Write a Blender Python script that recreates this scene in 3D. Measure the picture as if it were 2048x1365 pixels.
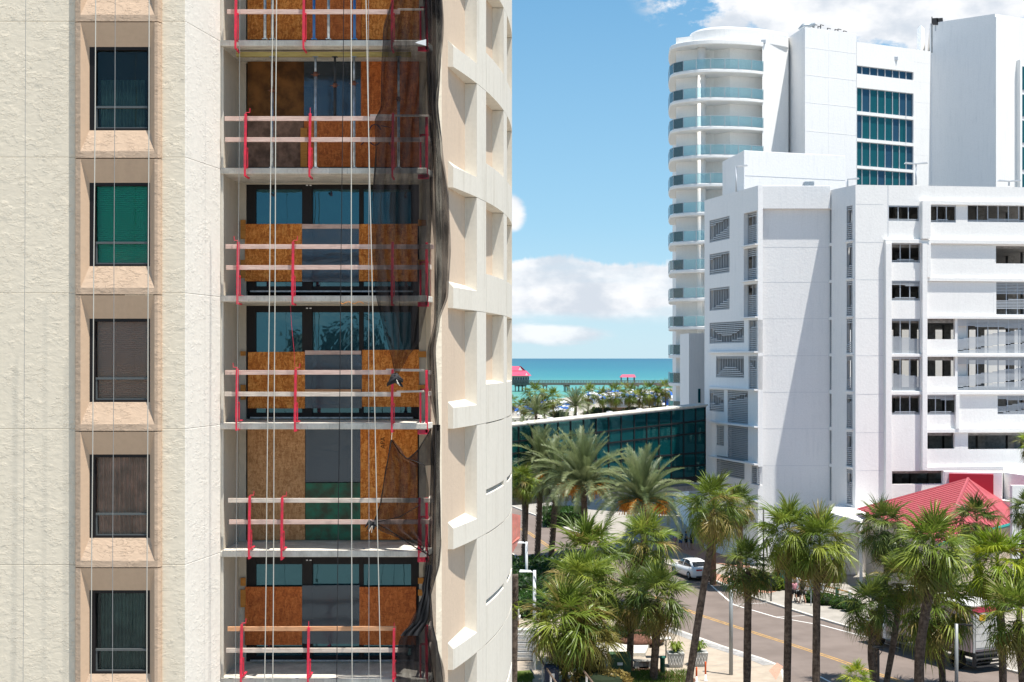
import bpy, math, random
from mathutils import Vector, Matrix, noise
random.seed(7)
R = math.radians
for o in list(bpy.data.objects): bpy.data.objects.remove(o)
SC = bpy.context.scene
COL = SC.collection
HC, F = 18.0, 2844.0            # camera height, focal length in photo pixels

# ------------------------------------------------------------------ camera, world, sun
cam = bpy.data.objects.new('camera', bpy.data.cameras.new('camera'))
COL.objects.link(cam)
cam.location = (0, 0, HC); cam.rotation_euler = (R(90), 0, 0)
cam.data.sensor_width = 36; cam.data.lens = F / 2048 * 36
cam.data.shift_y = 34.5 / 2048
cam.data.clip_start = 0.5; cam.data.clip_end = 120000
SC.camera = cam
SUNV = Vector((0.25, -0.17, 1.0)).normalized()
sun = bpy.data.objects.new('sun', bpy.data.lights.new('sun', 'SUN'))
COL.objects.link(sun)
sun.rotation_euler = SUNV.to_track_quat('Z', 'Y').to_euler()
sun.data.energy = 4.8; sun.data.angle = R(0.53); sun.data.color = (1.0, 0.955, 0.88)
SC.view_settings.view_transform = 'Standard'
SC.view_settings.look = 'None'
SC.view_settings.gamma = 1.0
SC.view_settings.exposure = 0.82
SC.render.film_transparent = False
try:
    SC.cycles.max_bounces = 8; SC.cycles.transparent_max_bounces = 24
    SC.cycles.use_denoising = True
except Exception: pass

class NT:
    """small node-tree helper"""
    def __init__(s, tree): s.t = tree; s.n = tree.nodes; s.l = tree.links
    def add(s, typ, **kw):
        nd = s.n.new(typ)
        for k, v in kw.items():
            if k.startswith('_'): setattr(nd, k[1:], v)
        return nd
    def put(s, sock, v):
        if isinstance(v, bpy.types.NodeSocket): s.l.new(v, sock)
        elif v is not None:
            if sock.type == 'RGBA' and not hasattr(v, '__len__'): v = (v, v, v, 1)
            elif sock.type == 'RGBA' and len(v) == 3: v = (*v, 1)
            sock.default_value = v
    def math(s, op, a, b=None, c=None, clamp=False):
        nd = s.n.new('ShaderNodeMath'); nd.operation = op; nd.use_clamp = clamp
        s.put(nd.inputs[0], a)
        if b is not None: s.put(nd.inputs[1], b)
        if c is not None: s.put(nd.inputs[2], c)
        return nd.outputs[0]
    def mix(s, f, a, b, blend='MIX'):
        nd = s.n.new('ShaderNodeMix'); nd.data_type = 'RGBA'; nd.blend_type = blend
        s.put(nd.inputs[0], f); s.put(nd.inputs[6], a); s.put(nd.inputs[7], b)
        return nd.outputs[2]
    def ramp(s, fac, stops):
        nd = s.n.new('ShaderNodeValToRGB'); cr = nd.color_ramp
        while len(cr.elements) < len(stops): cr.elements.new(0.5)
        for e, (p, c) in zip(cr.elements, stops):
            e.position = p; e.color = (c, c, c, 1) if not hasattr(c, '__len__') else (*c, 1)
        s.put(nd.inputs[0], fac)
        return nd.outputs[0]
    def smooth(s, x, lo, hi):
        nd = s.n.new('ShaderNodeMapRange'); nd.interpolation_type = 'SMOOTHSTEP'
        s.put(nd.inputs[0], x); nd.inputs[1].default_value = lo; nd.inputs[2].default_value = hi
        return nd.outputs[0]
    def noise(s, vec, scale, detail=4, rough=.55, dist=0.0):
        nd = s.n.new('ShaderNodeTexNoise')
        s.put(nd.inputs['Vector'], vec); nd.inputs['Scale'].default_value = scale
        nd.inputs['Detail'].default_value = detail; nd.inputs['Roughness'].default_value = rough
        nd.inputs['Distortion'].default_value = dist
        return nd.outputs[0]
    def mapping(s, vec, scale=(1, 1, 1), rot=(0, 0, 0), loc=(0, 0, 0)):
        nd = s.n.new('ShaderNodeMapping'); s.put(nd.inputs[0], vec)
        nd.inputs['Scale'].default_value = scale; nd.inputs['Rotation'].default_value = rot
        nd.inputs['Location'].default_value = loc
        return nd.outputs[0]

# world: Nishita sky with cumulus laid out by compass direction
W = bpy.data.worlds.new('World'); SC.world = W; W.use_nodes = True
W.node_tree.nodes.clear(); w = NT(W.node_tree)
sky = w.n.new('ShaderNodeTexSky'); sky.sky_type = 'NISHITA'; sky.sun_disc = False
sky.sun_elevation = math.asin(SUNV.z); sky.sun_rotation = math.atan2(SUNV.x, SUNV.y)
sky.air_density = 1.0; sky.dust_density = 0.3; sky.ozone_density = 3.0; sky.altitude = 0
tc = w.n.new('ShaderNodeTexCoord').outputs['Generated']
sep = w.n.new('ShaderNodeSeparateXYZ'); w.put(sep.inputs[0], tc)
az = w.math('MULTIPLY', w.math('ARCTAN2', sep.outputs[0], sep.outputs[1]), 57.2958)
el = w.math('MULTIPLY', w.math('ARCSINE', sep.outputs[2]), 57.2958)
comb = w.n.new('ShaderNodeCombineXYZ')
w.put(comb.inputs[0], az); w.put(comb.inputs[1], w.math('MULTIPLY', el, 1.7)); w.put(comb.inputs[2], 3.1)
cv = comb.outputs[0]
n1 = w.noise(cv, .33, 14, .62, .1)
n2 = w.noise(w.mapping(cv, (.5, 1.6, 1), loc=(4.3, 1.2, 7)), .35, 13, .60)
big = w.noise(w.mapping(tc, loc=(3.1, .4, 2.2)), 3.2, 10, .6, .2)
def ell(a0, e0, ra, re):
    x = w.math('DIVIDE', w.math('SUBTRACT', az, a0), ra); y = w.math('DIVIDE', w.math('SUBTRACT', el, e0), re)
    d = w.math('SQRT', w.math('ADD', w.math('MULTIPLY', x, x), w.math('MULTIPLY', y, y)))
    return w.math('SUBTRACT', 1.0, d, clamp=True)
# low bank all round the horizon: top edge waves with azimuth
topn = w.noise(w.mapping(cv, (1, 0.001, 1)), .22, 8, .6)
topel = w.math('ADD', 4.0, w.math('MULTIPLY', w.math('SUBTRACT', topn, .5), 2.2))
bank = w.math('MULTIPLY', w.smooth(w.math('SUBTRACT', w.math('ADD', topel, w.math('MULTIPLY', w.math('SUBTRACT', n1, .5), 1.2)), el), -.05, .2), w.smooth(w.math('ADD', el, w.math('MULTIPLY', n2, 1.6)), 1.9, 3.0))
bank = w.math('MULTIPLY', bank, w.math('ADD', .78, w.math('MULTIPLY', w.smooth(n2, .3, .6), .22)))
low = w.math('MULTIPLY', w.smooth(w.math('ADD', ell(1.2, 1.0, 4.2, .75), w.math('MULTIPLY', w.math('SUBTRACT', n2, .5), 1.3)), .28, .6), .85)
e3 = ell(15.5, 15.6, 11.5, 5.6)
c3 = w.math('MULTIPLY', w.smooth(e3, 0, .12), w.smooth(w.math('ADD', e3, w.math('MULTIPLY', w.math('SUBTRACT', n1, .5), 1.5)), .10, .27))
e4 = ell(-.1, 5.8, .95, 1.0)
c4 = w.math('MULTIPLY', w.smooth(e4, 0, .3), w.smooth(w.math('ADD', e4, w.math('MULTIPLY', w.math('SUBTRACT', n1, .5), .9)), .2, .5))
gen = w.math('MULTIPLY', w.smooth(big, .56, .68), w.smooth(el, 19, 26))
dens = w.math('MAXIMUM', w.math('MAXIMUM', bank, low), w.math('MAXIMUM', w.math('MAXIMUM', c3, c4), gen))
shade = w.smooth(w.noise(w.mapping(cv, (.9, .9, 1), loc=(.5, 1.1, 0)), .42, 7, .55), .36, .62)
ccol = w.mix(shade, (.66, .72, .80), (.97, .98, 1.0))
bgs = w.n.new('ShaderNodeBackground')
hs = w.n.new('ShaderNodeHueSaturation'); hs.inputs['Saturation'].default_value = 1.12; hs.inputs['Value'].default_value = 1.0
w.put(hs.inputs['Color'], sky.outputs[0])
grad = w.ramp(w.math('DIVIDE', el, 90.0, clamp=True), [(0.0, (4.6, 6.9, 8.4)), (.06, (2.9, 5.6, 7.7)), (.17, (1.45, 3.8, 6.3)), (.45, (.9, 2.5, 4.8)), (1.0, (.7, 1.8, 3.8))])
skc = w.mix(.72, hs.outputs[0], grad)
w.put(bgs.inputs[0], skc); bgs.inputs[1].default_value = 0.072
bgc = w.n.new('ShaderNodeBackground'); w.put(bgc.inputs[0], ccol); bgc.inputs[1].default_value = 0.60
mx = w.n.new('ShaderNodeMixShader'); w.put(mx.inputs[0], dens)
w.l.new(bgs.outputs[0], mx.inputs[1]); w.l.new(bgc.outputs[0], mx.inputs[2])
wo = w.n.new('ShaderNodeOutputWorld'); w.l.new(mx.outputs[0], wo.inputs[0])

# ------------------------------------------------------------------ materials
MATS = {}
def mat(name, color, rough=.7, metal=0.0, bump=None, cfun=None, spec=.3, alpha=None, transl=None, trans=0.0, coat=0.0):
    """cfun(nt, objcoord) -> colour socket; bump=(fun(nt,coord)->height, distance)"""
    m = bpy.data.materials.new(name); m.use_nodes = True; m.node_tree.nodes.clear(); n = NT(m.node_tree)
    out = n.n.new('ShaderNodeOutputMaterial')
    p = n.n.new('ShaderNodeBsdfPrincipled')
    co = n.n.new('ShaderNodeTexCoord').outputs['Object']
    n.put(p.inputs['Base Color'], cfun(n, co) if cfun else color)
    p.inputs['Roughness'].default_value = rough; p.inputs['Metallic'].default_value = metal
    p.inputs['Specular IOR Level'].default_value = spec
    p.inputs['Transmission Weight'].default_value = trans
    p.inputs['Coat Weight'].default_value = coat
    if alpha is not None: n.put(p.inputs['Alpha'], alpha(n, co) if callable(alpha) else alpha)
    if bump:
        b = n.n.new('ShaderNodeBump'); n.put(b.inputs['Height'], bump[0](n, co)); b.inputs['Distance'].default_value = bump[1]
        b.inputs['Strength'].default_value = 1.0
        n.l.new(b.outputs[0], p.inputs['Normal'])
    sh = p.outputs[0]
    if transl:
        t = n.n.new('ShaderNodeBsdfTranslucent'); n.put(t.inputs[0], p.inputs['Base Color'].links[0].from_socket if p.inputs['Base Color'].links else (*color, 1))
        ms = n.n.new('ShaderNodeMixShader'); ms.inputs[0].default_value = transl
        n.l.new(sh, ms.inputs[1]); n.l.new(t.outputs[0], ms.inputs[2]); sh = ms.outputs[0]
    n.l.new(sh, out.inputs[0])
    MATS[name] = m
    return m
def vary(base, amt=.12, scale=1.5, dark=None, det=6):
    def f(n, co):
        a = n.noise(co, scale, det, .6)
        lo = tuple(c * (1 - amt) for c in base) if dark is None else dark
        hi = tuple(min(1, c * (1 + amt * .6)) for c in base)
        return n.mix(n.smooth(a, .3, .7), lo, hi)
    return f
def stucco_h(n, co):
    # skip-trowel plaster: flat plateaus with torn curling ridges
    wv = n.noise(n.mapping(co, (1, 1, 2.0), rot=(0, .35, 0)), 4.2, 5, .55, .5)
    ridge = n.math('ABSOLUTE', n.math('SUBTRACT', wv, .5))
    r = n.math('ADD', n.smooth(wv, .50, .525), n.math('MULTIPLY', n.smooth(n.noise(n.mapping(co, (1, 1, 2.4), rot=(0, -.3, 0), loc=(3, 1, 5)), 6.5, 5, .55, .4), .56, .58), .7))
    msk = n.smooth(n.noise(co, 2.6, 3), .42, .6)
    fine = n.noise(co, 60, 4, .6)
    return n.math('ADD', n.math('ADD', n.math('MULTIPLY', r, n.math('MULTIPLY', msk, .5)), n.math('MULTIPLY', fine, .12)),
                  n.math('MULTIPLY', n.noise(n.mapping(co, (1, 1, 1.8)), 5, 4, .5, .6), .8))
def streaks(base, dirt, amt=.5):
    def f(n, co):
        s = n.noise(n.mapping(co, (2.5, 2.5, .18)), 1.6, 6, .6)
        b = n.noise(co, .7, 5, .6)
        k = n.math('MULTIPLY', n.math('MULTIPLY', n.smooth(s, .45, .75), amt), n.smooth(b, .3, .7))
        g = n.noise(co, 9, 5, .6)
        col = n.mix(n.math('MULTIPLY', n.smooth(g, .35, .7), .35), base, tuple(c * .84 for c in base))
        return n.mix(k, col, dirt)
    return f
mat('cream_stucco', None, .92, bump=(stucco_h, .009), cfun=streaks((.77, .68, .54), (.60, .53, .42), .3))
mat('sunlit_stucco', None, .92, bump=(stucco_h, .006), cfun=streaks((.79, .75, .68), (.66, .61, .53), .3))  # whiter copy of the cream stucco: the angled wall's extra sun put into colour
mat('tan_stucco', None, .92, bump=(stucco_h, .014), cfun=streaks((.53, .39, .28), (.42, .30, .215), .45))
mat('tan_smooth', None, .92, bump=(lambda n, c: n.noise(c, 40, 4), .003), cfun=streaks((.56, .40, .275), (.44, .31, .22), .4))
mat('peach_stucco', None, .92, bump=(lambda n, c: n.noise(n.mapping(c, (1, 1, .45)), 26, 5, .65), .014), cfun=streaks((.62, .49, .37), (.48, .37, .28), .5))
mat('shaded_stucco', None, .92, bump=(lambda n, c: n.noise(c, 22, 5, .65), .008), cfun=streaks((.50, .45, .37), (.38, .34, .28), .5))  # darker stucco copy: shade of the recessed balcony walls put into the colour
mat('precast', None, .88, bump=(lambda n, c: n.noise(c, 55, 5, .7), .005), cfun=streaks((.68, .64, .56), (.44, .39, .31), .6))
def conc(n, co):
    a = n.noise(co, 2.4, 8, .65); b = n.noise(n.mapping(co, (6, 1, 1)), 5, 6, .7)
    c = n.mix(n.smooth(a, .35, .7), (.50, .47, .41), (.68, .65, .58))
    return n.mix(n.math('MULTIPLY', n.smooth(b, .52, .75), .75), c, (.27, .255, .24))
mat('concrete', None, .9, bump=(lambda n, c: n.noise(c, 30, 6, .7), .006), cfun=conc)
mat('concrete_dark', None, .9, cfun=vary((.30, .29, .28), .3, 3))
mat('sidewalk', None, .9, bump=(lambda n, c: n.noise(c, 20, 4), .004), cfun=vary((.37, .31, .245), .14, 1.2))
mat('sidewalk_grey', None, .9, cfun=vary((.31, .285, .25), .16, .8))
mat('kerb', None, .9, cfun=vary((.52, .49, .44), .15, 2))
def asph(n, co):
    a = n.noise(co, .35, 6, .6); g = n.noise(co, 40, 3)
    c = n.mix(n.smooth(a, .3, .7), (.145, .115, .099), (.19, .153, .133))
    c = n.mix(n.math('MULTIPLY', n.smooth(n.noise(n.mapping(co, (1, .15, 1), rot=(0, 0, .35)), .8, 5), .55, .75), .3), c, (.08, .07, .066))
    return n.mix(n.math('MULTIPLY', n.smooth(g, .5, .7), .2), c, (.13, .12, .11))
mat('asphalt', None, .9, cfun=asph)
def brickp(n, co):
    b = n.n.new('ShaderNodeTexBrick'); n.put(b.inputs[0], co); b.inputs['Scale'].default_value = 4
    b.inputs['Color1'].default_value = (.42, .17, .11, 1); b.inputs['Color2'].default_value = (.5, .24, .16, 1); b.inputs['Mortar'].default_value = (.45, .36, .3, 1)
    return b.outputs[0]
mat('brick_paving', None, .9, cfun=brickp)
mat('paint_white', (.7, .69, .66), .7); mat('paint_yellow', None, .8, cfun=vary((.46, .27, .08), .3, 2))
mat('white_wall', None, .8, bump=(lambda n, c: n.noise(c, 5, 6), .012), cfun=streaks((.82, .815, .81), (.64, .65, .66), .5))
mat('white_wall_warm', None, .8, bump=(lambda n, c: n.noise(c, 5, 6), .012), cfun=streaks((.85, .84, .82), (.70, .69, .67), .45))
mat('dark_frame', (.010, .008, .008), .5, spec=.25)
mat('black', (.012, .012, .014), .6)
mat('louvre', (.42, .44, .47), .5, .1); mat('louvre_light', (.45, .48, .52), .5, .2)
def glassmat(name, tint, refl_rough=.02, see=.35, ior_boost=.25, rc=(.8, .95, 1.0), tc=None, wrinkle=(.8, .006)):
    m = bpy.data.materials.new(name); m.use_nodes = True; m.node_tree.nodes.clear(); n = NT(m.node_tree)
    out = n.n.new('ShaderNodeOutputMaterial'); d = n.n.new('ShaderNodeBsdfDiffuse'); n.put(d.inputs[0], tint)
    t = n.n.new('ShaderNodeBsdfTransparent'); n.put(t.inputs[0], tc or tuple(min(1, c * .6 + .45) for c in tint))
    g = n.n.new('ShaderNodeBsdfGlossy'); g.inputs['Roughness'].default_value = refl_rough
    n.put(g.inputs[0], rc)
    fr = n.n.new('ShaderNodeFresnel'); fr.inputs[0].default_value = 1.5
    co = n.n.new('ShaderNodeTexCoord').outputs['Object']
    bm = n.n.new('ShaderNodeBump'); n.put(bm.inputs['Height'], n.noise(co, wrinkle[0], 4, .5, .6)); bm.inputs['Distance'].default_value = wrinkle[1]
    n.l.new(bm.outputs[0], g.inputs['Normal'])
    m1 = n.n.new('ShaderNodeMixShader'); m1.inputs[0].default_value = see
    n.l.new(d.outputs[0], m1.inputs[1]); n.l.new(t.outputs[0], m1.inputs[2])
    m2 = n.n.new('ShaderNodeMixShader'); n.put(m2.inputs[0], n.math('ADD', fr.outputs[0], ior_boost, clamp=True))
    n.l.new(m1.outputs[0], m2.inputs[1]); n.l.new(g.outputs[0], m2.inputs[2]); n.l.new(m2.outputs[0], out.inputs[0])
    MATS[name] = m; return m
glassmat('glass_dark', (.01, .03, .035), see=.93, ior_boost=.0, rc=(.35, .42, .45), tc=(.92, .93, .90))
glassmat('glass_door', (.006, .035, .045), see=.15, ior_boost=.10, rc=(.35, .75, .9))
glassmat('glass_hotel', (.008, .075, .09), see=.05, ior_boost=.02, rc=(.3, .8, .85))
glassmat('glass_hotel_blue', (.02, .06, .10), see=.05, ior_boost=.02, rc=(.3, .6, .85))
glassmat('glass_bridge', (.004, .085, .092), see=.45, ior_boost=.04, rc=(.35, .7, .72), tc=(.30, .62, .62))
glassmat('glass_rail', (.50, .74, .74), see=.88, ior_boost=.03, tc=(.84, .95, .95))
glassmat('poly_sheet', (.05, .065, .085), .14, see=.5, ior_boost=.06, rc=(.5, .6, .7), wrinkle=(1.1, .02))
def osb(c0, c1, c2):
    def f(n, co0):
        nn = n.n.new('ShaderNodeTexNoise'); n.put(nn.inputs['Vector'], co0); nn.inputs['Scale'].default_value = 9; nn.inputs['Detail'].default_value = 3
        va = n.n.new('ShaderNodeVectorMath'); va.operation = 'MULTIPLY_ADD'; n.put(va.inputs[0], nn.outputs['Color']); va.inputs[1].default_value = (.16, .16, .16); n.put(va.inputs[2], co0)
        co = va.outputs[0]
        v = n.n.new('ShaderNodeTexVoronoi'); n.put(v.inputs['Vector'], n.mapping(co, (2.6, 1, .55), rot=(0, .5, 0)))
        v.inputs['Scale'].default_value = 15; v.inputs['Randomness'].default_value = 1
        s = n.n.new('ShaderNodeSeparateColor'); n.put(s.inputs[0], v.outputs['Color'])
        v2 = n.n.new('ShaderNodeTexVoronoi'); n.put(v2.inputs['Vector'], n.mapping(co, (.5, 1, 2.4), rot=(0, -1.0, 0))); v2.inputs['Scale'].default_value = 18
        s2 = n.n.new('ShaderNodeSeparateColor'); n.put(s2.inputs[0], v2.outputs['Color'])
        k = n.math('ADD', n.math('MULTIPLY', s.outputs[0], .6), n.math('MULTIPLY', s2.outputs[0], .4))
        c = n.ramp(k, [(0.1, c0), (.5, c1), (.9, c2)])
        st = n.smooth(n.noise(co, 1.6, 6, .6), .45, .75)
        return n.mix(n.math('MULTIPLY', st, .3), c, tuple(x * .5 for x in c0))
    return f
mat('osb_orange', None, .8, cfun=osb((.38, .10, .016), (.62, .20, .034), (.82, .35, .085)))
mat('osb_red', None, .8, cfun=osb((.30, .075, .018), (.48, .125, .028), (.60, .19, .05)))
mat('osb_pale', None, .8, cfun=osb((.32, .15, .06), (.46, .24, .105), (.58, .33, .16)))
mat('ply_dark', None, .8, cfun=vary((.15, .062, .016), .6, 2.5))
mat('ply_grey', None, .8, cfun=vary((.22, .13, .09), .5, 5))
mat('ply_green', None, .6, cfun=vary((.02, .13, .075), .45, 3, dark=(.05, .06, .035)))
def grain(c, d):
    def f(n, co):
        g = n.noise(n.mapping(co, (.6, 8, 14)), 5, 5, .65, .4)
        b = n.noise(n.mapping(co, (3, 3, 3)), 1.2, 3)
        cc = n.mix(n.smooth(g, .35, .65), d, c)
        return n.mix(n.math('MULTIPLY', n.smooth(b, .5, .7), .35), cc, tuple(x * .62 for x in d))
    return f
mat('lumber', None, .85, cfun=grain((.68, .50, .43), (.50, .34, .29)))
mat('lumber_warm', None, .85, cfun=grain((.66, .36, .20), (.48, .24, .12)))
mat('lumber_pale', None, .85, cfun=grain((.66, .58, .50), (.48, .40, .34)))
mat('lumber_orange', None, .85, cfun=grain((.56, .25, .06), (.42, .17, .035)))
mat('treated_wood', None, .85, cfun=grain((.44, .36, .14), (.30, .24, .09)))
mat('red_steel', None, .5, cfun=vary((.68, .02, .06), .22, 6, dark=(.42, .03, .05)), spec=.4)
mat('galv', None, .4, .55, cfun=vary((.36, .40, .43), .35, 9))
mat('rust', None, .8, cfun=vary((.16, .06, .035), .5, 14))
mat('blue_paint', (.03, .12, .30), .5)
mat('rope_white', None, .9, cfun=lambda n, co: n.mix(n.smooth(n.math('SINE', n.math('MULTIPLY', n.math('ADD', n.mapping(co, (0, 0, 1)), 0), 1)), -1, 1), (.50, .47, .41), (.58, .55, .48)))
mat('rope_grey', (.30, .30, .29), .7); mat('rope_black', (.02, .02, .022), .8); mat('cord_orange', (.6, .22, .03), .8)
def netm():
    m = bpy.data.materials.new('net'); m.use_nodes = True; m.node_tree.nodes.clear(); n = NT(m.node_tree)
    out = n.n.new('ShaderNodeOutputMaterial'); d = n.n.new('ShaderNodeBsdfPrincipled'); d.inputs['Base Color'].default_value = (.016, .014, .015, 1)
    d.inputs['Roughness'].default_value = .55; d.inputs['Specular IOR Level'].default_value = .12
    t = n.n.new('ShaderNodeBsdfTransparent'); ms = n.n.new('ShaderNodeMixShader')
    co = n.n.new('ShaderNodeTexCoord').outputs['Object']
    a = n.noise(n.mapping(co, (1.5, 1.5, .5)), 2.2, 5, .6)
    n.put(ms.inputs[0], n.math('ADD', .55, n.math('MULTIPLY', n.smooth(a, .4, .65), .25)))
    n.l.new(t.outputs[0], ms.inputs[1]); n.l.new(d.outputs[0], ms.inputs[2]); n.l.new(ms.outputs[0], out.inputs[0])
    MATS['net'] = m
netm()
mat('net_solid', (.02, .02, .022), .7)
mat('blind_green', None, .7, cfun=lambda n, c: n.mix(n.noise(c, 2, 4), (.0, .66, .44), (.01, .75, .52)))
mat('blind_brown', (.85, .52, .43), .6); mat('curtain_brown', None, .8, cfun=vary((.75, .46, .38), .3, 3))
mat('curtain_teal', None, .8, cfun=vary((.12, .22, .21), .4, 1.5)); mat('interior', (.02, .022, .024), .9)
mat('window_grey', (.11, .12, .12), .4, .3)
def leafm(name, c0, c1, c2, tr=.35, spec=.35):
    def f(n, co):
        oi = n.n.new('ShaderNodeObjectInfo').outputs['Random']
        b = n.noise(co, 1.4, 3)
        k = n.math('ADD', n.math('MULTIPLY', oi, .65), n.math('MULTIPLY', b, .35))
        return n.ramp(k, [(.12, c0), (.5, c1), (.88, c2)])
    return mat(name, (.1, .1, .1), .42, cfun=f, transl=tr, spec=spec)
leafm('sabal_green', (.065, .105, .014), (.16, .225, .03), (.31, .35, .058))
leafm('sabal_dark', (.04, .07, .014), (.10, .145, .026), (.19, .23, .042))
leafm('sabal_yellow', (.12, .20, .015), (.24, .32, .02), (.38, .40, .03))
leafm('sabal_old', (.12, .13, .03), (.22, .19, .05), (.30, .22, .07))
leafm('dead_frond', (.16, .10, .06), (.26, .17, .10), (.34, .24, .16), .2)
leafm('date_green', (.085, .12, .045), (.16, .20, .085), (.28, .31, .15))
leafm('shrub', (.02, .05, .01), (.04, .10, .015), (.08, .16, .02)); leafm('shrub_lime', (.08, .14, .015), (.14, .2, .02), (.2, .26, .03))
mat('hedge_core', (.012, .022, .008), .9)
def bark(n, co):
    w1 = n.math('SINE', n.math('MULTIPLY', n.sepz(co), 30))
    return n.mix(n.smooth(n.math('ADD', n.noise(co, 5, 6, .7), n.math('MULTIPLY', w1, .02)), .35, .7), (.05, .036, .028), (.15, .115, .09))
def sepz(s, co):
    q = s.n.new('ShaderNodeSeparateXYZ'); s.put(q.inputs[0], co); return q.outputs[2]
NT.sepz = sepz
mat('bark', None, .95, bump=(lambda n, c: n.noise(n.mapping(c, (1, 1, 3)), 9, 5), .015), cfun=bark)
mat('bark_date', None, .95, cfun=vary((.13, .09, .065), .5, 5)); mat('bark_red', None, .95, cfun=vary((.22, .12, .075), .4, 5))
mat('date_fruit', None, .7, cfun=vary((.62, .24, .03), .4, 5))
mat('car_white', (.78, .78, .78), .25, spec=.5, coat=.5); mat('tyre', (.02, .02, .02), .85); mat('rim', (.5, .5, .52), .3, .8)
mat('car_glass', (.012, .014, .016), .05, spec=.6); mat('tail_red', (.35, .01, .015), .3); mat('plate', (.55, .6, .5), .5)
mat('truck_pink', None, .5, cfun=vary((.52, .38, .37), .12, 2)); mat('truck_roof', (.55, .54, .52), .6); mat('truck_grey', (.38, .38, .38), .5)
mat('steel_dark', (.03, .03, .032), .5); mat('yellow', (.75, .42, .02), .5); mat('pink_red', (.55, .04, .10), .5)
mat('roof_red', None, .55, cfun=vary((.36, .075, .09), .12, 1), spec=.3); mat('roof_red_dark', (.42, .022, .04), .5); mat('roof_seam', (.40, .08, .09), .5)
mat('teal', (.02, .22, .2), .6); mat('warm_wall', None, .85, cfun=vary((.55, .45, .36), .1, 1)); mat('orange_wall', (.55, .26, .06), .8)
mat('pole_grey', (.30, .32, .33), .5, .4); mat('pole_white', (.62, .64, .66), .5); mat('sign_white', (.75, .75, .75), .5); mat('sign_red', (.5, .02, .02), .5)
mat('util_green', None, .6, cfun=vary((.05, .105, .05), .2, 3)); mat('util_teal', (.02, .12, .09), .6); mat('orange_plastic', (.72, .12, .03), .6)
mat('bin_blue', (.012, .022, .05), .5); mat('planter', None, .8, cfun=vary((.42, .42, .41), .15, 4)); mat('mulch', None, .95, cfun=vary((.14, .065, .045), .4, 6))
mat('rock', None, .9, cfun=vary((.46, .42, .37), .25, 3)); mat('coral_cloth', None, .8, cfun=vary((.60, .20, .16), .2, 3)); mat('grass', None, .95, cfun=vary((.10, .13, .03), .4, 4))
mat('skin', (.42, .24, .16), .6); mat('hair', (.03, .02, .015), .7); mat('cloth_black', (.015, .015, .018), .9); mat('cloth_white', (.6, .6, .6), .9); mat('cloth_blue', (.03, .08, .25), .9); mat('cloth_pink', (.55, .25, .3), .9)
mat('sand', None, .95, cfun=vary((.36, .33, .28), .2, .05)); mat('umb_blue', (.01, .13, .55), .7); mat('umb_white', (.72, .74, .76), .7); mat('umb_red', (.5, .03, .06), .7)
mat('pier_wood', None, .9, cfun=vary((.15, .135, .12), .2, .5)); mat('pier_wall', (.42, .40, .37), .8); mat('pier_roof', (.50, .07, .13), .6); mat('hedge_brown', None, .95, cfun=vary((.13, .075, .05), .5, .6))
mat('ink', (.06, .025, .01), .8); mat('ink_blue', (.01, .02, .06), .8)
# ------------------------------------------------------------------ geometry helpers
def P(px, py, Y):
    return Vector(((px - 1024) / F * Y, Y, HC - (py - 717) / F * Y))
def XY(px, Y): return ((px - 1024) / F * Y, Y)
def Z(py, Y): return HC - (py - 717) / F * Y
def G(px, py, z=0.0):
    Y = (HC - z) * F / (py - 717)
    return Vector(((px - 1024) / F * Y, Y, z))

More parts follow.
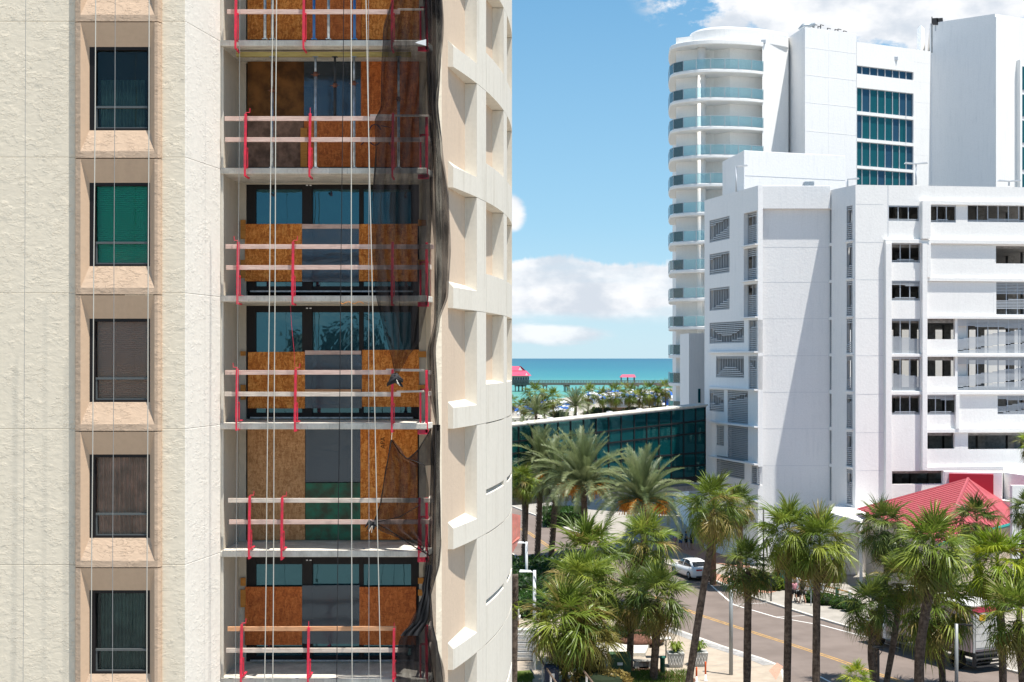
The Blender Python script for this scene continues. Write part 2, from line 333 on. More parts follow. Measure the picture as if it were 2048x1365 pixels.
class MB:
    def __init__(s): s.v = []; s.f = []
    def q(s, *pts):
        b = len(s.v); s.v += [tuple(p) for p in pts]; s.f.append(tuple(range(b, b + len(pts)))); return s
    def hexa(s, p):   # p: 8 points, bottom 4 ccw then top 4
        b = len(s.v); s.v += [tuple(x) for x in p]
        for f in ((0, 3, 2, 1), (4, 5, 6, 7), (0, 1, 5, 4), (1, 2, 6, 5), (2, 3, 7, 6), (3, 0, 4, 7)): s.f.append(tuple(b + i for i in f))
        return s
    def box(s, x0, x1, y0, y1, z0, z1):
        return s.hexa([(x0, y0, z0), (x1, y0, z0), (x1, y1, z0), (x0, y1, z0), (x0, y0, z1), (x1, y0, z1), (x1, y1, z1), (x0, y1, z1)])
    def pbox(s, x0, x1, y0, y1, Y, d):
        """box whose front face (towards the camera) has these photo bounds at distance Y; it is d metres deep"""
        a = P(x0, y1, Y); b = P(x1, y0, Y)
        return s.box(a.x, b.x, Y, Y + d, a.z, b.z)
    def prism(s, poly, z0, z1):
        ar = sum(poly[i][0] * poly[(i + 1) % len(poly)][1] - poly[(i + 1) % len(poly)][0] * poly[i][1] for i in range(len(poly)))
        if ar < 0: poly = poly[::-1]
        n = len(poly); b = len(s.v)
        zz0 = z0 if hasattr(z0, '__len__') else [z0] * n; zz1 = z1 if hasattr(z1, '__len__') else [z1] * n
        s.v += [(p[0], p[1], zz0[i]) for i, p in enumerate(poly)] + [(p[0], p[1], zz1[i]) for i, p in enumerate(poly)]
        s.f.append(tuple(b + i for i in range(n))[::-1]); s.f.append(tuple(b + n + i for i in range(n)))
        for i in range(n):
            j = (i + 1) % n; s.f.append((b + i, b + j, b + n + j, b + n + i))
        return s
    def tube(s, pts, rad, n=8, cap=True):
        pts = [Vector(p) for p in pts]; m = len(pts)
        rad = rad if hasattr(rad, '__len__') else [rad] * m
        b = len(s.v); up = Vector((0, 0, 1)); prev = None
        for i, p in enumerate(pts):
            t = (pts[min(i + 1, m - 1)] - pts[max(i - 1, 0)]).normalized()
            if prev is None:
                a = t.cross(up)
                if a.length < .05: a = t.cross(Vector((1, 0, 0)))
            else: a = prev - t * prev.dot(t)
            a.normalize(); prev = a; c = t.cross(a)
            for k in range(n):
                an = 2 * math.pi * k / n; s.v.append(tuple(p + (a * math.cos(an) + c * math.sin(an)) * rad[i]))
        for i in range(m - 1):
            for k in range(n):
                k2 = (k + 1) % n; s.f.append((b + i * n + k, b + i * n + k2, b + (i + 1) * n + k2, b + (i + 1) * n + k))
        if cap:
            s.f.append(tuple(b + k for k in range(n))[::-1]); s.f.append(tuple(b + (m - 1) * n + k for k in range(n)))
        return s
    def lathe(s, prof, cx=0, cy=0, n=20):
        b = len(s.v)
        for r, z in prof:
            for k in range(n):
                a = 2 * math.pi * k / n; s.v.append((cx + r * math.cos(a), cy + r * math.sin(a), z))
        for i in range(len(prof) - 1):
            for k in range(n):
                k2 = (k + 1) % n; s.f.append((b + i * n + k, b + i * n + k2, b + (i + 1) * n + k2, b + (i + 1) * n + k))
        s.f.append(tuple(b + k for k in range(n))[::-1]); s.f.append(tuple(b + (len(prof) - 1) * n + k for k in range(n)))
        return s
    def mesh(s, name, m, smooth=False):
        me = bpy.data.meshes.new(name); me.from_pydata(s.v, [], s.f); me.update()
        if m: me.materials.append(MATS[m])
        if smooth: me.polygons.foreach_set('use_smooth', [True] * len(me.polygons))
        return me
    def build(s, name, m, parent=None, smooth=False, bevel=0, **props):
        o = bpy.data.objects.new(name, s.mesh(name, m, smooth)); return link(o, parent, bevel, **props)
def link(o, parent=None, bevel=0, **props):
    COL.objects.link(o)
    if parent is not None:
        o.parent = parent
        if parent.parent is None and parent.type == 'EMPTY': o.matrix_parent_inverse = Matrix.Translation(-Vector(parent.location))
    if bevel:
        b = o.modifiers.new('bevel', 'BEVEL'); b.width = bevel; b.segments = 2; b.limit_method = 'ANGLE'
    for k, v in props.items(): o[k] = v
    return o
def thing(name, label, cat, loc=(0, 0, 0), group=None):
    o = bpy.data.objects.new(name, None); COL.objects.link(o); o.location = loc; o.empty_display_size = .2
    o['label'] = label; o['category'] = cat
    if group: o['group'] = group
    return o
def tag(o, label, cat, group=None):
    o['label'] = label; o['category'] = cat
    if group: o['group'] = group
    return o
def struct(mb, name, m, smooth=False): return mb.build(name, m, None, smooth, kind='structure')
def inst(me, name, parent, mtx):
    o = bpy.data.objects.new(name, me); COL.objects.link(o); o.parent = parent; o.matrix_local = mtx; return o
def dup(root, loc, rotz=0.0, scale=1.0, label=None, group=None):
    r = root.copy(); COL.objects.link(r); r.location = loc; r.rotation_euler = (0, 0, rotz); r.scale = (scale,) * 3
    if label: r['label'] = label
    if group: r['group'] = group
    for ch in list(root.children):
        c = ch.copy(); COL.objects.link(c); c.parent = r
        for g in list(ch.children):
            d = g.copy(); COL.objects.link(d); d.parent = c
    return r
class Pl:
    """vertical plane through two ground points given as (photo column, distance)"""
    def __init__(s, pa, Ya, pb, Yb):
        s.A = Vector(XY(pa, Ya)); s.B = Vector(XY(pb, Yb)); s.u = (s.B - s.A).normalized(); s.L = (s.B - s.A).length
        s.n = Vector((s.u.y, -s.u.x));
        if s.n.dot(-s.A) < 0: s.n = -s.n
    def s_(s, px):
        d = Vector(((px - 1024) / F, 1.0))
        # A + u*t = d*k
        det = s.u.x * (-d.y) + d.x * s.u.y
        return (-s.A.x * (-d.y) - d.x * s.A.y) / det if abs(det) > 1e-9 else 0
    def Yat(s, px): return (s.A + s.u * s.s_(px)).y
    def z(s, px, py): return Z(py, s.Yat(px))
    def pt(s, t, z, d=0): q = s.A + s.u * t + s.n * d; return (q.x, q.y, z)
    def bx(s, mb, t0, t1, z0, z1, d0, d1):
        if d0 < d1: d0, d1 = d1, d0     # d0 = outer
        mb.hexa([s.pt(t0, z0, d0), s.pt(t1, z0, d0), s.pt(t1, z0, d1), s.pt(t0, z0, d1), s.pt(t0, z1, d0), s.pt(t1, z1, d0), s.pt(t1, z1, d1), s.pt(t0, z1, d1)])
    def px(s, mb, x0, x1, y0, y1, d0, d1, ref=None):
        r = x0 if ref is None else ref
        s.bx(mb, s.s_(x0), s.s_(x1), s.z(r, y1), s.z(r, y0), d0, d1)
    def wall(s, mb, t0, t1, z0, z1, holes, th, d=0):
        """wall slab with real openings (t0,t1,z0,z1), outer face at offset d, thickness th"""
        ts = sorted({t0, t1, *[min(max(h[i], t0), t1) for h in holes for i in (0, 1)]}); zs = sorted({z0, z1, *[min(max(h[i], z0), z1) for h in holes for i in (2, 3)]})
        def solid(i, j):
            if i < 0 or j < 0 or i >= len(ts) - 1 or j >= len(zs) - 1: return False
            a = (ts[i] + ts[i + 1]) / 2; b = (zs[j] + zs[j + 1]) / 2
            return not any(h[0] < a < h[1] and h[2] < b < h[3] for h in holes)
        for i in range(len(ts) - 1):
            for j in range(len(zs) - 1):
                if not solid(i, j): continue
                a, b, c, e = ts[i], ts[i + 1], zs[j], zs[j + 1]
                mb.q(s.pt(a, c, d), s.pt(b, c, d), s.pt(b, e, d), s.pt(a, e, d))
                mb.q(s.pt(a, c, d - th), s.pt(a, e, d - th), s.pt(b, e, d - th), s.pt(b, c, d - th))
                if not solid(i - 1, j): mb.q(s.pt(a, c, d), s.pt(a, e, d), s.pt(a, e, d - th), s.pt(a, c, d - th))
                if not solid(i + 1, j): mb.q(s.pt(b, c, d), s.pt(b, c, d - th), s.pt(b, e, d - th), s.pt(b, e, d))
                if not solid(i, j - 1): mb.q(s.pt(a, c, d), s.pt(a, c, d - th), s.pt(b, c, d - th), s.pt(b, c, d))
                if not solid(i, j + 1): mb.q(s.pt(a, e, d), s.pt(b, e, d), s.pt(b, e, d - th), s.pt(a, e, d - th))

# ------------------------------------------------------------------ ground, sea, streets
def poly(mb, pts, z):
    n = len(pts); ar = sum(pts[i][0] * pts[(i + 1) % n][1] - pts[(i + 1) % n][0] * pts[i][1] for i in range(n))
    if ar < 0: pts = pts[::-1]
    mb.q(*[(p[0], p[1], z) for p in pts])
def gp(px, py): v = G(px, py); return (v.x, v.y)
def seacol(n, co):
    q = n.n.new('ShaderNodeSeparateXYZ'); n.put(q.inputs[0], co)
    d = n.math('ADD', q.outputs[1], n.math('MULTIPLY', n.math('SUBTRACT', n.noise(n.mapping(co, (.002, .0045, 1)), 1.0, 6, .6), .5), 700))
    lg = n.math('DIVIDE', n.math('LOGARITHM', n.math('MAXIMUM', n.math('SUBTRACT', d, 450), 30), 10), 4.2)
    c = n.ramp(lg, [(.35, (.17, .33, .24)), (.60, (.09, .30, .24)), (.70, (.03, .19, .20)), (.80, (.010, .125, .17)), (1.0, (.005, .085, .14))])
    s = n.noise(n.mapping(co, (.004, .03, 1)), 1, 7, .65)
    return n.mix(n.math('MULTIPLY', n.smooth(s, .5, .75), .35), c, (.01, .13, .2))  # shadow patches on the water, painted into the colour by noise
mat('sea', None, .35, cfun=seacol, spec=.25, bump=(lambda n, c: n.noise(n.mapping(c, (.15, .4, 1)), 1.0, 6, .7), .25))
sea = MB(); poly(sea, [(-60000, 300), (60000, 300), (60000, 90000), (-60000, 90000)], -.5); struct(sea, 'sea', 'sea')
def coast(px, py): v = G(px, py, -.5); return (v.x, v.y)
gr = MB()
shore = [(-3000, 560), coast(900, 822), coast(1024, 816), coast(1100, 803), coast(1180, 790), coast(1240, 784), coast(1330, 779), coast(1400, 776), (2500, 900)]
poly(gr, [(-3000, -2500)] + shore + [(2500, -2500)], 0); struct(gr, 'ground', 'sidewalk_grey')
bs = MB(); poly(bs, shore + [(2500, 330), (-3000, 330)], .01); struct(bs, 'beach_sand', 'sand')
E1 = [(960, 1078), (1058, 1125), (1083, 1140), (1150, 1168), (1228, 1203), (1341, 1257), (1444, 1295), (1527, 1321), (1556, 1333), (1571, 1350), (1577, 1372), (1580, 1450)]
E2 = [(960, 990), (1105, 1046), (1133, 1060), (1240, 1098), (1340, 1132), (1419, 1160), (1486, 1191), (1568, 1218), (1635, 1239), (1717, 1263), (1800, 1288), (1900, 1315), (1996, 1338), (2048, 1352), (2200, 1395)]
g1 = [gp(*p) for p in E1]; g2 = [gp(*p) for p in E2]
rd = MB(); poly(rd, g1 + [(g1[-1][0], 40), (70, 40), (70, g2[-1][1])] + g2[::-1], .008); struct(rd, 'road', 'asphalt')
def off(pts, d):   # offset a polyline sideways
    out = []
    for i, p in enumerate(pts):
        a = Vector(pts[max(i - 1, 0)]); b = Vector(pts[min(i + 1, len(pts) - 1)]); t = (b - a).normalized(); nrm = Vector((-t.y, t.x))
        out.append(tuple(Vector(p) + nrm * d))
    return out
def strip(mb, a, b, z0, z1):
    for i in range(len(a) - 1): mb.prism([a[i], a[i + 1], b[i + 1], b[i]], z0, z1)
k = MB(); strip(k, g1, off(g1, -.25), -.05, .13); struct(k, 'kerb', 'kerb')
k = MB(); strip(k, g2, off(g2, .25), -.05, .13); struct(k, 'kerb', 'kerb')
o1 = off(g1, -.25); o2 = off(g2, .25)
pv = MB(); poly(pv, o1 + [(-30, 40), (-30, g1[0][1])], .125); struct(pv, 'pavement', 'sidewalk')
pv = MB(); poly(pv, o2 + [(70, 135), (o2[0][0], 190)], .125); struct(pv, 'pavement', 'sidewalk_grey')
gb = MB(); a1 = off(g1[5:9], -.25); strip(gb, a1, off(g1[5:9], -1.0), .13, .134); struct(gb, 'gutter_band', 'concrete_dark')
bp = MB(); poly(bp, [gp(1421, 1158), gp(1492, 1188), gp(1540, 1190), gp(1562, 1184), gp(1500, 1166), gp(1430, 1150)], .131); struct(bp, 'brick_paving', 'brick_paving')
bp = MB(); poly(bp, [gp(1330, 1096), gp(1419, 1128), gp(1500, 1140), gp(1500, 1110), gp(1340, 1080)], .131); struct(bp, 'brick_paving', 'brick_paving')
bp = MB(); poly(bp, [gp(1538, 1346), gp(1554, 1330), gp(1566, 1338), gp(1552, 1365)], .131); struct(bp, 'brick_paving', 'brick_paving')
def line(pts, wd, m, z=.014):
    g = [gp(*p) for p in pts]; q = MB(); a = off(g, wd / 2); b = off(g, -wd / 2)
    for i in range(len(g) - 1): poly(q, [a[i], a[i + 1], b[i + 1], b[i]], z)
    struct(q, 'road_marking', m)
ye = [(1000, 1042), (1056, 1065), (1112, 1104), (1160, 1130), (1241, 1169), (1262, 1177), (1403, 1232), (1486, 1259), (1577, 1288), (1668, 1318), (1759, 1350), (1808, 1366), (1850, 1380)]
gy = [gp(*p) for p in ye]
for s_ in (-.14, .14):
    q = MB(); a = off(gy, s_ + .06); b = off(gy, s_ - .06)
    for i in range(len(gy) - 1): poly(q, [a[i], a[i + 1], b[i + 1], b[i]], .014)
    struct(q, 'road_marking', 'paint_yellow')
line([(1419, 1168), (1430, 1178), (1467, 1210), (1552, 1235), (1643, 1251), (1734, 1275), (1800, 1298)], .14, 'paint_white')
line([(1467, 1210), (1545, 1206)], .1, 'paint_white', .018); line([(1552, 1235), (1610, 1232)], .1, 'paint_white', .018)
line([(1225, 1110), (1262, 1122), (1300, 1136)], .12, 'paint_white'); line([(1640, 1354), (1668, 1369)], .14, 'paint_white')
# paving joints of the plaza
pj = MB()
for i in range(1, 11):
    a = Vector(o1[min(i, 8)]); 
    if i < 9: b = a + Vector((-8 - i * .4, -7)); t = (b - a).normalized(); nn = Vector((-t.y, t.x)) * .02; poly(pj, [tuple(a + nn), tuple(b + nn), tuple(b - nn), tuple(a - nn)], .129)
struct(pj, 'paving_joints', 'concrete_dark')
# ------------------------------------------------------------------ apartment building (left)
FH = 2.88
YF, YA, YB, YD = 30.0, 30.15, 32.05, 33.75
B = thing('apartment_building', 'cream and tan stucco apartment building with stripped balconies under repair and curved precast side', 'building', (-8, 31, 0))
def zr(py, Y): return Z(py, Y)
zj = [Z(315, YA) + FH * (2 - i) - FH for i in range(0, 8)]   # joint heights, floors downwards: y about 44, 315, 586 ...
bk = MB()                                                   # structural core behind the panels
xa = lambda px, Y: (px - 1024) / F * Y
bk.box(-14, xa(173, YA), YA + .1, YA + 3, -1, 32); bk.box(xa(304, YA), xa(325, YA), YA + .1, YA + 3, -1, 32)
bk.prism([XY(325, YA + .08), (xa(371, YA) - .06, YA + .06), (xa(440, YB) - .06, YB), (xa(478, YD) - .06, YD + .3), XY(325, YD + .3)], -1, 32)
bk.build('core_wall', 'shaded_stucco', B)
XL = -14
def panel(quad, z0, z1, m, th=.09):
    """panel on a vertical line quad=((x,y),(x,y)), thickened away from camera"""
    a, b = Vector(quad[0]), Vector(quad[1]); t = (b - a).normalized(); n = Vector((-t.y, t.x))
    if n.y < 0 and abs(n.y) > .01: n = -n
    if abs(n.y) < .3: n = Vector((-abs(n.x), abs(n.y)))
    mb = MB(); mb.prism([tuple(a), tuple(b), tuple(b + n * th), tuple(a + n * th)], z0, z1)
    mb.build('wall_panel', m, B, bevel=.012)
g_ = .0006
for i in range(8):
    z1 = zj[0] + FH - i * FH - g_; z0 = z1 - FH + 2 * g_
    if z1 < Z(1500, YA): break
    panel(((XL, YA), (xa(151, YA), YA)), z0, z1, 'cream_stucco')
    panel(((xa(310, YA), YA), (xa(371, YA) - .004, YA)), z0, z1, 'cream_stucco')
    panel(((xa(371, YA), YA), (xa(441, YB), YB)), z0, z1, 'sunlit_stucco', .07)
lo = MB(); lo.box(XL, xa(441, YB), YA + .02, YA + .05, -1, z0 - .01); lo.build('lower_wall', 'cream_stucco', B)
# tan window bay: front frame strips and splayed niches
by0, by1 = xa(150, YF), xa(320, YF)
nx0, nx1 = xa(161, YF), xa(309, YF)
wx0, wx1 = xa(179, YA), xa(300, YA)
zz = lambda py, Y: Z(py, Y)
tN, bN = zz(318, YF), zz(576, YF)            # niche outer top / bottom (second niche)
tW, bW = zz(366, YA), zz(533, YA)
tB = zz(589, YF)
blinds = ['teal', 'green', 'slats', 'curtain', 'dark', 'teal']
for i in range(-1, 6):
    dz = -FH * (i - 1)
    a, b_, c, d, e = tN + dz, bN + dz, tW + dz, bW + dz, tB + dz
    fr = MB()
    # outer strips (front faces) + returns
    top = a; bot = e
    fr.prism([(by0, YF + .03), (nx0, YF), (nx0, YA + .05), (by0, YA + .05)], bot, top + .0)
    fr.build('bay_strip', 'tan_stucco', B); fr = MB()
    fr.prism([(nx1, YF), (by1 - .05, YF), (by1, YF + .06), (by1 + .02, YA + .05), (nx1, YA + .05)], bot, top)
    fr.build('bay_strip', 'tan_stucco', B)
    nb = MB()
    A0, A1, A2, A3 = (nx0, YF, a), (nx1, YF, a), (nx1, YF, b_), (nx0, YF, b_)
    W0, W1, W2, W3 = (wx0, YA, c), (wx1, YA, c), (wx1, YA, d), (wx0, YA, d)
    sm = MB(); sm.q(A0, A1, W1, W0); sm.q(A1, A2, W2, W1); sm.q(A3, A0, W0, W3); sm.q(A0, (nx0, YA + .04, a), (nx1, YA + .04, a), A1)
    sm.build('niche_reveal', 'tan_smooth', B)
    nb.q(A2, A3, W3, W2); nb.q(A3, A2, (nx1, YF, e), (nx0, YF, e)); nb.q((nx0, YF, e), (nx1, YF, e), (nx1, YA, e), (nx0, YA, e))
    nb.build('sloped_sill', 'tan_stucco', B)
    # window
    wn = MB(); wo_ = Pl(100, YA, 400, YA)
    fx0, fx1 = wx0 + .0, wx1
    def ring(mb, x0, x1, z0, z1, w_, y0, y1, wl=None):
        wl = wl or w_
        mb.box(x0, x0 + wl, y0, y1, z0, z1); mb.box(x1 - w_, x1, y0, y1, z0, z1); mb.box(x0 + wl, x1 - w_, y0, y1, z1 - w_, z1); mb.box(x0 + wl, x1 - w_, y0, y1, z0, z0 + w_ * .8)
    ring(wn, fx0 - .03, fx1 + .03, d - .02, c + .02, .085, YA + .0, YA + .12, .15)
    win = wn.build('window', 'dark_frame', B, bevel=.006)
    rz = d + (c - d) * .27
    rl = MB(); rl.box(fx0 + .12, fx1 - .05, YA + .03, YA + .10, rz, rz + .045); rl.box(fx0 + .12, fx0 + .15, YA + .04, YA + .1, d + .05, rz); rl.box(fx0 + .12, fx1 - .055, YA + .035, YA + .075, d + .05, d + .075)
    rl.build('meeting_rail', 'window_grey', win)
    gl = MB(); gl.box(fx0 + .1, fx1 - .04, YA + .10, YA + .108, d + .03, c - .05); gl.build('pane', 'glass_dark', win)
    kd = blinds[i % 6] if i >= 0 else 'dark'
    bl = MB(); Yc = YA + .15
    if kd in ('green', 'slats'):
        bm_ = 'blind_green' if kd == 'green' else 'blind_brown'
        nsl = 40
        for q in range(nsl):
            z_ = d + .06 + (c - d - .1) * q / nsl
            bl.hexa([(fx0 + .12, Yc, z_), (fx1 - .05, Yc, z_), (fx1 - .05, Yc + .02, z_ + .03), (fx0 + .12, Yc + .02, z_ + .03),
                     (fx0 + .12, Yc, z_ + .003), (fx1 - .05, Yc, z_ + .003), (fx1 - .05, Yc + .02, z_ + .033), (fx0 + .12, Yc + .02, z_ + .033)])
        bl.build('blind_slats', bm_, win, kind='stuff')
        bb = MB(); bb.box(fx0 + .1, fx1 - .04, Yc + .06, Yc + .07, d, c); bb.build('blind_backing', bm_, win)
    else:
        cm = 'curtain_brown' if kd == 'curtain' else 'curtain_teal'
        n_ = 60; x0 = fx0 + (.1 if kd == 'curtain' else .2); x1 = fx1 - (.04 if kd == 'curtain' else .16); zt = c if kd != 'teal' else d + (c - d) * .62
        for q in range(n_):
            u0 = x0 + (x1 - x0) * q / n_; u1 = x0 + (x1 - x0) * (q + 1) / n_
            bl.q((u0, Yc + .03 * math.sin(q * 1.3), d), (u1, Yc + .03 * math.sin((q + 1) * 1.3), d), (u1, Yc + .03 * math.sin((q + 1) * 1.3), zt), (u0, Yc + .03 * math.sin(q * 1.3), zt))
        bl.build('curtain', cm, win)
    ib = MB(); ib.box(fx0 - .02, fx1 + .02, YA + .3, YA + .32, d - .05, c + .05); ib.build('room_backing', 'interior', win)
# carve space for the window boxes: core sits behind them
# ---- balconies
SL = [80, 336, 590.5, 844, 1101.5, 1358]      # slab top edges in the photo
zs = [Z(336, YB) + FH * (1 - i) for i in range(-1, 7)]   # slab tops, index 0 is one above the frame
TH = .135
bLx, bRx = xa(440, YB), xa(853, YB)
dLx, dRx = xa(478, YD), xa(852, YD)
pier = [XY(872, 32.66), XY(852, YD)]
FN = {-1: 'balcony above the frame', 0: 'topmost balcony', 1: 'second balcony from the top', 2: 'third balcony from the top', 3: 'fourth balcony from the top', 4: 'fifth balcony from the top', 5: 'lowest balcony'}
for zi in zs:
    s1 = MB(); s1.prism([(bLx, YB), (bRx, YB), (bRx + .1, YB + .6), (xa(869, 32.66), 32.8), (dRx, YD + .2), (dLx, YD + .2)], zi - TH, zi)
    s1.build('balcony_slab', 'concrete', B, bevel=.015)
zT, zBm = 34.0, -1.0
# side wall left (follows the splay), back wall with openings, pier and peach wall
sw = MB(); sw.prism([(xa(441, YB) + .0, YB + .012), (dLx, YD), (dLx - .1, YD), (xa(441, YB) - .1, YB + .012)], zBm, zT); sw.build('balcony_side_wall', 'shaded_stucco', B)
jm = MB(); jm.box(xa(443, YB) - .02, xa(443, YB) + .03, YB + .06, YB + .1, zs[-1], zs[0] + 3); jm.build('corner_bead', 'precast', B)
BW = Pl(478, YD, 852, YD)
oL, oR = BW.s_(492), BW.s_(838)
holes = [(oL, oR, zi + .02, zi + FH - TH - .03) for zi in zs]
bw = MB(); BW.wall(bw, BW.s_(470), BW.s_(862), zBm, zT, holes, .2); bw.build('back_wall', 'shaded_stucco', B)
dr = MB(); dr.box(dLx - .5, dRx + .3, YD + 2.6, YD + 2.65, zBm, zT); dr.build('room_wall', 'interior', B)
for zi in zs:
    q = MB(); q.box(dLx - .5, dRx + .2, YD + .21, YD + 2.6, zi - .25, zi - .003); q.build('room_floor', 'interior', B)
pr = MB(); pr.prism([tuple(Vector(pier[0])), tuple(Vector(pier[1])), (pier[1][0] + .1, YD + .2), (pier[0][0] + .12, 32.9)], zBm, zT); pr.build('pier_wall', 'cream_stucco', B)
WQ = Pl(872, 32.66, 928, 35.9)
pw = MB(); WQ.bx(pw, 0, WQ.L + 5, zBm, zT, 0, -.12); pw.build('recess_wall', 'peach_stucco', B)
# ---- curved precast screen  x = -(44-Y)^2/72
def SX(Y): return -(44 - Y) ** 2 / 72 if Y < 44 else -.0
def shell(Y0, Y1, th, n=10):
    ys = [Y0 + (Y1 - Y0) * i / n for i in range(n + 1)]
    return [(SX(y), y) for y in ys] + [(SX(y) - th * (1 if y < 42 else 1), y) for y in ys[::-1]]
def qx(Y): return WQ.A.x + (Y - WQ.A.y) * WQ.u.x / WQ.u.y     # recess wall x at Y
zb0 = HC + (717 - 134) / F * 33.95            # underside of the first beam in view
rows = [zb0 - FH * i for i in range(-1, 8)]
def shellp(Y0, Y1, z0, z1, name, th=None, top_slope=0, m='precast'):
    mb = MB(); ys = [Y0 + (Y1 - Y0) * i / 8 for i in range(9)]
    for a, b in zip(ys[:-1], ys[1:]):
        ia = qx(a) if th is None else SX(a) - th; ib = qx(b) if th is None else SX(b) - th
        mb.hexa([(SX(a), a, z0), (SX(b), b, z0), (ib, b, z0), (ia, a, z0), (SX(a), a, z1), (SX(b), b, z1), (ib, b, z1 + top_slope), (ia, a, z1 + top_slope)])
    return mb.build(name, m, B)
Y1f, Y2f, Y3f = 36.0, 39.9, 43.6
for ri, zb in enumerate(rows):
    shellp(33.95, 37.03, zb, zb + .5, 'screen_beam', None, .14)
    # fins: frontal face then shell front
    for (ya, yb, w_) in ((Y1f, 37.03, None), (Y2f, 40.75, None), (Y3f, 44.6, None)):
        z0 = zb + .5 if ya == Y1f else zb + (1.0 if ri < 5 else .9)
        mb = MB(); ys = [ya + (yb - ya) * i / 4 for i in range(5)]
        inner = qx if ya == Y1f else (lambda y: SX(y) - .62)
        for a, b in zip(ys[:-1], ys[1:]):
            mb.hexa([(SX(a), a, z0 - .0), (SX(b), b, z0), (inner(b), b, z0), (inner(a), a, z0), (SX(a), a, zb + FH - .012), (SX(b), b, zb + FH - .012), (inner(b), b, zb + FH - .012), (inner(a), a, zb + FH - .012)])
        mb.build('screen_fin', 'precast', B)
    shellp(37.06, 40.72, zb, zb + 1.0, 'screen_panel', .55, .12 if ri < 5 else .25)
    shellp(40.78, 45.5, zb, zb + 1.0, 'screen_panel', .55, 0)
    if ri >= 5:      # lower storeys are closed by a second panel
        shellp(37.06, 40.72, zb + 1.14, zb + FH - .03, 'screen_panel', .4, 0)
        shellp(40.78, 45.5, zb + 1.14, zb + FH - .03, 'screen_panel', .4, 0)
        shellp(36.02, 37.0, zb + 1.03, zb + 1.10, 'screen_joint', .3, 0)
# inner back of the second/third recess and the body of the building behind the screen
ib = MB()
ys = [37.03, 39, 41, 43, 45, 50]
for a, b in zip(ys[:-1], ys[1:]): ib.prism([(SX(a) - .5, a), (SX(b) - .5, b), (SX(b) - 1.5, b), (SX(a) - 1.5, a)], zBm, zT)
ib.build('recess_back', 'peach_stucco', B)
bd = MB(); bd.prism([(-14, YD + 2.7), (-1.9, YD + 2.7), (-1.3, 42), (-.6, 50), (-.6, 60), (-14, 60)], zBm, zT - .05); bd.build('building_body', 'cream_stucco', B)
# ---- balcony doors, boards and sheets
def board(x0, x1, y0, y1, m, label, cat='plywood board', name='plywood_board', d=.018, Y=YD - .03, tilt=0):
    mb = MB(); a = P(x0, y1, Y); b = P(x1, y0, Y); t = random.uniform(-.008, .008)
    mb.hexa([(a.x, Y - tilt, a.z), (b.x, Y - tilt, a.z + t), (b.x, Y + d - tilt, a.z + t), (a.x, Y + d - tilt, a.z), (a.x, Y, b.z + t), (b.x, Y, b.z), (b.x, Y + d, b.z), (a.x, Y + d, b.z + t)])
    return tag(mb.build(name, m, None), label, cat)
def door(y0, y1, row, splits=((512, 604), (625, 718), (727, 822)), low=None):
    mb = MB(); Y = YD + .06
    fr_x0, fr_x1 = 490, 840
    top = y0; bot = y1
    mb.pbox(fr_x0, splits[0][0], top, bot, Y, .09); mb.pbox(splits[0][1], splits[1][0], top, bot, Y - .03, .12); mb.pbox(splits[1][1], splits[2][0], top, bot, Y, .09); mb.pbox(splits[2][1], fr_x1, top, bot, Y, .09)
    for s0, s1 in splits:
        mb.pbox(s0, s1, top, top + 17, Y, .09); mb.pbox(s0, s1, bot - 10, bot, Y, .09); mb.pbox(s0, s1, bot - 28, bot - 25, Y + .01, .07)
    dd = mb.build('glass_door', 'dark_frame', B, bevel=.006)
    for s0, s1 in splits:
        g = MB(); g.pbox(s0 - 1, s1 + 1, top + 15, bot - 8, Y + .05, .008); g.build('pane', 'glass_door', dd)
    t = MB(); t.pbox(fr_x0 + 10, fr_x1 - 14, bot - 1.5, bot + 1.5, YD - .08, .06); t.build('door_track', 'galv', dd)
    h = MB(); h.pbox(612, 616, top + 8, top + 10, Y - .04, .02); h.pbox(619, 623, top + 8, top + 10, Y - .04, .02); h.build('door_latch', 'sign_white', dd)
door(362, 583, 2); door(608, 836, 3); door(1112, 1322, 5); 
T = lambda r: FN[r]
# topmost balcony
board(495, 548, -60, 79, 'osb_orange', 'narrow orange chipboard sheet at the left end of the topmost balcony')
board(549, 610, -60, 79, 'osb_orange', 'orange chipboard sheet behind the paired ropes on the topmost balcony')
board(611, 722, -60, 79, 'osb_red', 'reddish chipboard sheet behind three steel props on the topmost balcony')
board(723, 838, -60, 79, 'osb_orange', 'orange chipboard sheet half hidden by the net on the topmost balcony')
# second
board(495, 608, 119, 234, 'ply_dark', 'dark stained upper sheet at the left of the second balcony from the top')
board(495, 607, 235, 334, 'ply_grey', 'greyish weathered lower sheet at the left of the second balcony from the top')
board(608, 722, 122, 232, 'poly_sheet', 'bluish clear plastic sheet between props on the second balcony from the top', 'plastic sheet', 'plastic_sheet')
board(608, 722, 233, 334, 'osb_red', 'reddish chipboard below the plastic sheet on the second balcony from the top')
board(722, 838, 118, 334, 'osb_red', 'tall reddish board with blue spray marks on the second balcony from the top')
board(601, 614, 256, 334, 'lumber_orange', 'short upright orange plank on the second balcony from the top', 'plank', 'wood_plank', .04, YD - .1)
# third
board(490, 604, 448, 563, 'osb_orange', 'square chipboard at the left of the third balcony from the top', tilt=.02)
board(718, 835, 448, 563, 'osb_orange', 'square chipboard under the net on the third balcony from the top', tilt=.02)
board(604, 718, 458, 564, 'poly_sheet', 'clear plastic sheet over the middle pane of the third balcony from the top', 'plastic sheet', 'plastic_sheet')
board(604, 718, 449, 458, 'lumber', 'pale lath above the plastic sheet of the third balcony from the top', 'plank', 'wood_plank', .04, YD - .07)
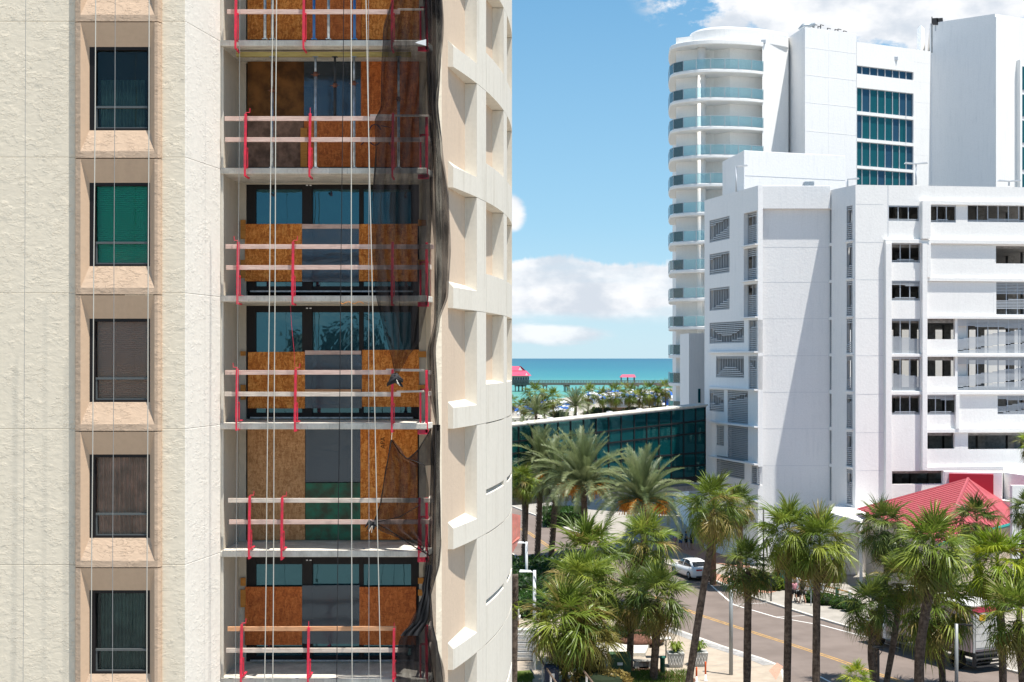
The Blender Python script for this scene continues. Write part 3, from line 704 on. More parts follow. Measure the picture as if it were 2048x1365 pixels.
# fourth
board(496, 610, 704, 817, 'osb_orange', 'square chipboard at the left of the fourth balcony from the top', tilt=.02)
board(724, 838, 700, 814, 'osb_orange', 'square chipboard behind the net knot on the fourth balcony from the top', tilt=.02)
board(610, 724, 711, 817, 'poly_sheet', 'dusty plastic sheet over the middle pane of the fourth balcony from the top', 'plastic sheet', 'plastic_sheet')
board(610, 722, 702, 710, 'lumber', 'pale lath above the plastic sheet of the fourth balcony from the top', 'plank', 'wood_plank', .04, YD - .07)
board(610, 722, 779, 784, 'lumber_warm', 'thin lath across the plastic sheet of the fourth balcony from the top', 'plank', 'wood_plank', .03, YD - .07)
# fifth
board(495, 610, 858, 1080, 'osb_pale', 'tall pale chipboard sheet at the left of the fifth balcony from the top')
board(611, 721, 858, 965, 'poly_sheet', 'dark plastic sheet above the green board of the fifth balcony from the top', 'plastic sheet', 'plastic_sheet')
board(611, 721, 966, 1080, 'ply_green', 'green painted board in the middle of the fifth balcony from the top')
ob = board(721, 835, 858, 1080, 'osb_orange', 'tall bright chipboard with stamped lettering on the fifth balcony from the top')
# lowest
board(490, 604, 1174, 1290, 'osb_red', 'square chipboard at the left of the lowest balcony', tilt=.02)
board(719, 832, 1174, 1290, 'osb_red', 'square brown board beside the bunched net on the lowest balcony', tilt=.02)
board(604, 719, 1171, 1288, 'poly_sheet', 'plastic sheet with taped seam in the middle of the lowest balcony', 'plastic sheet', 'plastic_sheet')
# fixing battens behind the square boards
for r, rowsy in ((2, ((440, 478), (520, 556))), (3, ((703, 712), (770, 800))), (5, ((1156, 1172), (1180, 1215)))):
    for k_, (y0, y1) in enumerate(rowsy):
        board(481, 491, y0, y1, 'lumber_orange', f'{"upper" if k_ == 0 else "lower"} orange batten stub left of the square board on the {T(r)}', 'batten', 'wood_batten', .05, YD - .06)
        board(836, 852, y0, y0 + 12, 'lumber_orange', f'{"upper" if k_ == 0 else "lower"} orange batten stub right of the boards on the {T(r)}', 'batten', 'wood_batten', .05, YD - .06)
# stamped letters
def textmesh(txt, size, m, name, parent, mtx, ext=.001):
    cu = bpy.data.curves.new(name, 'FONT'); cu.body = txt; cu.size = size; cu.extrude = ext; cu.align_x = 'CENTER'; cu.align_y = 'CENTER'; cu.resolution_u = 3
    t = bpy.data.objects.new(name, cu); COL.objects.link(t); dg = bpy.context.evaluated_depsgraph_get(); me = bpy.data.meshes.new_from_object(t.evaluated_get(dg))
    bpy.data.objects.remove(t); me.materials.clear(); me.materials.append(MATS[m])
    o = bpy.data.objects.new(name, me); COL.objects.link(o); o.matrix_world = mtx
    if parent is not None: o.parent = parent; o.matrix_parent_inverse = parent.matrix_world.inverted()
    return o
ms_ = Matrix.Translation(P(766, 886, YD - .034)) @ Matrix.Rotation(R(90), 4, 'X') @ Matrix.Rotation(R(90), 4, 'Z')
textmesh('APA', .15, 'ink', 'stamp', ob, ms_)
# spray marks
sp = MB(); Yq = YD - .036
cx_, cy_ = 745, 275
def arc(mb, cx, cy, rx, ry, a0, a1, r=.012, n=14):
    mb.tube([P(cx + rx * math.cos(R(a0 + (a1 - a0) * i / n)), cy + ry * math.sin(R(a0 + (a1 - a0) * i / n)), Yq) for i in range(n + 1)], r, 5)
arc(sp, 750, 270, 13, 21, 40, 330); sp.tube([P(762, 252, Yq), P(785, 256, Yq), P(778, 290, Yq)], .011, 5); sp.tube([P(722, 290, Yq), P(730, 282, Yq)], .011, 5)
tag(sp.build('spray_mark', 'ink_blue'), 'dark blue sprayed loop on the reddish board of the second balcony', 'graffiti')
# header beam + shoring props
hb = MB(); hb.pbox(472, 822, 104, 113, YB + .35, .12); tag(hb.build('timber_header', 'treated_wood'), 'greenish timber header laid under the topmost balcony slab', 'beam')
def prop(px, y0, y1, m, label, collar=None):
    t = thing('shoring_prop', label, 'steel prop', P(px, y1, YB + .4), 'steel props under the balcony slabs')
    a = P(px, y0, YB + .4); b = P(px, y1, YB + .4); cz = P(px, collar, YB + .4) if collar else a.lerp(b, .4)
    mb = MB(); mb.tube([b, (b.x, b.y, cz.z)], .034, 10); mb.build('outer_tube', m, t, True)
    mb = MB(); mb.tube([(a.x, a.y, cz.z), a], .026, 10); mb.build('inner_tube', 'rust' if m == 'rust' else m, t, True)
    mb = MB(); mb.tube([(a.x, a.y, cz.z - .04), (a.x, a.y, cz.z + .06)], .048, 10); mb.tube([(a.x - .1, a.y - .02, cz.z), (a.x + .1, a.y - .02, cz.z + .01)], .008, 6); mb.build('collar', 'rust', t, True)
    mb = MB(); mb.box(a.x - .06, a.x + .06, a.y - .06, a.y + .06, a.z - .01, a.z); mb.box(a.x - .06, a.x + .06, a.y - .06, a.y + .06, b.z, b.z + .01); mb.build('end_plate', m, t)
for px, c_, m, lb in ((544, 182, 'galv', 'galvanised prop behind the paired ropes'), (631, 150, 'galv', 'prop with a rusty upper collar'), (708, 168, 'galv', 'prop beside the plastic sheet edge'), (670, 172, 'steel_dark', 'thin dark prop with a hook before the plastic sheet'), (797, 200, 'galv', 'prop veiled by the net')):
    prop(px, 114, 336 if px != 670 else 234, m, lb + ' on the second balcony', c_)
for px, m, lb in ((530, 'galv', 'blue tinged prop left of the paired ropes'), (545, 'galv', 'prop right behind the paired ropes'), (628, 'blue_paint', 'blue grey prop near the second red post'), (657, 'galv', 'light prop in the middle'), (709, 'blue_paint', 'blue prop with an orange band')):
    prop(px, -150, 79, m, lb + ' on the topmost balcony', -30)
# guard rails, posts
def rail(row, x0, x1, y0, y1, m, label, Yr=YB - .13, d=.04):
    mb = MB(); a = P(x0, y1, Yr); b = P(x1, y0, Yr); sg = random.uniform(-.012, .012)
    mb.hexa([(a.x, Yr, a.z), (b.x, Yr, a.z + sg), (b.x, Yr + d, a.z + sg), (a.x, Yr + d, a.z), (a.x, Yr, b.z), (b.x, Yr, b.z + sg), (b.x, Yr + d, b.z + sg), (a.x, Yr + d, b.z)])
    return tag(mb.build('guard_rail', m, bevel=.004), label, 'guard rail')
RL = [(0, 454, 800, 19, 28, 'lumber', 'lower'), (0, 454, 800, -24, -15, 'lumber', 'upper'), (1, 449, 790, 233, 242, 'lumber', 'upper'), (1, 450, 848, 275, 284, 'lumber', 'lower'), (2, 451, 868, 489, 498, 'lumber', 'upper'), (2, 452, 850, 531, 540, 'lumber', 'lower'),
      (3, 450, 790, 741, 750, 'lumber', 'upper'), (3, 449, 801, 784, 793, 'lumber_pale', 'lower'), (4, 456, 868, 997, 1006, 'lumber_pale', 'upper'), (4, 458, 866, 1040, 1049, 'lumber', 'lower'), (5, 455, 792, 1254, 1263, 'lumber_warm', 'upper'), (5, 452, 816, 1297, 1306, 'lumber_pale', 'lower')]
for r, x0, x1, y0, y1, m, ul in RL:
    if y1 < 0: continue
    cn = {'lumber_warm': 'orange brown', 'lumber_pale': 'pale grey', 'lumber': 'pinkish'}[m]
    rail(r, x0, x1, y0, y1, m, f'{ul} {cn} timber guard rail across the {T(r)}')
rail(3, 772, 848, 738, 743, 'lumber_pale', 'short thin timber overlapping the upper rail of the fourth balcony', YB - .02)
rail(3, 793, 848, 782, 786, 'lumber_pale', 'short thin timber overlapping the lower rail of the fourth balcony', YB - .02)
rail(1, 740, 858, 229, 233, 'lumber_pale', 'thin timber seen through the net on the second balcony', YB - .02); rail(0, 795, 850, 17, 21, 'lumber_pale', 'thin timber seen through the net on the topmost balcony', YB - .02)
def post(px, y0, y1, hook, label, Y=YB - .2, lean=0):
    t = thing('guard_post', label, 'guard post', P(px, y1, Y), 'red guard rail posts clamped to the balcony slabs')
    a = P(px, y0, Y); b = P(px - lean, y1, Y); w_ = .027
    zc = Z(y1 - 20, Y)
    mb = MB(); mb.hexa([(b.x - w_, Y, zc), (b.x + w_, Y, zc), (b.x + w_, Y + .06, zc), (b.x - w_, Y + .06, zc), (a.x - w_, Y, a.z), (a.x + w_, Y, a.z), (a.x + w_, Y + .06, a.z), (a.x - w_, Y + .06, a.z)]); mb.build('upright', 'red_steel', t, bevel=.005)
    mb = MB(); mb.box(b.x - .02, b.x + .02, Y - .004, Y + .05, b.z, zc + .01); mb.box(b.x - .02, b.x + .02, Y + .05, Y + .5, b.z, b.z + .04); mb.box(b.x - .015, b.x + .035, Y + .06, Y + .62, zc - .025, zc - .002); mb.build('clamp', 'red_steel', t, bevel=.004)
    mb = MB(); zm = a.z * .45 + b.z * .55; mb.box(b.x + .040, b.x + .058, Y + .07, Y + .1, zc + .0, zm); mb.box(b.x + .0, b.x + .062, Y + .06, Y + .08, zm - .02, zm + .02); mb.build('brace', 'red_steel', t)
    if hook:
        s_ = hook; mb = MB(); mb.tube([(a.x, Y + .03, a.z - .02), (a.x, Y + .03, a.z + .03), (a.x + s_ * .09, Y + .03, a.z + .035), (a.x + s_ * .095, Y + .03, a.z + .13)], .009, 6); mb.build('hook', 'red_steel', t)
PT = [(0, 472, -60, 98, 0), (0, 608, -60, 98, 0), (0, 785, -60, 98, 0), (1, 491, 228, 353, 1), (1, 620, 227, 354, .01), (1, 786, 226, 355, 0), (2, 476, 484, 609, -1), (2, 586, 484, 610, 1), (2, 785, 484, 611, 0), (3, 474, 738, 862, -1), (3, 591, 739, 864, 1), (3, 785, 739, 866, 0),
      (4, 499, 994, 1119, 1), (4, 564, 996, 1121, 1), (4, 839, 996, 1125, 0), (5, 483, 1250, 1375, 1), (5, 617, 1255, 1376, .01), (5, 788, 1258, 1378, .01)]
ordn = ['left', 'middle', 'right']
for k_, (r, px, y0, y1, hk) in enumerate(PT):
    post(px, y0, y1, hk, f'{ordn[k_ % 3]} red steel guard post of the {T(r)}', lean=1.5)
for r, zi in zip(range(0, 6), zs[1:]):     # side return frames at the right end of each slab
    t = thing('side_guard_frame', f'red steel side guard frame at the right end of the {T(r)}', 'guard frame', (bRx, YB, zi), 'red side frames at the slab ends')
    for dx, dy in ((.0, .05), (.08, .75)):
        mb = MB(); mb.box(bRx + dx - .03, bRx + dx + .03, YB + dy - .03, YB + dy + .03, zi - .22, zi + 1.2); mb.build('upright', 'red_steel', t, bevel=.005)
    mb = MB(); mb.box(bRx - .16, bRx - .12, YB + .1, YB + .14, zi, zi + .78); mb.box(bRx - .16, bRx + .04, YB + .1, YB + .14, zi + .74, zi + .78); mb.build('brace', 'red_steel', t)
    mb = MB(); mb.prism([(bRx - .2, YB + .02), (bRx + .05, YB + .02), (bRx + .05, YB + .1)], zi - .25, zi - TH - .01); mb.build('gusset', 'red_steel', t)
    mb = MB(); mb.box(bRx + .04, bRx + .08, YB + .03, YB + 1.3, zi + 1.1, zi + 1.19); mb.box(bRx + .04, bRx + .08, YB + .03, YB + 1.3, zi + .62, zi + .71); mb.build('side_rail', 'lumber_pale', t)
# ---- ropes
def rope(x0, x1, Y, r, m, label, y0=-120, y1=1480, grp=None, sag=0):
    n = 24; pts = []
    for i in range(n + 1):
        u = i / n; pts.append(P(x0 + (x1 - x0) * u + sag * math.sin(math.pi * u) + .25 * math.sin(u * 17 + x0), y0 + (y1 - y0) * u, Y))
    mb = MB(); mb.tube(pts, r, 6); return tag(mb.build('rope', m, None, True), label, 'rope', grp)
RG = 'ropes hanging down the front of the building'
for a_, b_, Y, r, m, lb in ((192.5, 181, 28.7, .0105, 'rope_white', 'thick white rope along the left edge of the small windows'), (299, 293, 28.7, .0105, 'rope_white', 'thick white rope along the right edge of the small windows'),
        (231, 224, 28.9, .006, 'rope_grey', 'thin grey line down the middle of the small windows'), (52, 46, 28.9, .005, 'rope_grey', 'thin pale line on the far left wall'),
        (547, 528, 30.4, .0112, 'rope_white', 'left one of the paired white ropes before the balconies'), (553.5, 545, 30.4, .0112, 'rope_white', 'right one of the paired white ropes before the balconies'),
        (702, 704, 30.4, .0112, 'rope_white', 'single thick white rope down the middle of the balconies'), (729, 764, 30.4, .0112, 'rope_white', 'slanting thick white rope just left of the net'),
        (737, 738, 30.6, .006, 'rope_grey', 'thin grey line crossing the slanting rope'), (689, 672, 30.6, .0085, 'rope_black', 'black line down the middle of the balconies'), (481, 470, 30.6, .005, 'rope_grey', 'thin grey wire at the left end of the balconies')):
    rope(a_, b_, Y, r, m, lb, grp=RG)
tw = MB(); tw.tube([P(581, 610, YB - .1), P(583, 650, YB - .1), P(588, 700, YB - .12), P(590, 738, YB - .12)], .004, 5); tag(tw.build('red_cord', 'red_steel'), 'thin red cord hanging between the third and fourth balconies', 'cord')
oc = MB(); oc.tube([P(680 + i * 6, 606 + 2.5 * math.sin(i * 1.7), YB - .03) for i in range(9)], .007, 5); tag(oc.build('orange_cord', 'cord_orange'), 'orange cord dangling under the third balcony slab', 'cord')
# ---- black debris netting
def interp(pts, y):
    for (x0, y0), (x1, y1) in zip(pts[:-1], pts[1:]):
        if y0 <= y <= y1: u = (y - y0) / (y1 - y0 + 1e-9); u = u * u * (3 - 2 * u) * .5 + u * .5; return x0 + (x1 - x0) * u
    return pts[0][0] if y < pts[0][1] else pts[-1][0]
def drape(mb, left, right, Y0, amp, folds, rows=70, cols=44, seed=0, bunch=1.0):
    y0, y1 = left[0][1], left[-1][1]; b = len(mb.v)
    for i in range(rows + 1):
        v = i / rows; y = y0 + (y1 - y0) * v; xl, xr = interp(left, y), interp(right, y)
        wpx = max(xr - xl, 1)
        for j in range(cols + 1):
            u = j / cols
            nz = noise.noise(Vector((u * 3 + seed, v * 3, seed))) ; n2 = noise.noise(Vector((u * 9 + seed, v * 5, seed + 4)))
            ph = folds * u * 2 * math.pi + nz * 2.2 + v * 2
            xx = xl + wpx * u + (math.cos(ph) * .16 * wpx / folds) * min(1, .35 + abs(nz) * 1.5)
            if j in (0, cols): xx = xl + wpx * u + n2 * 9
            mb.v.append(tuple(P(xx, y, Y0 + amp * math.sin(ph) + .12 * nz)))
    for i in range(rows):
        for j in range(cols):
            a = b + i * (cols + 1) + j; mb.f.append((a, a + 1, a + cols + 2, a + cols + 1))
def edge(mb, pts, Y, r=.008): mb.tube([P(x, y, Y) for x, y in pts], r, 5)
NG = 'black debris nets on the balcony ends'
n_t = thing('debris_net', 'large black debris net draped over the upper balconies and knotted to a red post', 'debris net', P(840, 300, 31.6), NG)
mb = MB(); L1 = [(792, -60), (786, 0), (768, 60), (763, 130), (762, 215), (750, 240), (752, 300), (746, 400), (745, 500), (752, 590), (768, 660), (783, 715), (790, 748)]
R1 = [(872, -60), (880, 0), (882, 60), (882, 130), (866, 230), (868, 300), (866, 400), (860, 500), (858, 590), (842, 680), (812, 722), (798, 748)]
drape(mb, L1, R1, 31.62, .07, 5, 110, 60, 1); edge(mb, L1, 31.6, .006)
mb.build('net_sheet', 'net', n_t, True)
mb = MB(); L2 = [(846, -60), (850, 60), (855, 200), (862, 330), (868, 480), (868, 640), (856, 700), (858, 770), (872, 862)]
R2 = [(880, -60), (884, 60), (881, 150), (877, 210), (886, 300), (896, 400), (902, 500), (897, 590), (880, 640), (872, 700), (876, 780), (879, 862)]
drape(mb, L2, R2, 31.55, .06, 4, 110, 30, 5); drape(mb, [(x + 4, y) for x, y in L2], [(x - 5, y) for x, y in R2], 31.62, .05, 3, 110, 26, 45)
edge(mb, [(842, -60), (862, 200), (876, 330), (881, 480)], 31.52, .007)
mb.build('net_sheet', 'net', n_t, True)
kn = MB()
for q in range(9):
    an = q * 2.4; c = P(790 + 6 * math.cos(an), 756 + 6 * math.sin(an), 31.55)
    kn.tube([P(793, 748, 31.6), c, P(790 + 16 * math.cos(an * 1.3), 760 + 15 * abs(math.sin(an)), 31.5 + .04 * math.sin(q))], [.03, .055, .012], 6)
kn.build('net_knot', 'net_solid', n_t, True)
tl = MB(); tl.tube([P(793, 760, 31.45), P(797, 768, 31.42), P(800, 772, 31.45), P(794, 766, 31.4)], .01, 5); tl.build('tie', 'rope_white', n_t)
n_t = thing('debris_net', 'small black debris net hooked up and tied back on the fifth balcony', 'debris net', P(810, 1000, 31.6), NG)
mb = MB(); L3 = [(781, 880), (779, 900), (770, 950), (764, 1000), (748, 1044), (760, 1060), (800, 1078), (838, 1092), (852, 1112)]
R3 = [(787, 880), (800, 906), (822, 918), (848, 890), (862, 870), (866, 1000), (862, 1060), (858, 1112)]
R3 = [(787, 880), (806, 912), (850, 930), (858, 980), (858, 1060), (856, 1112)]
drape(mb, L3, R3, 31.62, .06, 4, 70, 50, 9); edge(mb, [(783, 880), (800, 906), (814, 918), (822, 915), (838, 898), (862, 858)], 31.6, .014)
edge(mb, [(783, 880), (770, 950), (762, 1005), (748, 1046)], 31.6, .016); edge(mb, [(748, 1046), (775, 1058), (800, 1075), (830, 1095), (860, 1112)], 31.6, .014); edge(mb, [(748, 1046), (800, 1034), (840, 1010)], 31.6, .01)
b0 = len(mb.v); mb.v += [tuple(P(*p, 31.62)) for p in ((814, 918), (836, 900), (862, 860), (870, 930), (850, 932))]; mb.f.append(tuple(range(b0, b0 + 5)))
mb.build('net_sheet', 'net', n_t, True)
kn = MB()
for q in range(7): kn.tube([P(748, 1048, 31.55), P(744 + 5 * math.cos(q), 1048 + 6 * math.sin(q * 1.7), 31.5), P(742 + 12 * math.cos(q * 1.1), 1054 + 7 * math.sin(q), 31.52)], [.03, .045, .01], 6)
kn.build('net_knot', 'net_solid', n_t, True)
tl = MB(); tl.tube([P(744, 1052, 31.45), P(738, 1064, 31.42)], .008, 5); tl.tube([P(745, 1052, 31.45), P(743, 1066, 31.42)], .006, 5); tl.tube([P(784, 866, 31.7), P(783, 882, 31.62)], .006, 5); tl.build('tie', 'rope_white', n_t)
n_t = thing('debris_net', 'long bunched black net hanging down the right end of the lower balconies', 'debris net', P(860, 1200, 31.6), NG)
mb = MB(); L4 = [(866, 850), (862, 930), (860, 1020), (858, 1100), (850, 1140), (846, 1200), (822, 1250), (806, 1268), (798, 1285), (792, 1330), (794, 1400)]
R4 = [(880, 850), (879, 930), (880, 1020), (882, 1080), (878, 1130), (862, 1190), (866, 1250), (874, 1290), (884, 1350), (892, 1400)]
drape(mb, L4, R4, 31.55, .05, 4, 110, 40, 14); drape(mb, L4, R4, 31.62, .05, 3, 90, 30, 21)
edge(mb, R4, 31.5, .008); edge(mb, L4, 31.5, .008); edge(mb, [(872, 850), (868, 1000), (864, 1130), (852, 1250), (868, 1365)], 31.5, .014)
mb.build('net_sheet', 'net', n_t, True)
mb = MB(); drape(mb, [(852, 1130), (846, 1180), (830, 1240), (800, 1272)], [(864, 1130), (860, 1180), (856, 1240), (838, 1272)], 31.5, .04, 3, 30, 16, 31); mb.build('net_gather', 'net_solid', n_t, True)
wb = MB(); wb.hexa([P(830, 86, 31.5), P(852, 92, 31.5), P(852, 92, 31.52), P(830, 86, 31.52), P(836, 83, 31.5), P(852, 79, 31.5), P(852, 79, 31.52), P(836, 83, 31.52)]); tag(wb.build('white_tag', 'sign_white'), 'small white flap of sheet at the right end of the topmost slab', 'flap')
# ------------------------------------------------------------------ hotel tower (right, behind)
H = thing('hotel_tower', 'tall white hotel tower with curved glass balconies and teal window bands', 'building', (30, 165, 0))
FHh = 57.2 / F * 159.8
zroofT = Z(53, 160)
zs0 = Z(144.4, 159.8)          # underside of the first balcony slab
outer_px = [(1527, 161.3), (1500, 160.5), (1465, 160.0), (1425, 159.8), (1395, 160.2), (1370, 161.0), (1352, 162.0), (1341, 163.3), (1338, 165.8), (1337, 168.7), (1340, 172)]
def smooth_poly(pts, n=4):
    out = []
    m = len(pts)
    for i in range(m - 1):
        p0, p1, p2, p3 = [Vector(pts[max(0, min(m - 1, i + k))]) for k in (-1, 0, 1, 2)]
        for k in range(n):
            t = k / n; out.append(tuple(.5 * ((2 * p1) + (-p0 + p2) * t + (2 * p0 - 5 * p1 + 4 * p2 - p3) * t * t + (-p0 + 3 * p1 - 3 * p2 + p3) * t ** 3)))
    out.append(tuple(pts[-1])); return out
outp = smooth_poly([XY(*p) for p in outer_px])
wallp = [XY(1352, 171), XY(1352, 163.8), XY(1395, 162.6), XY(1411, 163.4), XY(1428, 163.2), XY(1460, 162.0), XY(1524, 163.3), XY(1577, 164.6)]
wp = MB(); wp.prism(wallp + [XY(1577, 190), XY(1345, 190)], -.5, Z(62, 160.2)); wp.build('tower_wall', 'white_wall_warm', H)
par_px = [(1577, 163.9), (1527, 161.6), (1490, 160.8), (1450, 160.4), (1415, 161.0), (1392, 162.2), (1380, 164.0), (1377, 166.5)]
parp = smooth_poly([XY(*p) for p in par_px])
pm = MB(); pm.prism(parp + [XY(1377, 185), XY(1577, 185)], Z(84, 160), Z(53, 160.4)); pm.build('roof_parapet', 'white_wall_warm', H, bevel=.25)
bt = MB(); fp = [XY(1524.5, 161.3), XY(1577, 164.2)]
bt.prism([fp[0], fp[1], XY(1577, 165.5), XY(1524.5, 164.5)], -.5, Z(80, 160.4)); bt.build('tower_wall', 'white_wall_warm', H)
cl = MB(); c_ = XY(1403, 161.9); cl.lathe([(.48, -.5), (.48, Z(90, 161))], c_[0], c_[1], 20); cl.build('column', 'white_wall_warm', H, True)
for i in range(-1, 13):
    zb = zs0 - FHh * i
    if zb < 3: break
    m_ = MB(); inn = [XY(1577, 165.5), XY(1360, 166), XY(1352, 170.5), XY(1341, 173)]
    # fat lip at the edge, sloping soffit inwards
    top = outp; z1 = zb + .36
    if i == -1: zb = Z(88, 159.8); z1 = zb + .5; top = outp
    m_.prism([XY(1527, 164.5)] + top + [XY(1352, 172), XY(1352, 166)], zb, z1)
    sl = m_.build('balcony_slab', 'white_wall_warm', H, bevel=.06)
    if i == -1: continue
    # glass rail panels
    rp = off(top, .12) if False else [tuple(Vector(p) * .9993 + Vector(XY(1430, 163)) * .0007) for p in top]
    step = 3; idx = list(range(0, len(rp) - 1, step)) + [len(rp) - 1]
    # equal-length panels
    cum = [0]
    for a, b in zip(rp[:-1], rp[1:]): cum.append(cum[-1] + (Vector(b) - Vector(a)).length)
    def at(sv):
        for q in range(len(rp) - 1):
            if cum[q] <= sv <= cum[q + 1]: u = (sv - cum[q]) / (cum[q + 1] - cum[q] + 1e-9); return Vector(rp[q]).lerp(Vector(rp[q + 1]), u)
        return Vector(rp[-1])
    n_ = 13; Lr = cum[-1]
    for q in range(n_):
        a = at(Lr * q / n_ + .03); b = at(Lr * (q + 1) / n_ - .03)
        if (a.x - 0) / a.y * F + 1024 > 1528: continue
        t = (b - a).normalized(); nn = Vector((-t.y, t.x)) * .012
        g = MB(); g.prism([tuple(a), tuple(b), tuple(b + nn), tuple(a + nn)], z1 + .06, z1 + 1.14); g.build('glass_panel', 'glass_rail', sl)
        p_ = MB(); p_.box(a.x - .03, a.x + .03, a.y - .03, a.y + .03, z1, z1 + 1.12)
        p_.build('rail_post', 'louvre', sl)
    tr = MB(); tr.tube([(*p, z1 + 1.16) for p in rp], .025, 5); tr.build('top_rail', 'louvre_light', sl)
# projecting mass and right block
M = Pl(1610, 160, 1860, 168.5)
zM1 = Z(54, 160); zM2 = Z(84, M.Yat(1713))
sd = MB(); sd.prism([XY(1577, 165.2), XY(1610, 160), tuple(Vector(XY(1713, M.Yat(1713)))), XY(1713, 190), XY(1577, 190)], -.5, zM1); sd.build('lift_shaft', 'white_wall', H)
mm = MB()
tx = M.s_; colsx = [1713.5, 1725.3, 1741, 1756.6, 1771.5, 1786.4, 1800, 1813.5, 1826.6]
rowsY = [(131, 148), (175, 223), (229, 277), (283, 332), (337, 386), (391, 440)]
hl = [(tx(1713.5), tx(1826.6), M.z(1713.5, b), M.z(1713.5, a)) for a, b in rowsY]
M.wall(mm, tx(1713), tx(1862), -.5, zM2, hl, .5, .04); mm.build('facade_wall', 'white_wall_warm', H)
q = MB(); q.prism([M.pt(tx(1713), 0, -.6)[:2], M.pt(tx(1862), 0, -.6)[:2], XY(1862, 190), XY(1713, 190)], -.5, zM2 - .3); q.build('tower_core', 'white_wall', H)
for ri, (a, b) in enumerate(rowsY):
    fr = MB(); z0, z1 = M.z(1713.5, b), M.z(1713.5, a)
    for x in colsx: M.bx(fr, tx(x) - .05, tx(x) + .05, z0, z1, -.1, -.24)
    M.bx(fr, tx(1713.5), tx(1826.6), z0, z0 + .07, -.12, -.24); M.bx(fr, tx(1713.5), tx(1826.6), z1 - .07, z1, -.12, -.24)
    wdw = fr.build('window', 'louvre', H)
    for ci in range(8):
        g = MB(); M.bx(g, tx(colsx[ci]) + .05, tx(colsx[ci + 1]) - .05, z0 + .07, z1 - .07, -.18, -.2)
        g.build('pane', 'glass_hotel_blue' if ri == 0 or ci == 7 or (ri + ci) % 5 == 2 else 'glass_hotel', wdw)
cc = MB()
for px_, py_ in ((1793, 116), (1528, 82)):
    Yc = M.Yat(px_) if px_ > 1600 else 161.5
    a = P(px_, py_, Yc - .5); cc.box(a.x - .25, a.x + .25, a.y + .3, a.y + .8, a.z - .2, a.z + .2)
cc.build('wall_box', 'louvre_light', H)
zR = Z(28, 163.9)
K = Pl(1990, 163.9, 2200, 172)
rb = MB(); rb.prism([XY(1860, 168.6), XY(1990, 163.9), XY(2200, 172), XY(2200, 200), XY(1850, 200)], -.5, zR); rb.build('lift_block', 'white_wall', H)
rf = MB(); K.bx(rf, 0.02, K.s_(2036), 3, K.z(1990, 34), .14, .0); rf.build('facade_wall', 'white_wall_warm', H)
fr = MB(); fr.hexa([K.pt(K.s_(2031), 0, .1), K.pt(K.s_(2035), 0, .1), K.pt(K.s_(2035), 0, .7), K.pt(K.s_(2031), 0, .7)] + [K.pt(K.s_(x), K.z(2033, 122), d) for x, d in ((2031, .1), (2035, .1), (2035, .7), (2031, .7))]); fr.build('wall_fin', 'white_wall_warm', H)
for a, b in ((132, 181), (188, 234), (240, 287), (293, 341), (347, 394)):
    f_ = MB(); K.bx(f_, K.s_(2038), K.s_(2150), K.z(2040, b), K.z(2040, a), .06, .0); w_ = f_.build('window', 'louvre', H)
    for x in range(2039, 2140, 16):
        g = MB(); K.bx(g, K.s_(x), K.s_(x + 15), K.z(2040, b) + .1, K.z(2040, a) - .1, .09, .065); g.build('pane', 'glass_hotel', w_)
fn = MB(); fn.prism([XY(1834, 172), XY(1842, 170), XY(1850, 172), XY(1850, 190), XY(1834, 190)], 10, Z(50, 170)); fn.build('parapet_fin', 'white_wall_warm', H)
jt = MB()     # façade joints
for py in (110, 150, 192, 246, 300):
    zz_ = M.z(1713, py); M.bx(jt, tx(1828), tx(1862), zz_, zz_ + .04, .046, .03)
jt.build('wall_joint', 'white_wall', H)
jt = MB(); S1_ = Pl(1610, 160, 1713, M.Yat(1713)); S2_ = Pl(1860, 168.6, 1990, 163.9); S3_ = Pl(1577, 165.2, 1610, 160)
for py in (95, 150, 205, 262): z_ = S1_.z(1610, py); S1_.bx(jt, .05, S1_.L - .05, z_, z_ + .035, .012, -.01); S3_.bx(jt, .05, S3_.L - .05, z_, z_ + .035, .012, -.01)
for py in (75, 130, 186, 243, 300): z_ = S2_.z(1990, py); S2_.bx(jt, .1, S2_.L - .05, z_, z_ + .035, .012, -.01)
S1_.bx(jt, S1_.s_(1657), S1_.s_(1657) + .035, 10, zM1 - .1, .012, -.01); jt.build('wall_joint', 'white_wall', H)
# roof kit on the hotel
for px_, lb in ((1645, 'tilted grey satellite dish frame'),):
    t = thing('roof_antenna', 'row of small antennas and a curved duct on the hotel roof', 'antenna', P(px_, 56, 166))
    mb = MB(); mb.tube([P(1600, 60, 168), P(1606, 52, 168), P(1630, 50, 168)], .25, 8); mb.build('duct', 'galv', t, True)
    for x in (1620, 1628, 1636, 1641, 1655, 1670, 1676, 1687):
        mb = MB(); a = P(x, 75, 168); b = P(x, 47 + random.random() * 8 + (x - 1620) * .12, 168); mb.tube([a, b], .06, 5); mb.tube([b, (b.x + .4, b.y, b.z - .1)], .05, 4); mb.build('mast', 'steel_dark', t)
t = thing('roof_floodlight', 'pair of dark floodlights on the right hotel roof', 'floodlight', P(1878, 45, 166))
for x in (1872, 1882):
    a = P(x, 42, 168); mb = MB(); mb.hexa([(a.x - .4, a.y, a.z - .4), (a.x + .3, a.y, a.z - .5), (a.x + .4, a.y + .3, a.z - .5), (a.x - .3, a.y + .3, a.z - .4), (a.x - .55, a.y, a.z + .3), (a.x + .2, a.y, a.z + .35), (a.x + .3, a.y + .3, a.z + .35), (a.x - .4, a.y + .3, a.z + .3)]); mb.build('lamp_head', 'steel_dark', t)
    mb = MB(); mb.tube([(a.x, a.y + .2, a.z), (a.x, a.y + .2, a.z - 1.2)], .06, 5); mb.build('bracket', 'louvre', t)
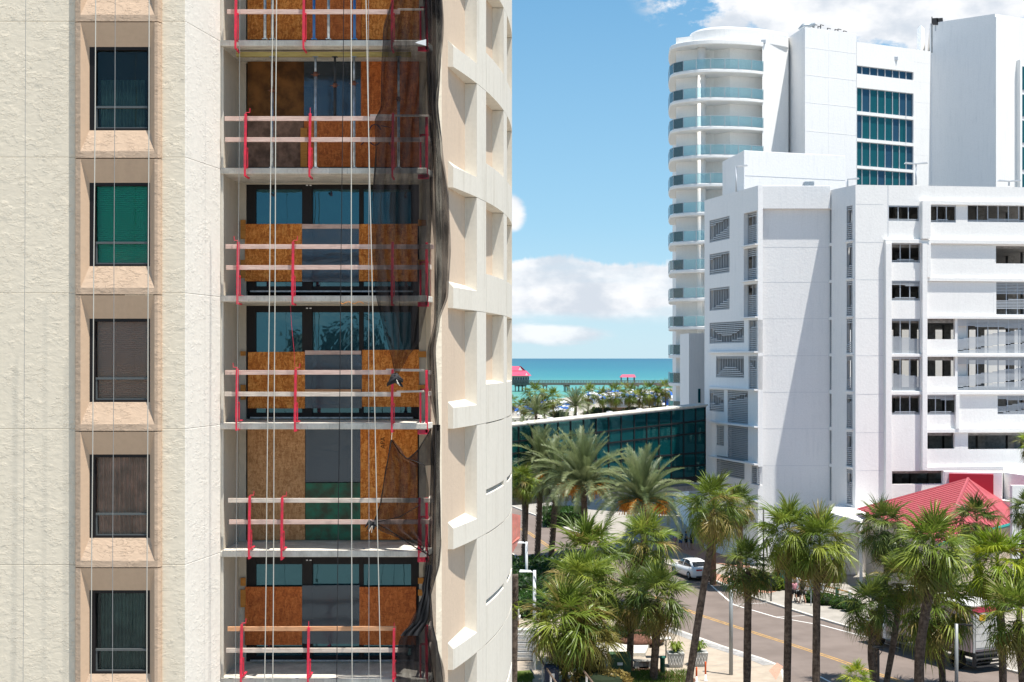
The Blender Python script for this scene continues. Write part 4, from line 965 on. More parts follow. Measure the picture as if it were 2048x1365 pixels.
t = tag((lambda mb: (mb.tube([P(1864, 106, 165), P(1864, 34, 165)], .06, 5), mb.build('mast', 'steel_dark'))[1])(MB()), 'thin lightning mast at the corner of the right hotel block', 'mast')
lw = MB(); lw.box(*[XY(1378, 150)[0], XY(1470, 150)[0]], 150, 158, -.5, Z(667, 150)); lw.build('low_wing', 'white_wall', H)
dq = MB(); dq.pbox(1396, 1401, 778, 806, 149.96, .03); dq.build('door', 'glass_hotel', H)

# ------------------------------------------------------------------ parking garage (right, nearer)
Gq = thing('parking_garage', 'white multi storey parking garage with louvred openings and ramp screens', 'building', (24, 125, 0))
FG = 3.17
def Yr(px): return {1409: 133.6, 1514: 122.2}[px]
P1 = Pl(1409, 133.6, 1516, 122.0); P2 = Pl(1514, 122.65, 1660, 122.65); P3 = Pl(1658, 122.6, 1711, 118.6); P4 = Pl(1711, 118.6, 2048, 120.3)
zTop = Z(372, 122.2); zTop4 = Z(370, 118.6)
# left façade with openings
r1 = []     # (x0,x1,y0,y1,ref) photo bounds
for a in ((1419, 1459, 432, 478), (1419, 1459, 502, 545), (1419, 1459, 573, 619), (1419, 1488, 642, 686), (1432, 1488, 713, 757), (1419, 1448, 781, 825), (1455, 1496, 783, 850), (1433, 1448, 852, 893), (1455, 1496, 855, 923), (1433, 1489, 920, 960)): r1.append(a)
slots = [(1487.5, 1514.6, 421, 488), (1487.5, 1514.6, 493.6, 560), (1487.5, 1514.6, 567, 634), (1497, 1516, 640, 706), (1497, 1516, 713, 780), (1502, 1517, 934, 971)]
def hole(pl, h): return (pl.s_(h[0]), pl.s_(h[1]), pl.z(h[1], h[3]), pl.z(h[1], h[2]))
mb = MB(); P1.wall(mb, 0, P1.L, -.3, zTop, [hole(P1, h) for h in r1 + slots], .45); mb.build('facade_wall', 'white_wall', Gq)
for py in (706, 782, 856, 931, 1005):       # projecting ledges
    z_ = P1.z(1516, py); mb = MB(); P1.bx(mb, P1.s_(1420), P1.L, z_, z_ + .14, .35, 0.002); mb.build('ledge', 'white_wall', Gq)
for py in (490, 562, 636): 
    z_ = P1.z(1516, py); mb = MB(); P1.bx(mb, P1.s_(1487), P1.L, z_, z_ + .12, .28, 0.002); mb.build('ledge', 'white_wall', Gq)
def screen(pl, t0, t1, z0, z1, d, curve, m='louvre', sl=.16, fins=0, back=True, name='louvre_screen', fl=.58):
    """horizontal slats where curve(u,v) is true; vertical fins elsewhere"""
    s_ = MB(); n = max(3, int((z1 - z0) / sl)); nu = 14
    for i in range(n):
        v = (i + .5) / n; run = None
        for j in range(nu + 1):
            on = j < nu and curve((j + .5) / nu, v)
            if on and run is None: run = j
            if not on and run is not None:
                pl.bx(s_, t0 + (t1 - t0) * run / nu, t0 + (t1 - t0) * j / nu, z0 + (z1 - z0) * i / n, z0 + (z1 - z0) * i / n + sl * fl, d, d - .06); run = None
    # curved rim
    if s_.v: s_.build(name, m, Gq, kind='stuff')
    fr = MB(); w_ = .035
    pl.bx(fr, t0, t0 + w_, z0, z1, d + .03, d - .06); pl.bx(fr, t1 - w_, t1, z0, z1, d + .03, d - .06); pl.bx(fr, t0, t1, z0, z0 + w_, d + .03, d - .06); pl.bx(fr, t0, t1, z1 - w_, z1, d + .03, d - .06)
    fr.build('screen_frame', m, Gq)
    for f_ in range(1, fins + 1):
        t = t0 + (t1 - t0) * f_ / (fins + 1); q = MB(); pl.bx(q, t - .04, t + .04, z0, z1, d - .1, d - .4); q.build('vertical_fin', m, Gq)
cur = [lambda u, v: v < .15 + .45 * u or v > .74 + .2 * u, lambda u, v: v < .24 or v > .74 + .22 * u, lambda u, v: v < .08 + .45 * u or v > .93, lambda u, v: v < .12 + .32 * (2 * u - 1) ** 2 or v > .38 + .42 * (2 * u - 1) ** 2, lambda u, v: v < .15 + .42 * (1 - (2 * u - 1) ** 2) or v > .9,
       lambda u, v: v < .35 + .3 * (1 - u) * 0 + .2 * abs(u - .5) or v > .55 + .3 * (1 - u), lambda u, v: v < .68 + .16 * u or v > .74 + .2 * u, lambda u, v: True, lambda u, v: True, lambda u, v: True]
for i, h in enumerate(r1):
    t0, t1, z0, z1 = hole(P1, h)
    screen(P1, t0 + .02, t1 - .02, z0 + .02, z1 - .02, -.06, cur[i], fins=max(3, int((t1 - t0) / .62)))
for i, h in enumerate(slots):
    t0, t1, z0, z1 = hole(P1, h)
    screen(P1, t0 + .02, t1 - .02, z0 + .02, z1 - .02, -.40 if i < 3 else -.12, [lambda u, v: v < .62 or v > .86, lambda u, v: v < .4 or v > .78, lambda u, v: v < .68, lambda u, v: v < .78 + .1 * u, lambda u, v: v < .55 + .3 * (1 - u) or v > .9, lambda u, v: True][i], fins=3)
# central bay: recessed wall under a parapet
mb = MB(); P2.bx(mb, P2.s_(1514.5), P2.s_(1662), -.3, Z(419, 122.65), 0, -.3); mb.build('facade_wall', 'white_wall', Gq)
mb = MB(); a = XY(1514, 122.2); b = XY(1661, 122.2); mb.box(a[0], b[0], 122.2, 123.4, Z(418, 122.2), zTop); mb.build('roof_parapet', 'white_wall', Gq, bevel=.03)
mb = MB(); c = XY(1516, 122.3); mb.box(c[0] - .05, c[0] + .28, 122.25, 122.64, -.3, Z(418, 122.2) - .01); mb.build('corner_pilaster', 'white_wall', Gq)
jn = MB()
for py in (495, 565, 638, 712, 785, 858, 932): z_ = Z(py, 122.65); P2.bx(jn, P2.s_(1522), P2.s_(1657), z_, z_ + .016, .006, -.01)
jn.build('wall_joint', 'louvre_light', Gq)
s3 = [(1693, 1705, 411, 480), (1693, 1705, 486, 556), (1693, 1705, 562, 632), (1693, 1705, 638, 707), (1693, 1705, 713, 782), (1693, 1705, 790, 858), (1693, 1705, 865, 934), (1693, 1705, 940, 1010)]
mb = MB(); h3 = [hole(P3, h) for h in s3]
h3b = [(P3.s_(1658.5), P3.s_(1663), h[2], h[3]) for h in h3]
P3.wall(mb, 0, P3.L, -.3, zTop4, h3 + h3b, .3); mb.build('facade_wall', 'white_wall', Gq)
for i, h in enumerate(h3):
    k_ = [.5, .33, .25, .3, .35, .75, .55, .6][i]
    screen(P3, h[0] + .02, h[1] - .02, h[2] + .02, h[3] - .02, -.05, (lambda k_: lambda u, v: v < k_ + .1 * u or v > .88)(k_), fins=1)
for h in h3b: screen(P3, h[0], h[1], h[2], h[3], -.1, lambda u, v: v < .6, fins=1)
for h in h3: 
    mb = MB(); P3.bx(mb, P3.s_(1691), P3.s_(1707), h[2] - .14, h[2] - .01, .12, .002); mb.build('ledge', 'white_wall', Gq)
# right façade
Wq = []
L = [ (1777, 1838, 412, 443), (1857, 1912, 411, 446), (1935, 2080, 411, 446),
      (1782, 1840, 487, 526), (1992, 2080, 493, 528),
      (1782, 1840, 562, 602), (1992, 2080, 565, 630),
      (1782, 1840, 638, 708), (1852, 1910, 638, 679), (1915, 2080, 638, 707),
      (1782, 1840, 714, 782), (1852, 1910, 714, 753), (1915, 2080, 714, 781),
      (1782, 1840, 790, 830), (1852, 1912, 790, 830), (1995, 2080, 791, 829),
      (1852, 1909, 866, 898), (1936, 2080, 866, 898), (1784, 1885, 942, 968)]
mb = MB(); P4.wall(mb, 0, P4.s_(2080), -.3, zTop4, [hole(P4, h) for h in L], .3); mb.build('facade_wall', 'white_wall_warm', Gq)
def rb_(x0, x1, y0, y1, d, name='facade_frame', m='white_wall_warm', ref=None):
    mb = MB(); P4.bx(mb, P4.s_(x0), P4.s_(x1), P4.z(ref or x0, y1), P4.z(ref or x0, y0), d, .003); mb.build(name, m, Gq, bevel=.02)
rb_(1840, 1857, 403, 479, .5); rb_(1857.2, 2080, 402, 410, .25)
rb_(1768, 2080, 479, 487, .30, 'floor_band')
rb_(1768, 1780, 487.2, 1100, .42); rb_(1841, 1851, 487.2, 941, .42)
for (x0, y0, y1) in ((1851.2, 556, 563), (1851.2, 632, 638), (1780.2, 708, 714), (1780.2, 783, 790), (1851.2, 858, 866), (1851.2, 934, 942)):
    rb_(x0, 2080, y0, y1, .24, 'floor_band')
for (x0, x1, y0, y1, d) in ((1851.2, 1858, 488, 556, .4), (1909, 1916, 790.3, 857.8, .3), (1986, 1992, 563.3, 631.8, .06)): rb_(x0, x1, y0, y1, d)
bx_ = [1852, 1912]
for (x0, x1, y0, y1) in ((1857, 1990, 491, 555), (1852, 1991, 564, 631)): rb_(x0, x1, y0, y1, .05, 'wall_panel')
jn = MB()
for py in (409, 485, 560, 637, 712, 789, 866, 942): z_ = P4.z(1711, py); P4.bx(jn, .05, P4.s_(1767), z_, z_ + .016, .006, -.01)
z_ = P4.z(1777, 0); P4.bx(jn, P4.s_(1776) - .02, P4.s_(1776) + .02, P4.z(1776, 479), zTop4, .01, -.01)
jn.build('wall_joint', 'louvre_light', Gq)
fills = {0: 'bot', 1: 'bot', 2: 'bot', 3: 'bot', 4: '', 5: 'both', 6: 'louv', 7: 'mesh', 8: '', 9: 'ramp', 10: 'mesh', 11: '', 12: 'ramp', 13: 'bot', 14: 'both', 15: 'ramp', 16: '', 17: '', 18: ''}
for i, h in enumerate(L):
    t0, t1, z0, z1 = hole(P4, h); kd = fills[i]
    if not kd: continue
    fr = MB(); n_ = max(2, round((t1 - t0) / .93)) if i not in (0, 3, 5, 7, 10, 13) else 3
    for q in range(n_ + 1):
        t = t0 + (t1 - t0) * q / n_; P4.bx(fr, max(t0, t - .035), min(t1, t + .035), z0, z1, -.1, -.18)
    P4.bx(fr, t0, t1, z1 - .05, z1, -.1, -.18); fr.build('window_frame', 'louvre_light', Gq)
    if kd in ('bot', 'both'): screen(P4, t0, t1, z0, z1, -.04, (lambda both: lambda u, v: v < .13 + .08 * u * (1 - u) * 4 or (both and v > .82 - .1 * u) or v > .93)(kd == 'both'), 'louvre_light', .11, name='perforated_screen')
    if kd == 'mesh': screen(P4, t0, t1, z0, z1, -.04, lambda u, v: v < .52 - .1 * u or v > .94, 'louvre_light', .09, name='perforated_screen', fl=.66)
    if kd == 'ramp': screen(P4, t0, t1, z0, z1, -.04, lambda u, v: v > .80 - .10 * u or v < .06 + .3 * u or (.10 + .3 * u < v < .40 + .38 * u), 'louvre_light', .10, name='perforated_screen', fl=.66)
    if kd == 'louv': screen(P4, t0, t1, z0, z1, -.04, lambda u, v: v > .62 or (.2 < v < .45 + .1 * u), 'louvre_light', .12, name='perforated_screen')
# ramps seen through the tall openings
for (y0, y1) in ():
    a = P4.pt(P4.s_(1915), P4.z(1915, y0), -4); b = P4.pt(P4.s_(2080), P4.z(1915, y1), -4); c = P4.pt(P4.s_(2080), P4.z(1915, y1), -8); d_ = P4.pt(P4.s_(1915), P4.z(1915, y0), -8)
    up = lambda p, h_: (p[0], p[1], p[2] + h_)
    mb = MB(); mb.hexa([a, b, c, d_, up(a, .25), up(b, .25), up(c, .25), up(d_, .25)]); mb.hexa([a, b, up((b[0], b[1] + .15, b[2]), 0), up((a[0], a[1] + .15, a[2]), 0), up(a, .6), up(b, .6), up((b[0], b[1] + .15, b[2]), .6), up((a[0], a[1] + .15, a[2]), .6)]); mb.build('ramp', 'concrete', Gq)
for (y0, y1) in ((638, 707), (714, 781)):
    mb = MB(); P4.bx(mb, P4.s_(1915), P4.s_(1939), P4.z(1915, y1), P4.z(1915, y0), -.5, -.8); mb.build('inner_column', 'white_wall_warm', Gq)
# decks and inner structure
foot = [XY(1415, 134.2), XY(1518, 123.3), XY(1656, 123.4), XY(1713, 119.3), XY(2085, 120.9), XY(2085, 149), XY(1420, 149)]
zd0 = P4.z(1711, 485)
for i in range(0, 10):
    z_ = zd0 - FG * i + (.0)
    if z_ < .5: break
    mb = MB(); mb.prism(foot, z_ - .35, z_); mb.build('parking_deck', 'concrete_dark', Gq)
rf_ = MB(); rf_.prism(foot, zTop - 1.5, zTop - 1.2); rf_.build('roof_deck', 'concrete_dark', Gq)
bwz = zd0 - FG * 4 + .0
mb = MB(); mb.prism([XY(1430, 148.4), XY(2085, 148.4), XY(2085, 149), XY(1430, 149)], -.3, bwz); mb.prism([XY(1430, 148.4), XY(2085, 148.4), XY(2085, 149), XY(1430, 149)], zd0 - FG * 2, zTop - 1.5); mb.build('rear_wall', 'concrete_dark', Gq)
mb = MB(); mb.prism([XY(1530, 130), XY(1700, 130), XY(1700, 131), XY(1530, 131)], -.3, zTop - 1.5); mb.prism([XY(1760, 138), XY(1764, 138), XY(1764, 149), XY(1760, 149)], -.3, zTop - 1.5); mb.prism([XY(1420, 147), XY(1530, 130), XY(1532, 131), XY(1422, 148)], -.3, zTop - 1.5); mb.build('core_wall', 'concrete_dark', Gq)
for px_, Y in ((1795, 126), (1826, 132), (1862, 126), (1893, 128), (1930, 134), (1960, 126), (2020, 130), (2050, 125)):
    x, y = XY(px_, Y); mb = MB(); mb.box(x - .3, x + .3, y - .3, y + .3, -.3, zTop - 1.5); mb.build('column', 'concrete_dark', Gq)
mb = MB(); mb.prism([XY(1780, 154), XY(2120, 156), XY(2120, 156.3), XY(1780, 154.3)], 8, Z(640, 154)); mb.build('rear_annex_wall', 'white_wall_warm', Gq)
gf = MB(); gf.prism([XY(1425, 131.0), XY(1450, 128), XY(1450, 127.5), XY(1425, 130.5)], 0, 1)
# roof top box, lamps
mb = MB(); mb.prism([XY(1445, 137), XY(1488, 129.5), XY(1690, 133), XY(1690, 141), XY(1450, 142)], zTop - 1.3, Z(301, 129.5)); mb.build('stair_house', 'white_wall', Gq, bevel=.03)
jn = MB(); q = Pl(1488, 129.5, 1690, 133); z_ = q.z(1488, 352); q.bx(jn, .1, q.L, z_, z_ + .04, .01, -.01); jn.build('wall_joint', 'louvre_light', Gq)
mb = MB(); a = P(1617, 371, 124); mb.hexa([(a.x - .5, a.y, a.z - .3), (a.x + .5, a.y, a.z - .3), (a.x + .5, a.y + .8, a.z - .3), (a.x - .5, a.y + .8, a.z - .3), (a.x - .3, a.y, a.z + .35), (a.x + .5, a.y, a.z + .35), (a.x + .5, a.y + .8, a.z + .35), (a.x - .3, a.y + .8, a.z + .35)]); tag(mb.build('roof_vent', 'galv', None, bevel=.02), 'small hooded metal vent on the garage roof edge', 'vent')
def rooflamp(px_, ytop, ybot, Y, arms, label):
    t = thing('roof_lamp', label, 'lamp post', P(px_, ybot, Y), 'lamp posts on the garage roof')
    a = P(px_, ytop, Y); b = P(px_, ybot, Y); mb = MB(); mb.tube([b, a], [.09, .06], 6); mb.build('pole', 'pole_white', t, True)
    for s_ in arms:
        mb = MB(); mb.hexa([(a.x, a.y - .15, a.z), (a.x + s_ * 1.0, a.y - .2, a.z + .05), (a.x + s_ * 1.0, a.y + .2, a.z + .05), (a.x, a.y + .15, a.z), (a.x, a.y - .15, a.z + .08), (a.x + s_ * .9, a.y - .2, a.z + .17), (a.x + s_ * .9, a.y + .2, a.z + .17), (a.x, a.y + .15, a.z + .08)]); mb.build('lamp_head', 'pole_white', t)
rooflamp(1472.5, 334, 384, 125, (1,), 'single arm lamp against the shaded side of the stair house')
rooflamp(1695, 360, 374, 124, (1,), 'single arm lamp beside the stair house, mostly hidden')
rooflamp(1832, 329, 370, 123, (-1, 1), 'tall double arm lamp before the hotel windows')
rooflamp(2018, 364, 372, 123, (-1, 1), 'low double arm lamp at the right end of the garage roof')

# ------------------------------------------------------------------ glass bridge
BR = thing('glass_footbridge', 'dark teal glazed footbridge with a sloping white roof over the street', 'footbridge', (10, 125, 0))
Bp = Pl(1020, 117, 1411, 131)
colx = [1012, 1037, 1064, 1090, 1116, 1141, 1167, 1192, 1217, 1242, 1268, 1293, 1317.6, 1342, 1367, 1391, 1410]
def brow(px, k):   # photo rows of the horizontal mullions
    t = (px - 1023) / (1410 - 1023)
    ys = [(853, 813), (884, 841), (908, 865), (936, 905), (962, 930), (985, 953)]
    return ys[k][0] + (ys[k][1] - ys[k][0]) * t
mb = MB()
for x in colx:
    zt, z0 = Bp.z(x, brow(x, 0)), Bp.z(x, brow(x, 5)); Bp.bx(mb, Bp.s_(x) - .06, Bp.s_(x) + .06, z0, zt, .06, -.1)
mb.build('mullion', 'black', BR)
for k_ in range(6):
    mb = MB(); a, b = colx[0], colx[-1]
    za, zb_ = Bp.z(a, brow(a, k_)), Bp.z(b, brow(b, k_)); ta, tb = Bp.s_(a), Bp.s_(b); h_ = .07 if k_ < 5 else .5
    mb.hexa([Bp.pt(ta, za - h_, .07), Bp.pt(tb, zb_ - h_, .07), Bp.pt(tb, zb_ - h_, -.1), Bp.pt(ta, za - h_, -.1), Bp.pt(ta, za + .07, .07), Bp.pt(tb, zb_ + .07, .07), Bp.pt(tb, zb_ + .07, -.1), Bp.pt(ta, za + .07, -.1)]); mb.build('transom', 'black', BR)
for i in range(len(colx) - 1):
    for k_ in range(5):
        x0, x1 = colx[i], colx[i + 1]; t0, t1 = Bp.s_(x0) + .05, Bp.s_(x1) - .05
        g = MB(); j = random.uniform(-.012, .012)
        g.q(Bp.pt(t0, Bp.z(x0, brow(x0, k_ + 1)), j), Bp.pt(t1, Bp.z(x1, brow(x1, k_ + 1)), -j), Bp.pt(t1, Bp.z(x1, brow(x1, k_)), -j), Bp.pt(t0, Bp.z(x0, brow(x0, k_)), j))
        o_ = g.build('glass_pane', 'glass_bridge', BR); sdm = o_.modifiers.new('s', 'SOLIDIFY'); sdm.thickness = .02
mb = MB(); a, b = 1008, 1411
def rz_(x, dy): return Bp.z(x, brow(x, 0) + dy)
ta, tb = Bp.s_(a), Bp.s_(b)
mb.hexa([Bp.pt(ta, rz_(a, -1), .35), Bp.pt(tb, rz_(b, -1), .35), Bp.pt(tb, rz_(b, -1), -1.6), Bp.pt(ta, rz_(a, -1), -1.6), Bp.pt(ta, rz_(a, -4.5), .35), Bp.pt(tb, rz_(b, -4), .35), Bp.pt(tb, rz_(b, -4), -1.6), Bp.pt(ta, rz_(a, -4.5), -1.6)]); mb.build('roof', 'concrete', BR, bevel=.03)
mb = MB(); mb.hexa([Bp.pt(ta, rz_(a, -.8), .12), Bp.pt(tb, rz_(b, -.8), .12), Bp.pt(tb, rz_(b, -.8), .0), Bp.pt(ta, rz_(a, -.8), .0), Bp.pt(ta, rz_(a, 1.5) , .12), Bp.pt(tb, rz_(b, 1.5), .12), Bp.pt(tb, rz_(b, 1.5), 0), Bp.pt(ta, rz_(a, 1.5), 0)]); mb.build('fascia', 'louvre', BR)
mb = MB(); mb.hexa([Bp.pt(ta, rz_(a, 14), -1.65), Bp.pt(tb, rz_(b, 14), -1.65), Bp.pt(tb, rz_(b, 14), -6), Bp.pt(ta, rz_(a, 14), -6), Bp.pt(ta, rz_(a, 9), -1.65), Bp.pt(tb, rz_(b, 9), -1.65), Bp.pt(tb, rz_(b, 9), -6), Bp.pt(ta, rz_(a, 9), -6)]); mb.build('rear_roof', 'concrete_dark', BR)
zf = Bp.z(1411, 955)
mb = MB(); mb.hexa([Bp.pt(ta, zf - 1.2, -.3), Bp.pt(tb, zf - 1.2, -.3), Bp.pt(tb, zf - 1.2, -6), Bp.pt(ta, zf - 1.2, -6), Bp.pt(ta, zf - .7, -.3), Bp.pt(tb, zf - .7, -.3), Bp.pt(tb, zf - .7, -6), Bp.pt(ta, zf - .7, -6)]); mb.build('floor', 'concrete_dark', BR)
for x in (1180, 1300, 1360):
    mb = MB(); t_ = Bp.s_(x); Bp.bx(mb, t_ - .2, t_ + .2, zf - .7, Bp.z(x, brow(x, 0)) - .1, -5.2, -5.6); mb.build('inner_column', 'white_wall', BR)
mb = MB()
for q in range(22):
    x = 1160 + q * 11; t_ = Bp.s_(x); z0 = Bp.z(x, 940); Bp.bx(mb, t_ - .04, t_ + .04, z0, z0 + 1.0, -4.0, -4.06)
Bp.bx(mb, Bp.s_(1160), Bp.s_(1400), Bp.z(1280, 912), Bp.z(1280, 912) + .08, -4.0, -4.1); mb.build('inner_railing', 'white_wall', BR)
mb = MB()
for q in range(17):
    x0_ = 1020 + q * 24; Bp.bx(mb, Bp.s_(x0_), Bp.s_(x0_) + .12, zf - .7, Bp.z(x0_, brow(x0_, 0)) - .1, -5.9, -6.0)
mb.build('rear_mullion', 'black', BR)

# ------------------------------------------------------------------ restaurant with red roof
RS = thing('restaurant', 'low restaurant with pink red standing seam roof behind the palms', 'building', (33, 108, 0))
ze = 5.8
Rt = P(1936, 958, 112); Lc = G(1714, 1019, ze); Rc = G(2021, 1046, ze); Nc = G(1880, 1085, ze); Bc = Vector((Rc.x + 6, Rc.y + 12, ze))
def seams(a, b, apex, n, parent):
    for i in range(n):
        u = (i + .5) / n
        e = a.lerp(b, u)
        # seams run parallel to the far edge (apex-a) until they meet the hip (apex-b)
        d = (apex - a); st = e; # intersection with hip: apex + s*(b-apex)
        tp = e + d * (1 - u)
        nrm = (apex - a).cross(b - a).normalized()
        if nrm.z < 0: nrm = -nrm
        mb = MB(); mb.tube([st + nrm * .03, tp + nrm * .03], .035, 4); mb.build('roof_seam', 'roof_seam', parent)
rfm = MB(); rfm.q(Lc, Nc, Rt); rfm.q(Nc, Rc, Rt); rfm.q(Rc, Bc, Rt); rfm.q(Bc, Lc, Rt); rfm.q(Lc, Bc, Rc, Nc)
roof = rfm.build('roof', 'roof_red', RS)
seams(Lc, Nc, Rt, 26, roof); seams(Nc, Rc, Rt, 12, roof) if False else seams(Rc, Nc, Rt, 22, roof)
mb = MB(); mb.tube([Rt, Nc], .14, 6); mb.tube([Rt, Rc], .1, 6); mb.tube([Rt, Lc], .08, 6); mb.build('ridge_cap', 'roof_red', roof)
mb = MB(); 
for a, b in ((Nc, Rc),): mb.tube([a - Vector((0, 0, .12)), b - Vector((0, 0, .12))], .14, 6)
mb.build('gutter', 'teal', roof)
cx0 = (Lc + Nc + Rc) / 3
ins = [tuple((p.lerp(cx0, .12)).xy) for p in (Lc, Nc, Rc)] + [(Bc.x - 1, Bc.y - 1)]
mb = MB(); mb.prism(ins, .1, ze - .15); mb.build('wall', 'warm_wall', RS)
mb = MB(); a, b = P(1886, 943, 113), P(1886, 1010, 113); mb.prism([XY(1886, 114), XY(1890, 113), XY(2004, 112), XY(2007, 114)], Z(1010, 113), Z(944, 113)); mb.build('roof_parapet', 'white_wall_warm', RS)
mb = MB(); mb.prism([XY(1898, 112.7), XY(1987, 111.9), XY(1987, 112.2), XY(1898, 113)], Z(1000, 113), Z(947, 113)); mb.build('red_panel', 'roof_red_dark', RS)
mb = MB(); mb.prism([XY(2007, 113), XY(2080, 108), XY(2080, 118), XY(2007, 118)], 0, Z(945, 113)); mb.build('side_wing', 'white_wall_warm', RS)
mb = MB(); mb.prism([XY(2005, 111.6), XY(2048, 109), XY(2048, 112.9), XY(2005, 112.9)], 6, Z(1000, 112)); mb.build('side_parapet', 'white_wall_warm', RS)
mb = MB(); a = G(2030, 1215); mb.box(a.x - 1, a.x + 8, 100.5, 101, 0, 9); mb.build('white_wall', 'white_wall_warm', RS)
mb = MB(); a = G(1896, 1215, .1); mb.box(a.x - .6, a.x + .6, a.y, a.y + 1.2, 0, 4.2); mb.build('orange_pillar', 'orange_wall', RS)
# deck with rails
dk = thing('outdoor_deck', 'timber railed dining deck edged with teal posts and low shrubs', 'deck', G(1650, 1200, .1))
for i in range(6):
    a = G(1570 + i * 26, 1180 + i * 7, .13); mb = MB(); mb.box(a.x - .1, a.x + .1, a.y - .1, a.y + .1, .12, 1.3); mb.build('post', 'teal' if i % 2 == 0 else 'white_wall', dk)
a, b = G(1570, 1180, 1.2), G(1712, 1218, 1.2)
a = G(1570, 1180, .13); b = G(1700, 1215, .13)
for z_ in (.5, .85, 1.2):
    mb = MB(); mb.tube([(a.x, a.y, z_), (b.x, b.y, z_)], .05, 5); mb.build('rail', 'lumber_orange', dk)
cv_ = thing('white_canopy', 'flat white canopy roof left of the red roof', 'canopy', G(1690, 1140))
cp = [XY(1655, 117), XY(1722, 112), XY(1760, 118), XY(1690, 124)]
zc_ = Z(1040, 114)
mb = MB(); mb.prism(cp, [zc_ + .15, zc_ + 0, zc_ + .3, zc_ + .5], [zc_ + .3, zc_ + .12, zc_ + .5, zc_ + .7]); mb.build('canopy_roof', 'white_wall_warm', cv_)
for p in cp:
    mb = MB(); mb.box(p[0] - .1, p[0] + .1, p[1] - .1, p[1] + .1, 0, zc_); mb.build('post', 'white_wall_warm', cv_)
lwx = thing('planter_wall', 'low pale wall beside the footpath by the hedge', 'wall', G(1560, 1180))
mb = MB(); a = G(1568, 1178, .12); b = G(1650, 1196, .12); mb.prism([(a.x, a.y), (b.x, b.y), (b.x, b.y + .3), (a.x, a.y + .3)], .1, 1.1); mb.build('wall', 'white_wall_warm', lwx)
mb = MB(); mb.box(a.x - .25, a.x + .15, a.y - .2, a.y + .35, .1, 1.5); mb.build('end_post', 'teal', lwx)
sm_ = MB(); a = G(1660, 1150, .1); sm_.box(a.x, a.x + 2.6, a.y, a.y + .3, .1, 3.4); tag(sm_.build('garden_wall', 'white_wall_warm'), 'pale wall panel behind the dining deck', 'wall')
# coral awning by the left building
aw = thing('coral_awning', 'coral fringed cloth awning showing past the building edge', 'awning', P(1028, 1120, 74))
for i in range(7):
    x = 1019 + i * 3.1; y0 = 1027 + i * .6; y1 = 1080 + (7 - i) * 5 if i < 5 else 1072 + (7 - i) * 8
    mb = MB(); mb.hexa([P(x, y1, 74 + i * .1), P(x + 2.4, y1 - 3, 74.1 + i * .1), P(x + 2.4, y1 - 3, 74.15 + i * .1), P(x, y1, 74.06 + i * .1), P(x + .6, y0, 74 + i * .1), P(x + 3.4, y0, 74.1 + i * .1), P(x + 3.4, y0, 74.15 + i * .1), P(x + .6, y0, 74.06 + i * .1)]); mb.build('cloth_strip', 'coral_cloth', aw)
mb = MB(); mb.tube([P(1012, 1096, 73.9), P(1037, 1076, 74.6)], .07, 6); mb.build('valance_bar', 'coral_cloth', aw)

# ------------------------------------------------------------------ towers across the water behind the viewpoint (seen mirrored in the balcony doors)
for i, (x0, x1, zt, m_, lb) in enumerate(((-88, -75, 34, 'truck_grey', 'dark slab apartment tower mirrored in the balcony doors'), (-106, -98, 32, 'warm_wall', 'slim pinkish tower mirrored in the left door pane'), (-70, -61, 31, 'truck_grey', 'lower grey tower mirrored in the right door pane'))):
    t = thing('mirrored_tower', lb, 'building', (x0, -600, 0)); mb = MB(); mb.box(x0, x1, -620, -600, 0, zt); mb.build('wall', m_, t)
    for k_ in range(3, int(zt / 3)): mb = MB(); mb.box(x0 + .6, x1 - .6, -599.9, -599.6, k_ * 3, k_ * 3 + 1.4); mb.build('window_band', 'black', t)
# ------------------------------------------------------------------ vegetation
def setmat(o, m):
    o.material_slots[0].link = 'OBJECT'; o.material_slots[0].material = MATS[m]
def sabal_frond(seed, droop, n=30, spread=118):
    rd_ = random.Random(seed); mb = MB()
    # petiole
    pet = [Vector((x, 0, .10 * x - .10 * x * x * droop)) for x in (0, .3, .6, .85)]
    for a, b in zip(pet[:-1], pet[1:]): mb.q(a + Vector((0, -.018, 0)), b + Vector((0, -.014, 0)), b + Vector((0, .014, 0)), a + Vector((0, .018, 0)))
    for i in range(n):
        th = -spread + 2 * spread * (i + .5) / n + rd_.uniform(-4, 4); at_ = abs(th) / spread
        base = Vector((.85 + .32 * (1 - at_), .02 * math.sin(R(th)), .06 - .18 * droop * (1 - at_) + .05 * (1 - at_)))
        L_ = (1.04 - .30 * at_) * rd_.uniform(.78, 1.12)
        d = Vector((math.cos(R(th)), math.sin(R(th)), .30 * math.sin(R(abs(th))) - .05)).normalized()
        sd_ = Vector((-math.sin(R(th)), math.cos(R(th)), 0)); tw = rd_.uniform(-1.1, 1.1)
        sd_ = (sd_ + Vector((0, 0, tw))).normalized()
        dr_ = droop * rd_.uniform(.45, 1.6); pts = []
        for t in (0, .35, .7, 1.0):
            pts.append(base + d * (L_ * t * (1 - .12 * dr_ * t)) + Vector((0, 0, -dr_ * L_ * .55 * t ** 2.4)))
        wd = (.013, .027, .018, .0)
        for k_ in range(2): mb.q(pts[k_] - sd_ * wd[k_], pts[k_ + 1] - sd_ * wd[k_ + 1], pts[k_ + 1] + sd_ * wd[k_ + 1], pts[k_] + sd_ * wd[k_])
        mb.q(pts[2] - sd_ * wd[2], pts[3], pts[2] + sd_ * wd[2])
    return mb.mesh('sabal_frond', 'sabal_green')
SF = [sabal_frond(1, .6, 26), sabal_frond(2, .9, 26), sabal_frond(3, 1.25, 26), sabal_frond(4, 1.6, 26), sabal_frond(5, 2.0, 26), sabal_frond(6, .4, 22, 75)]
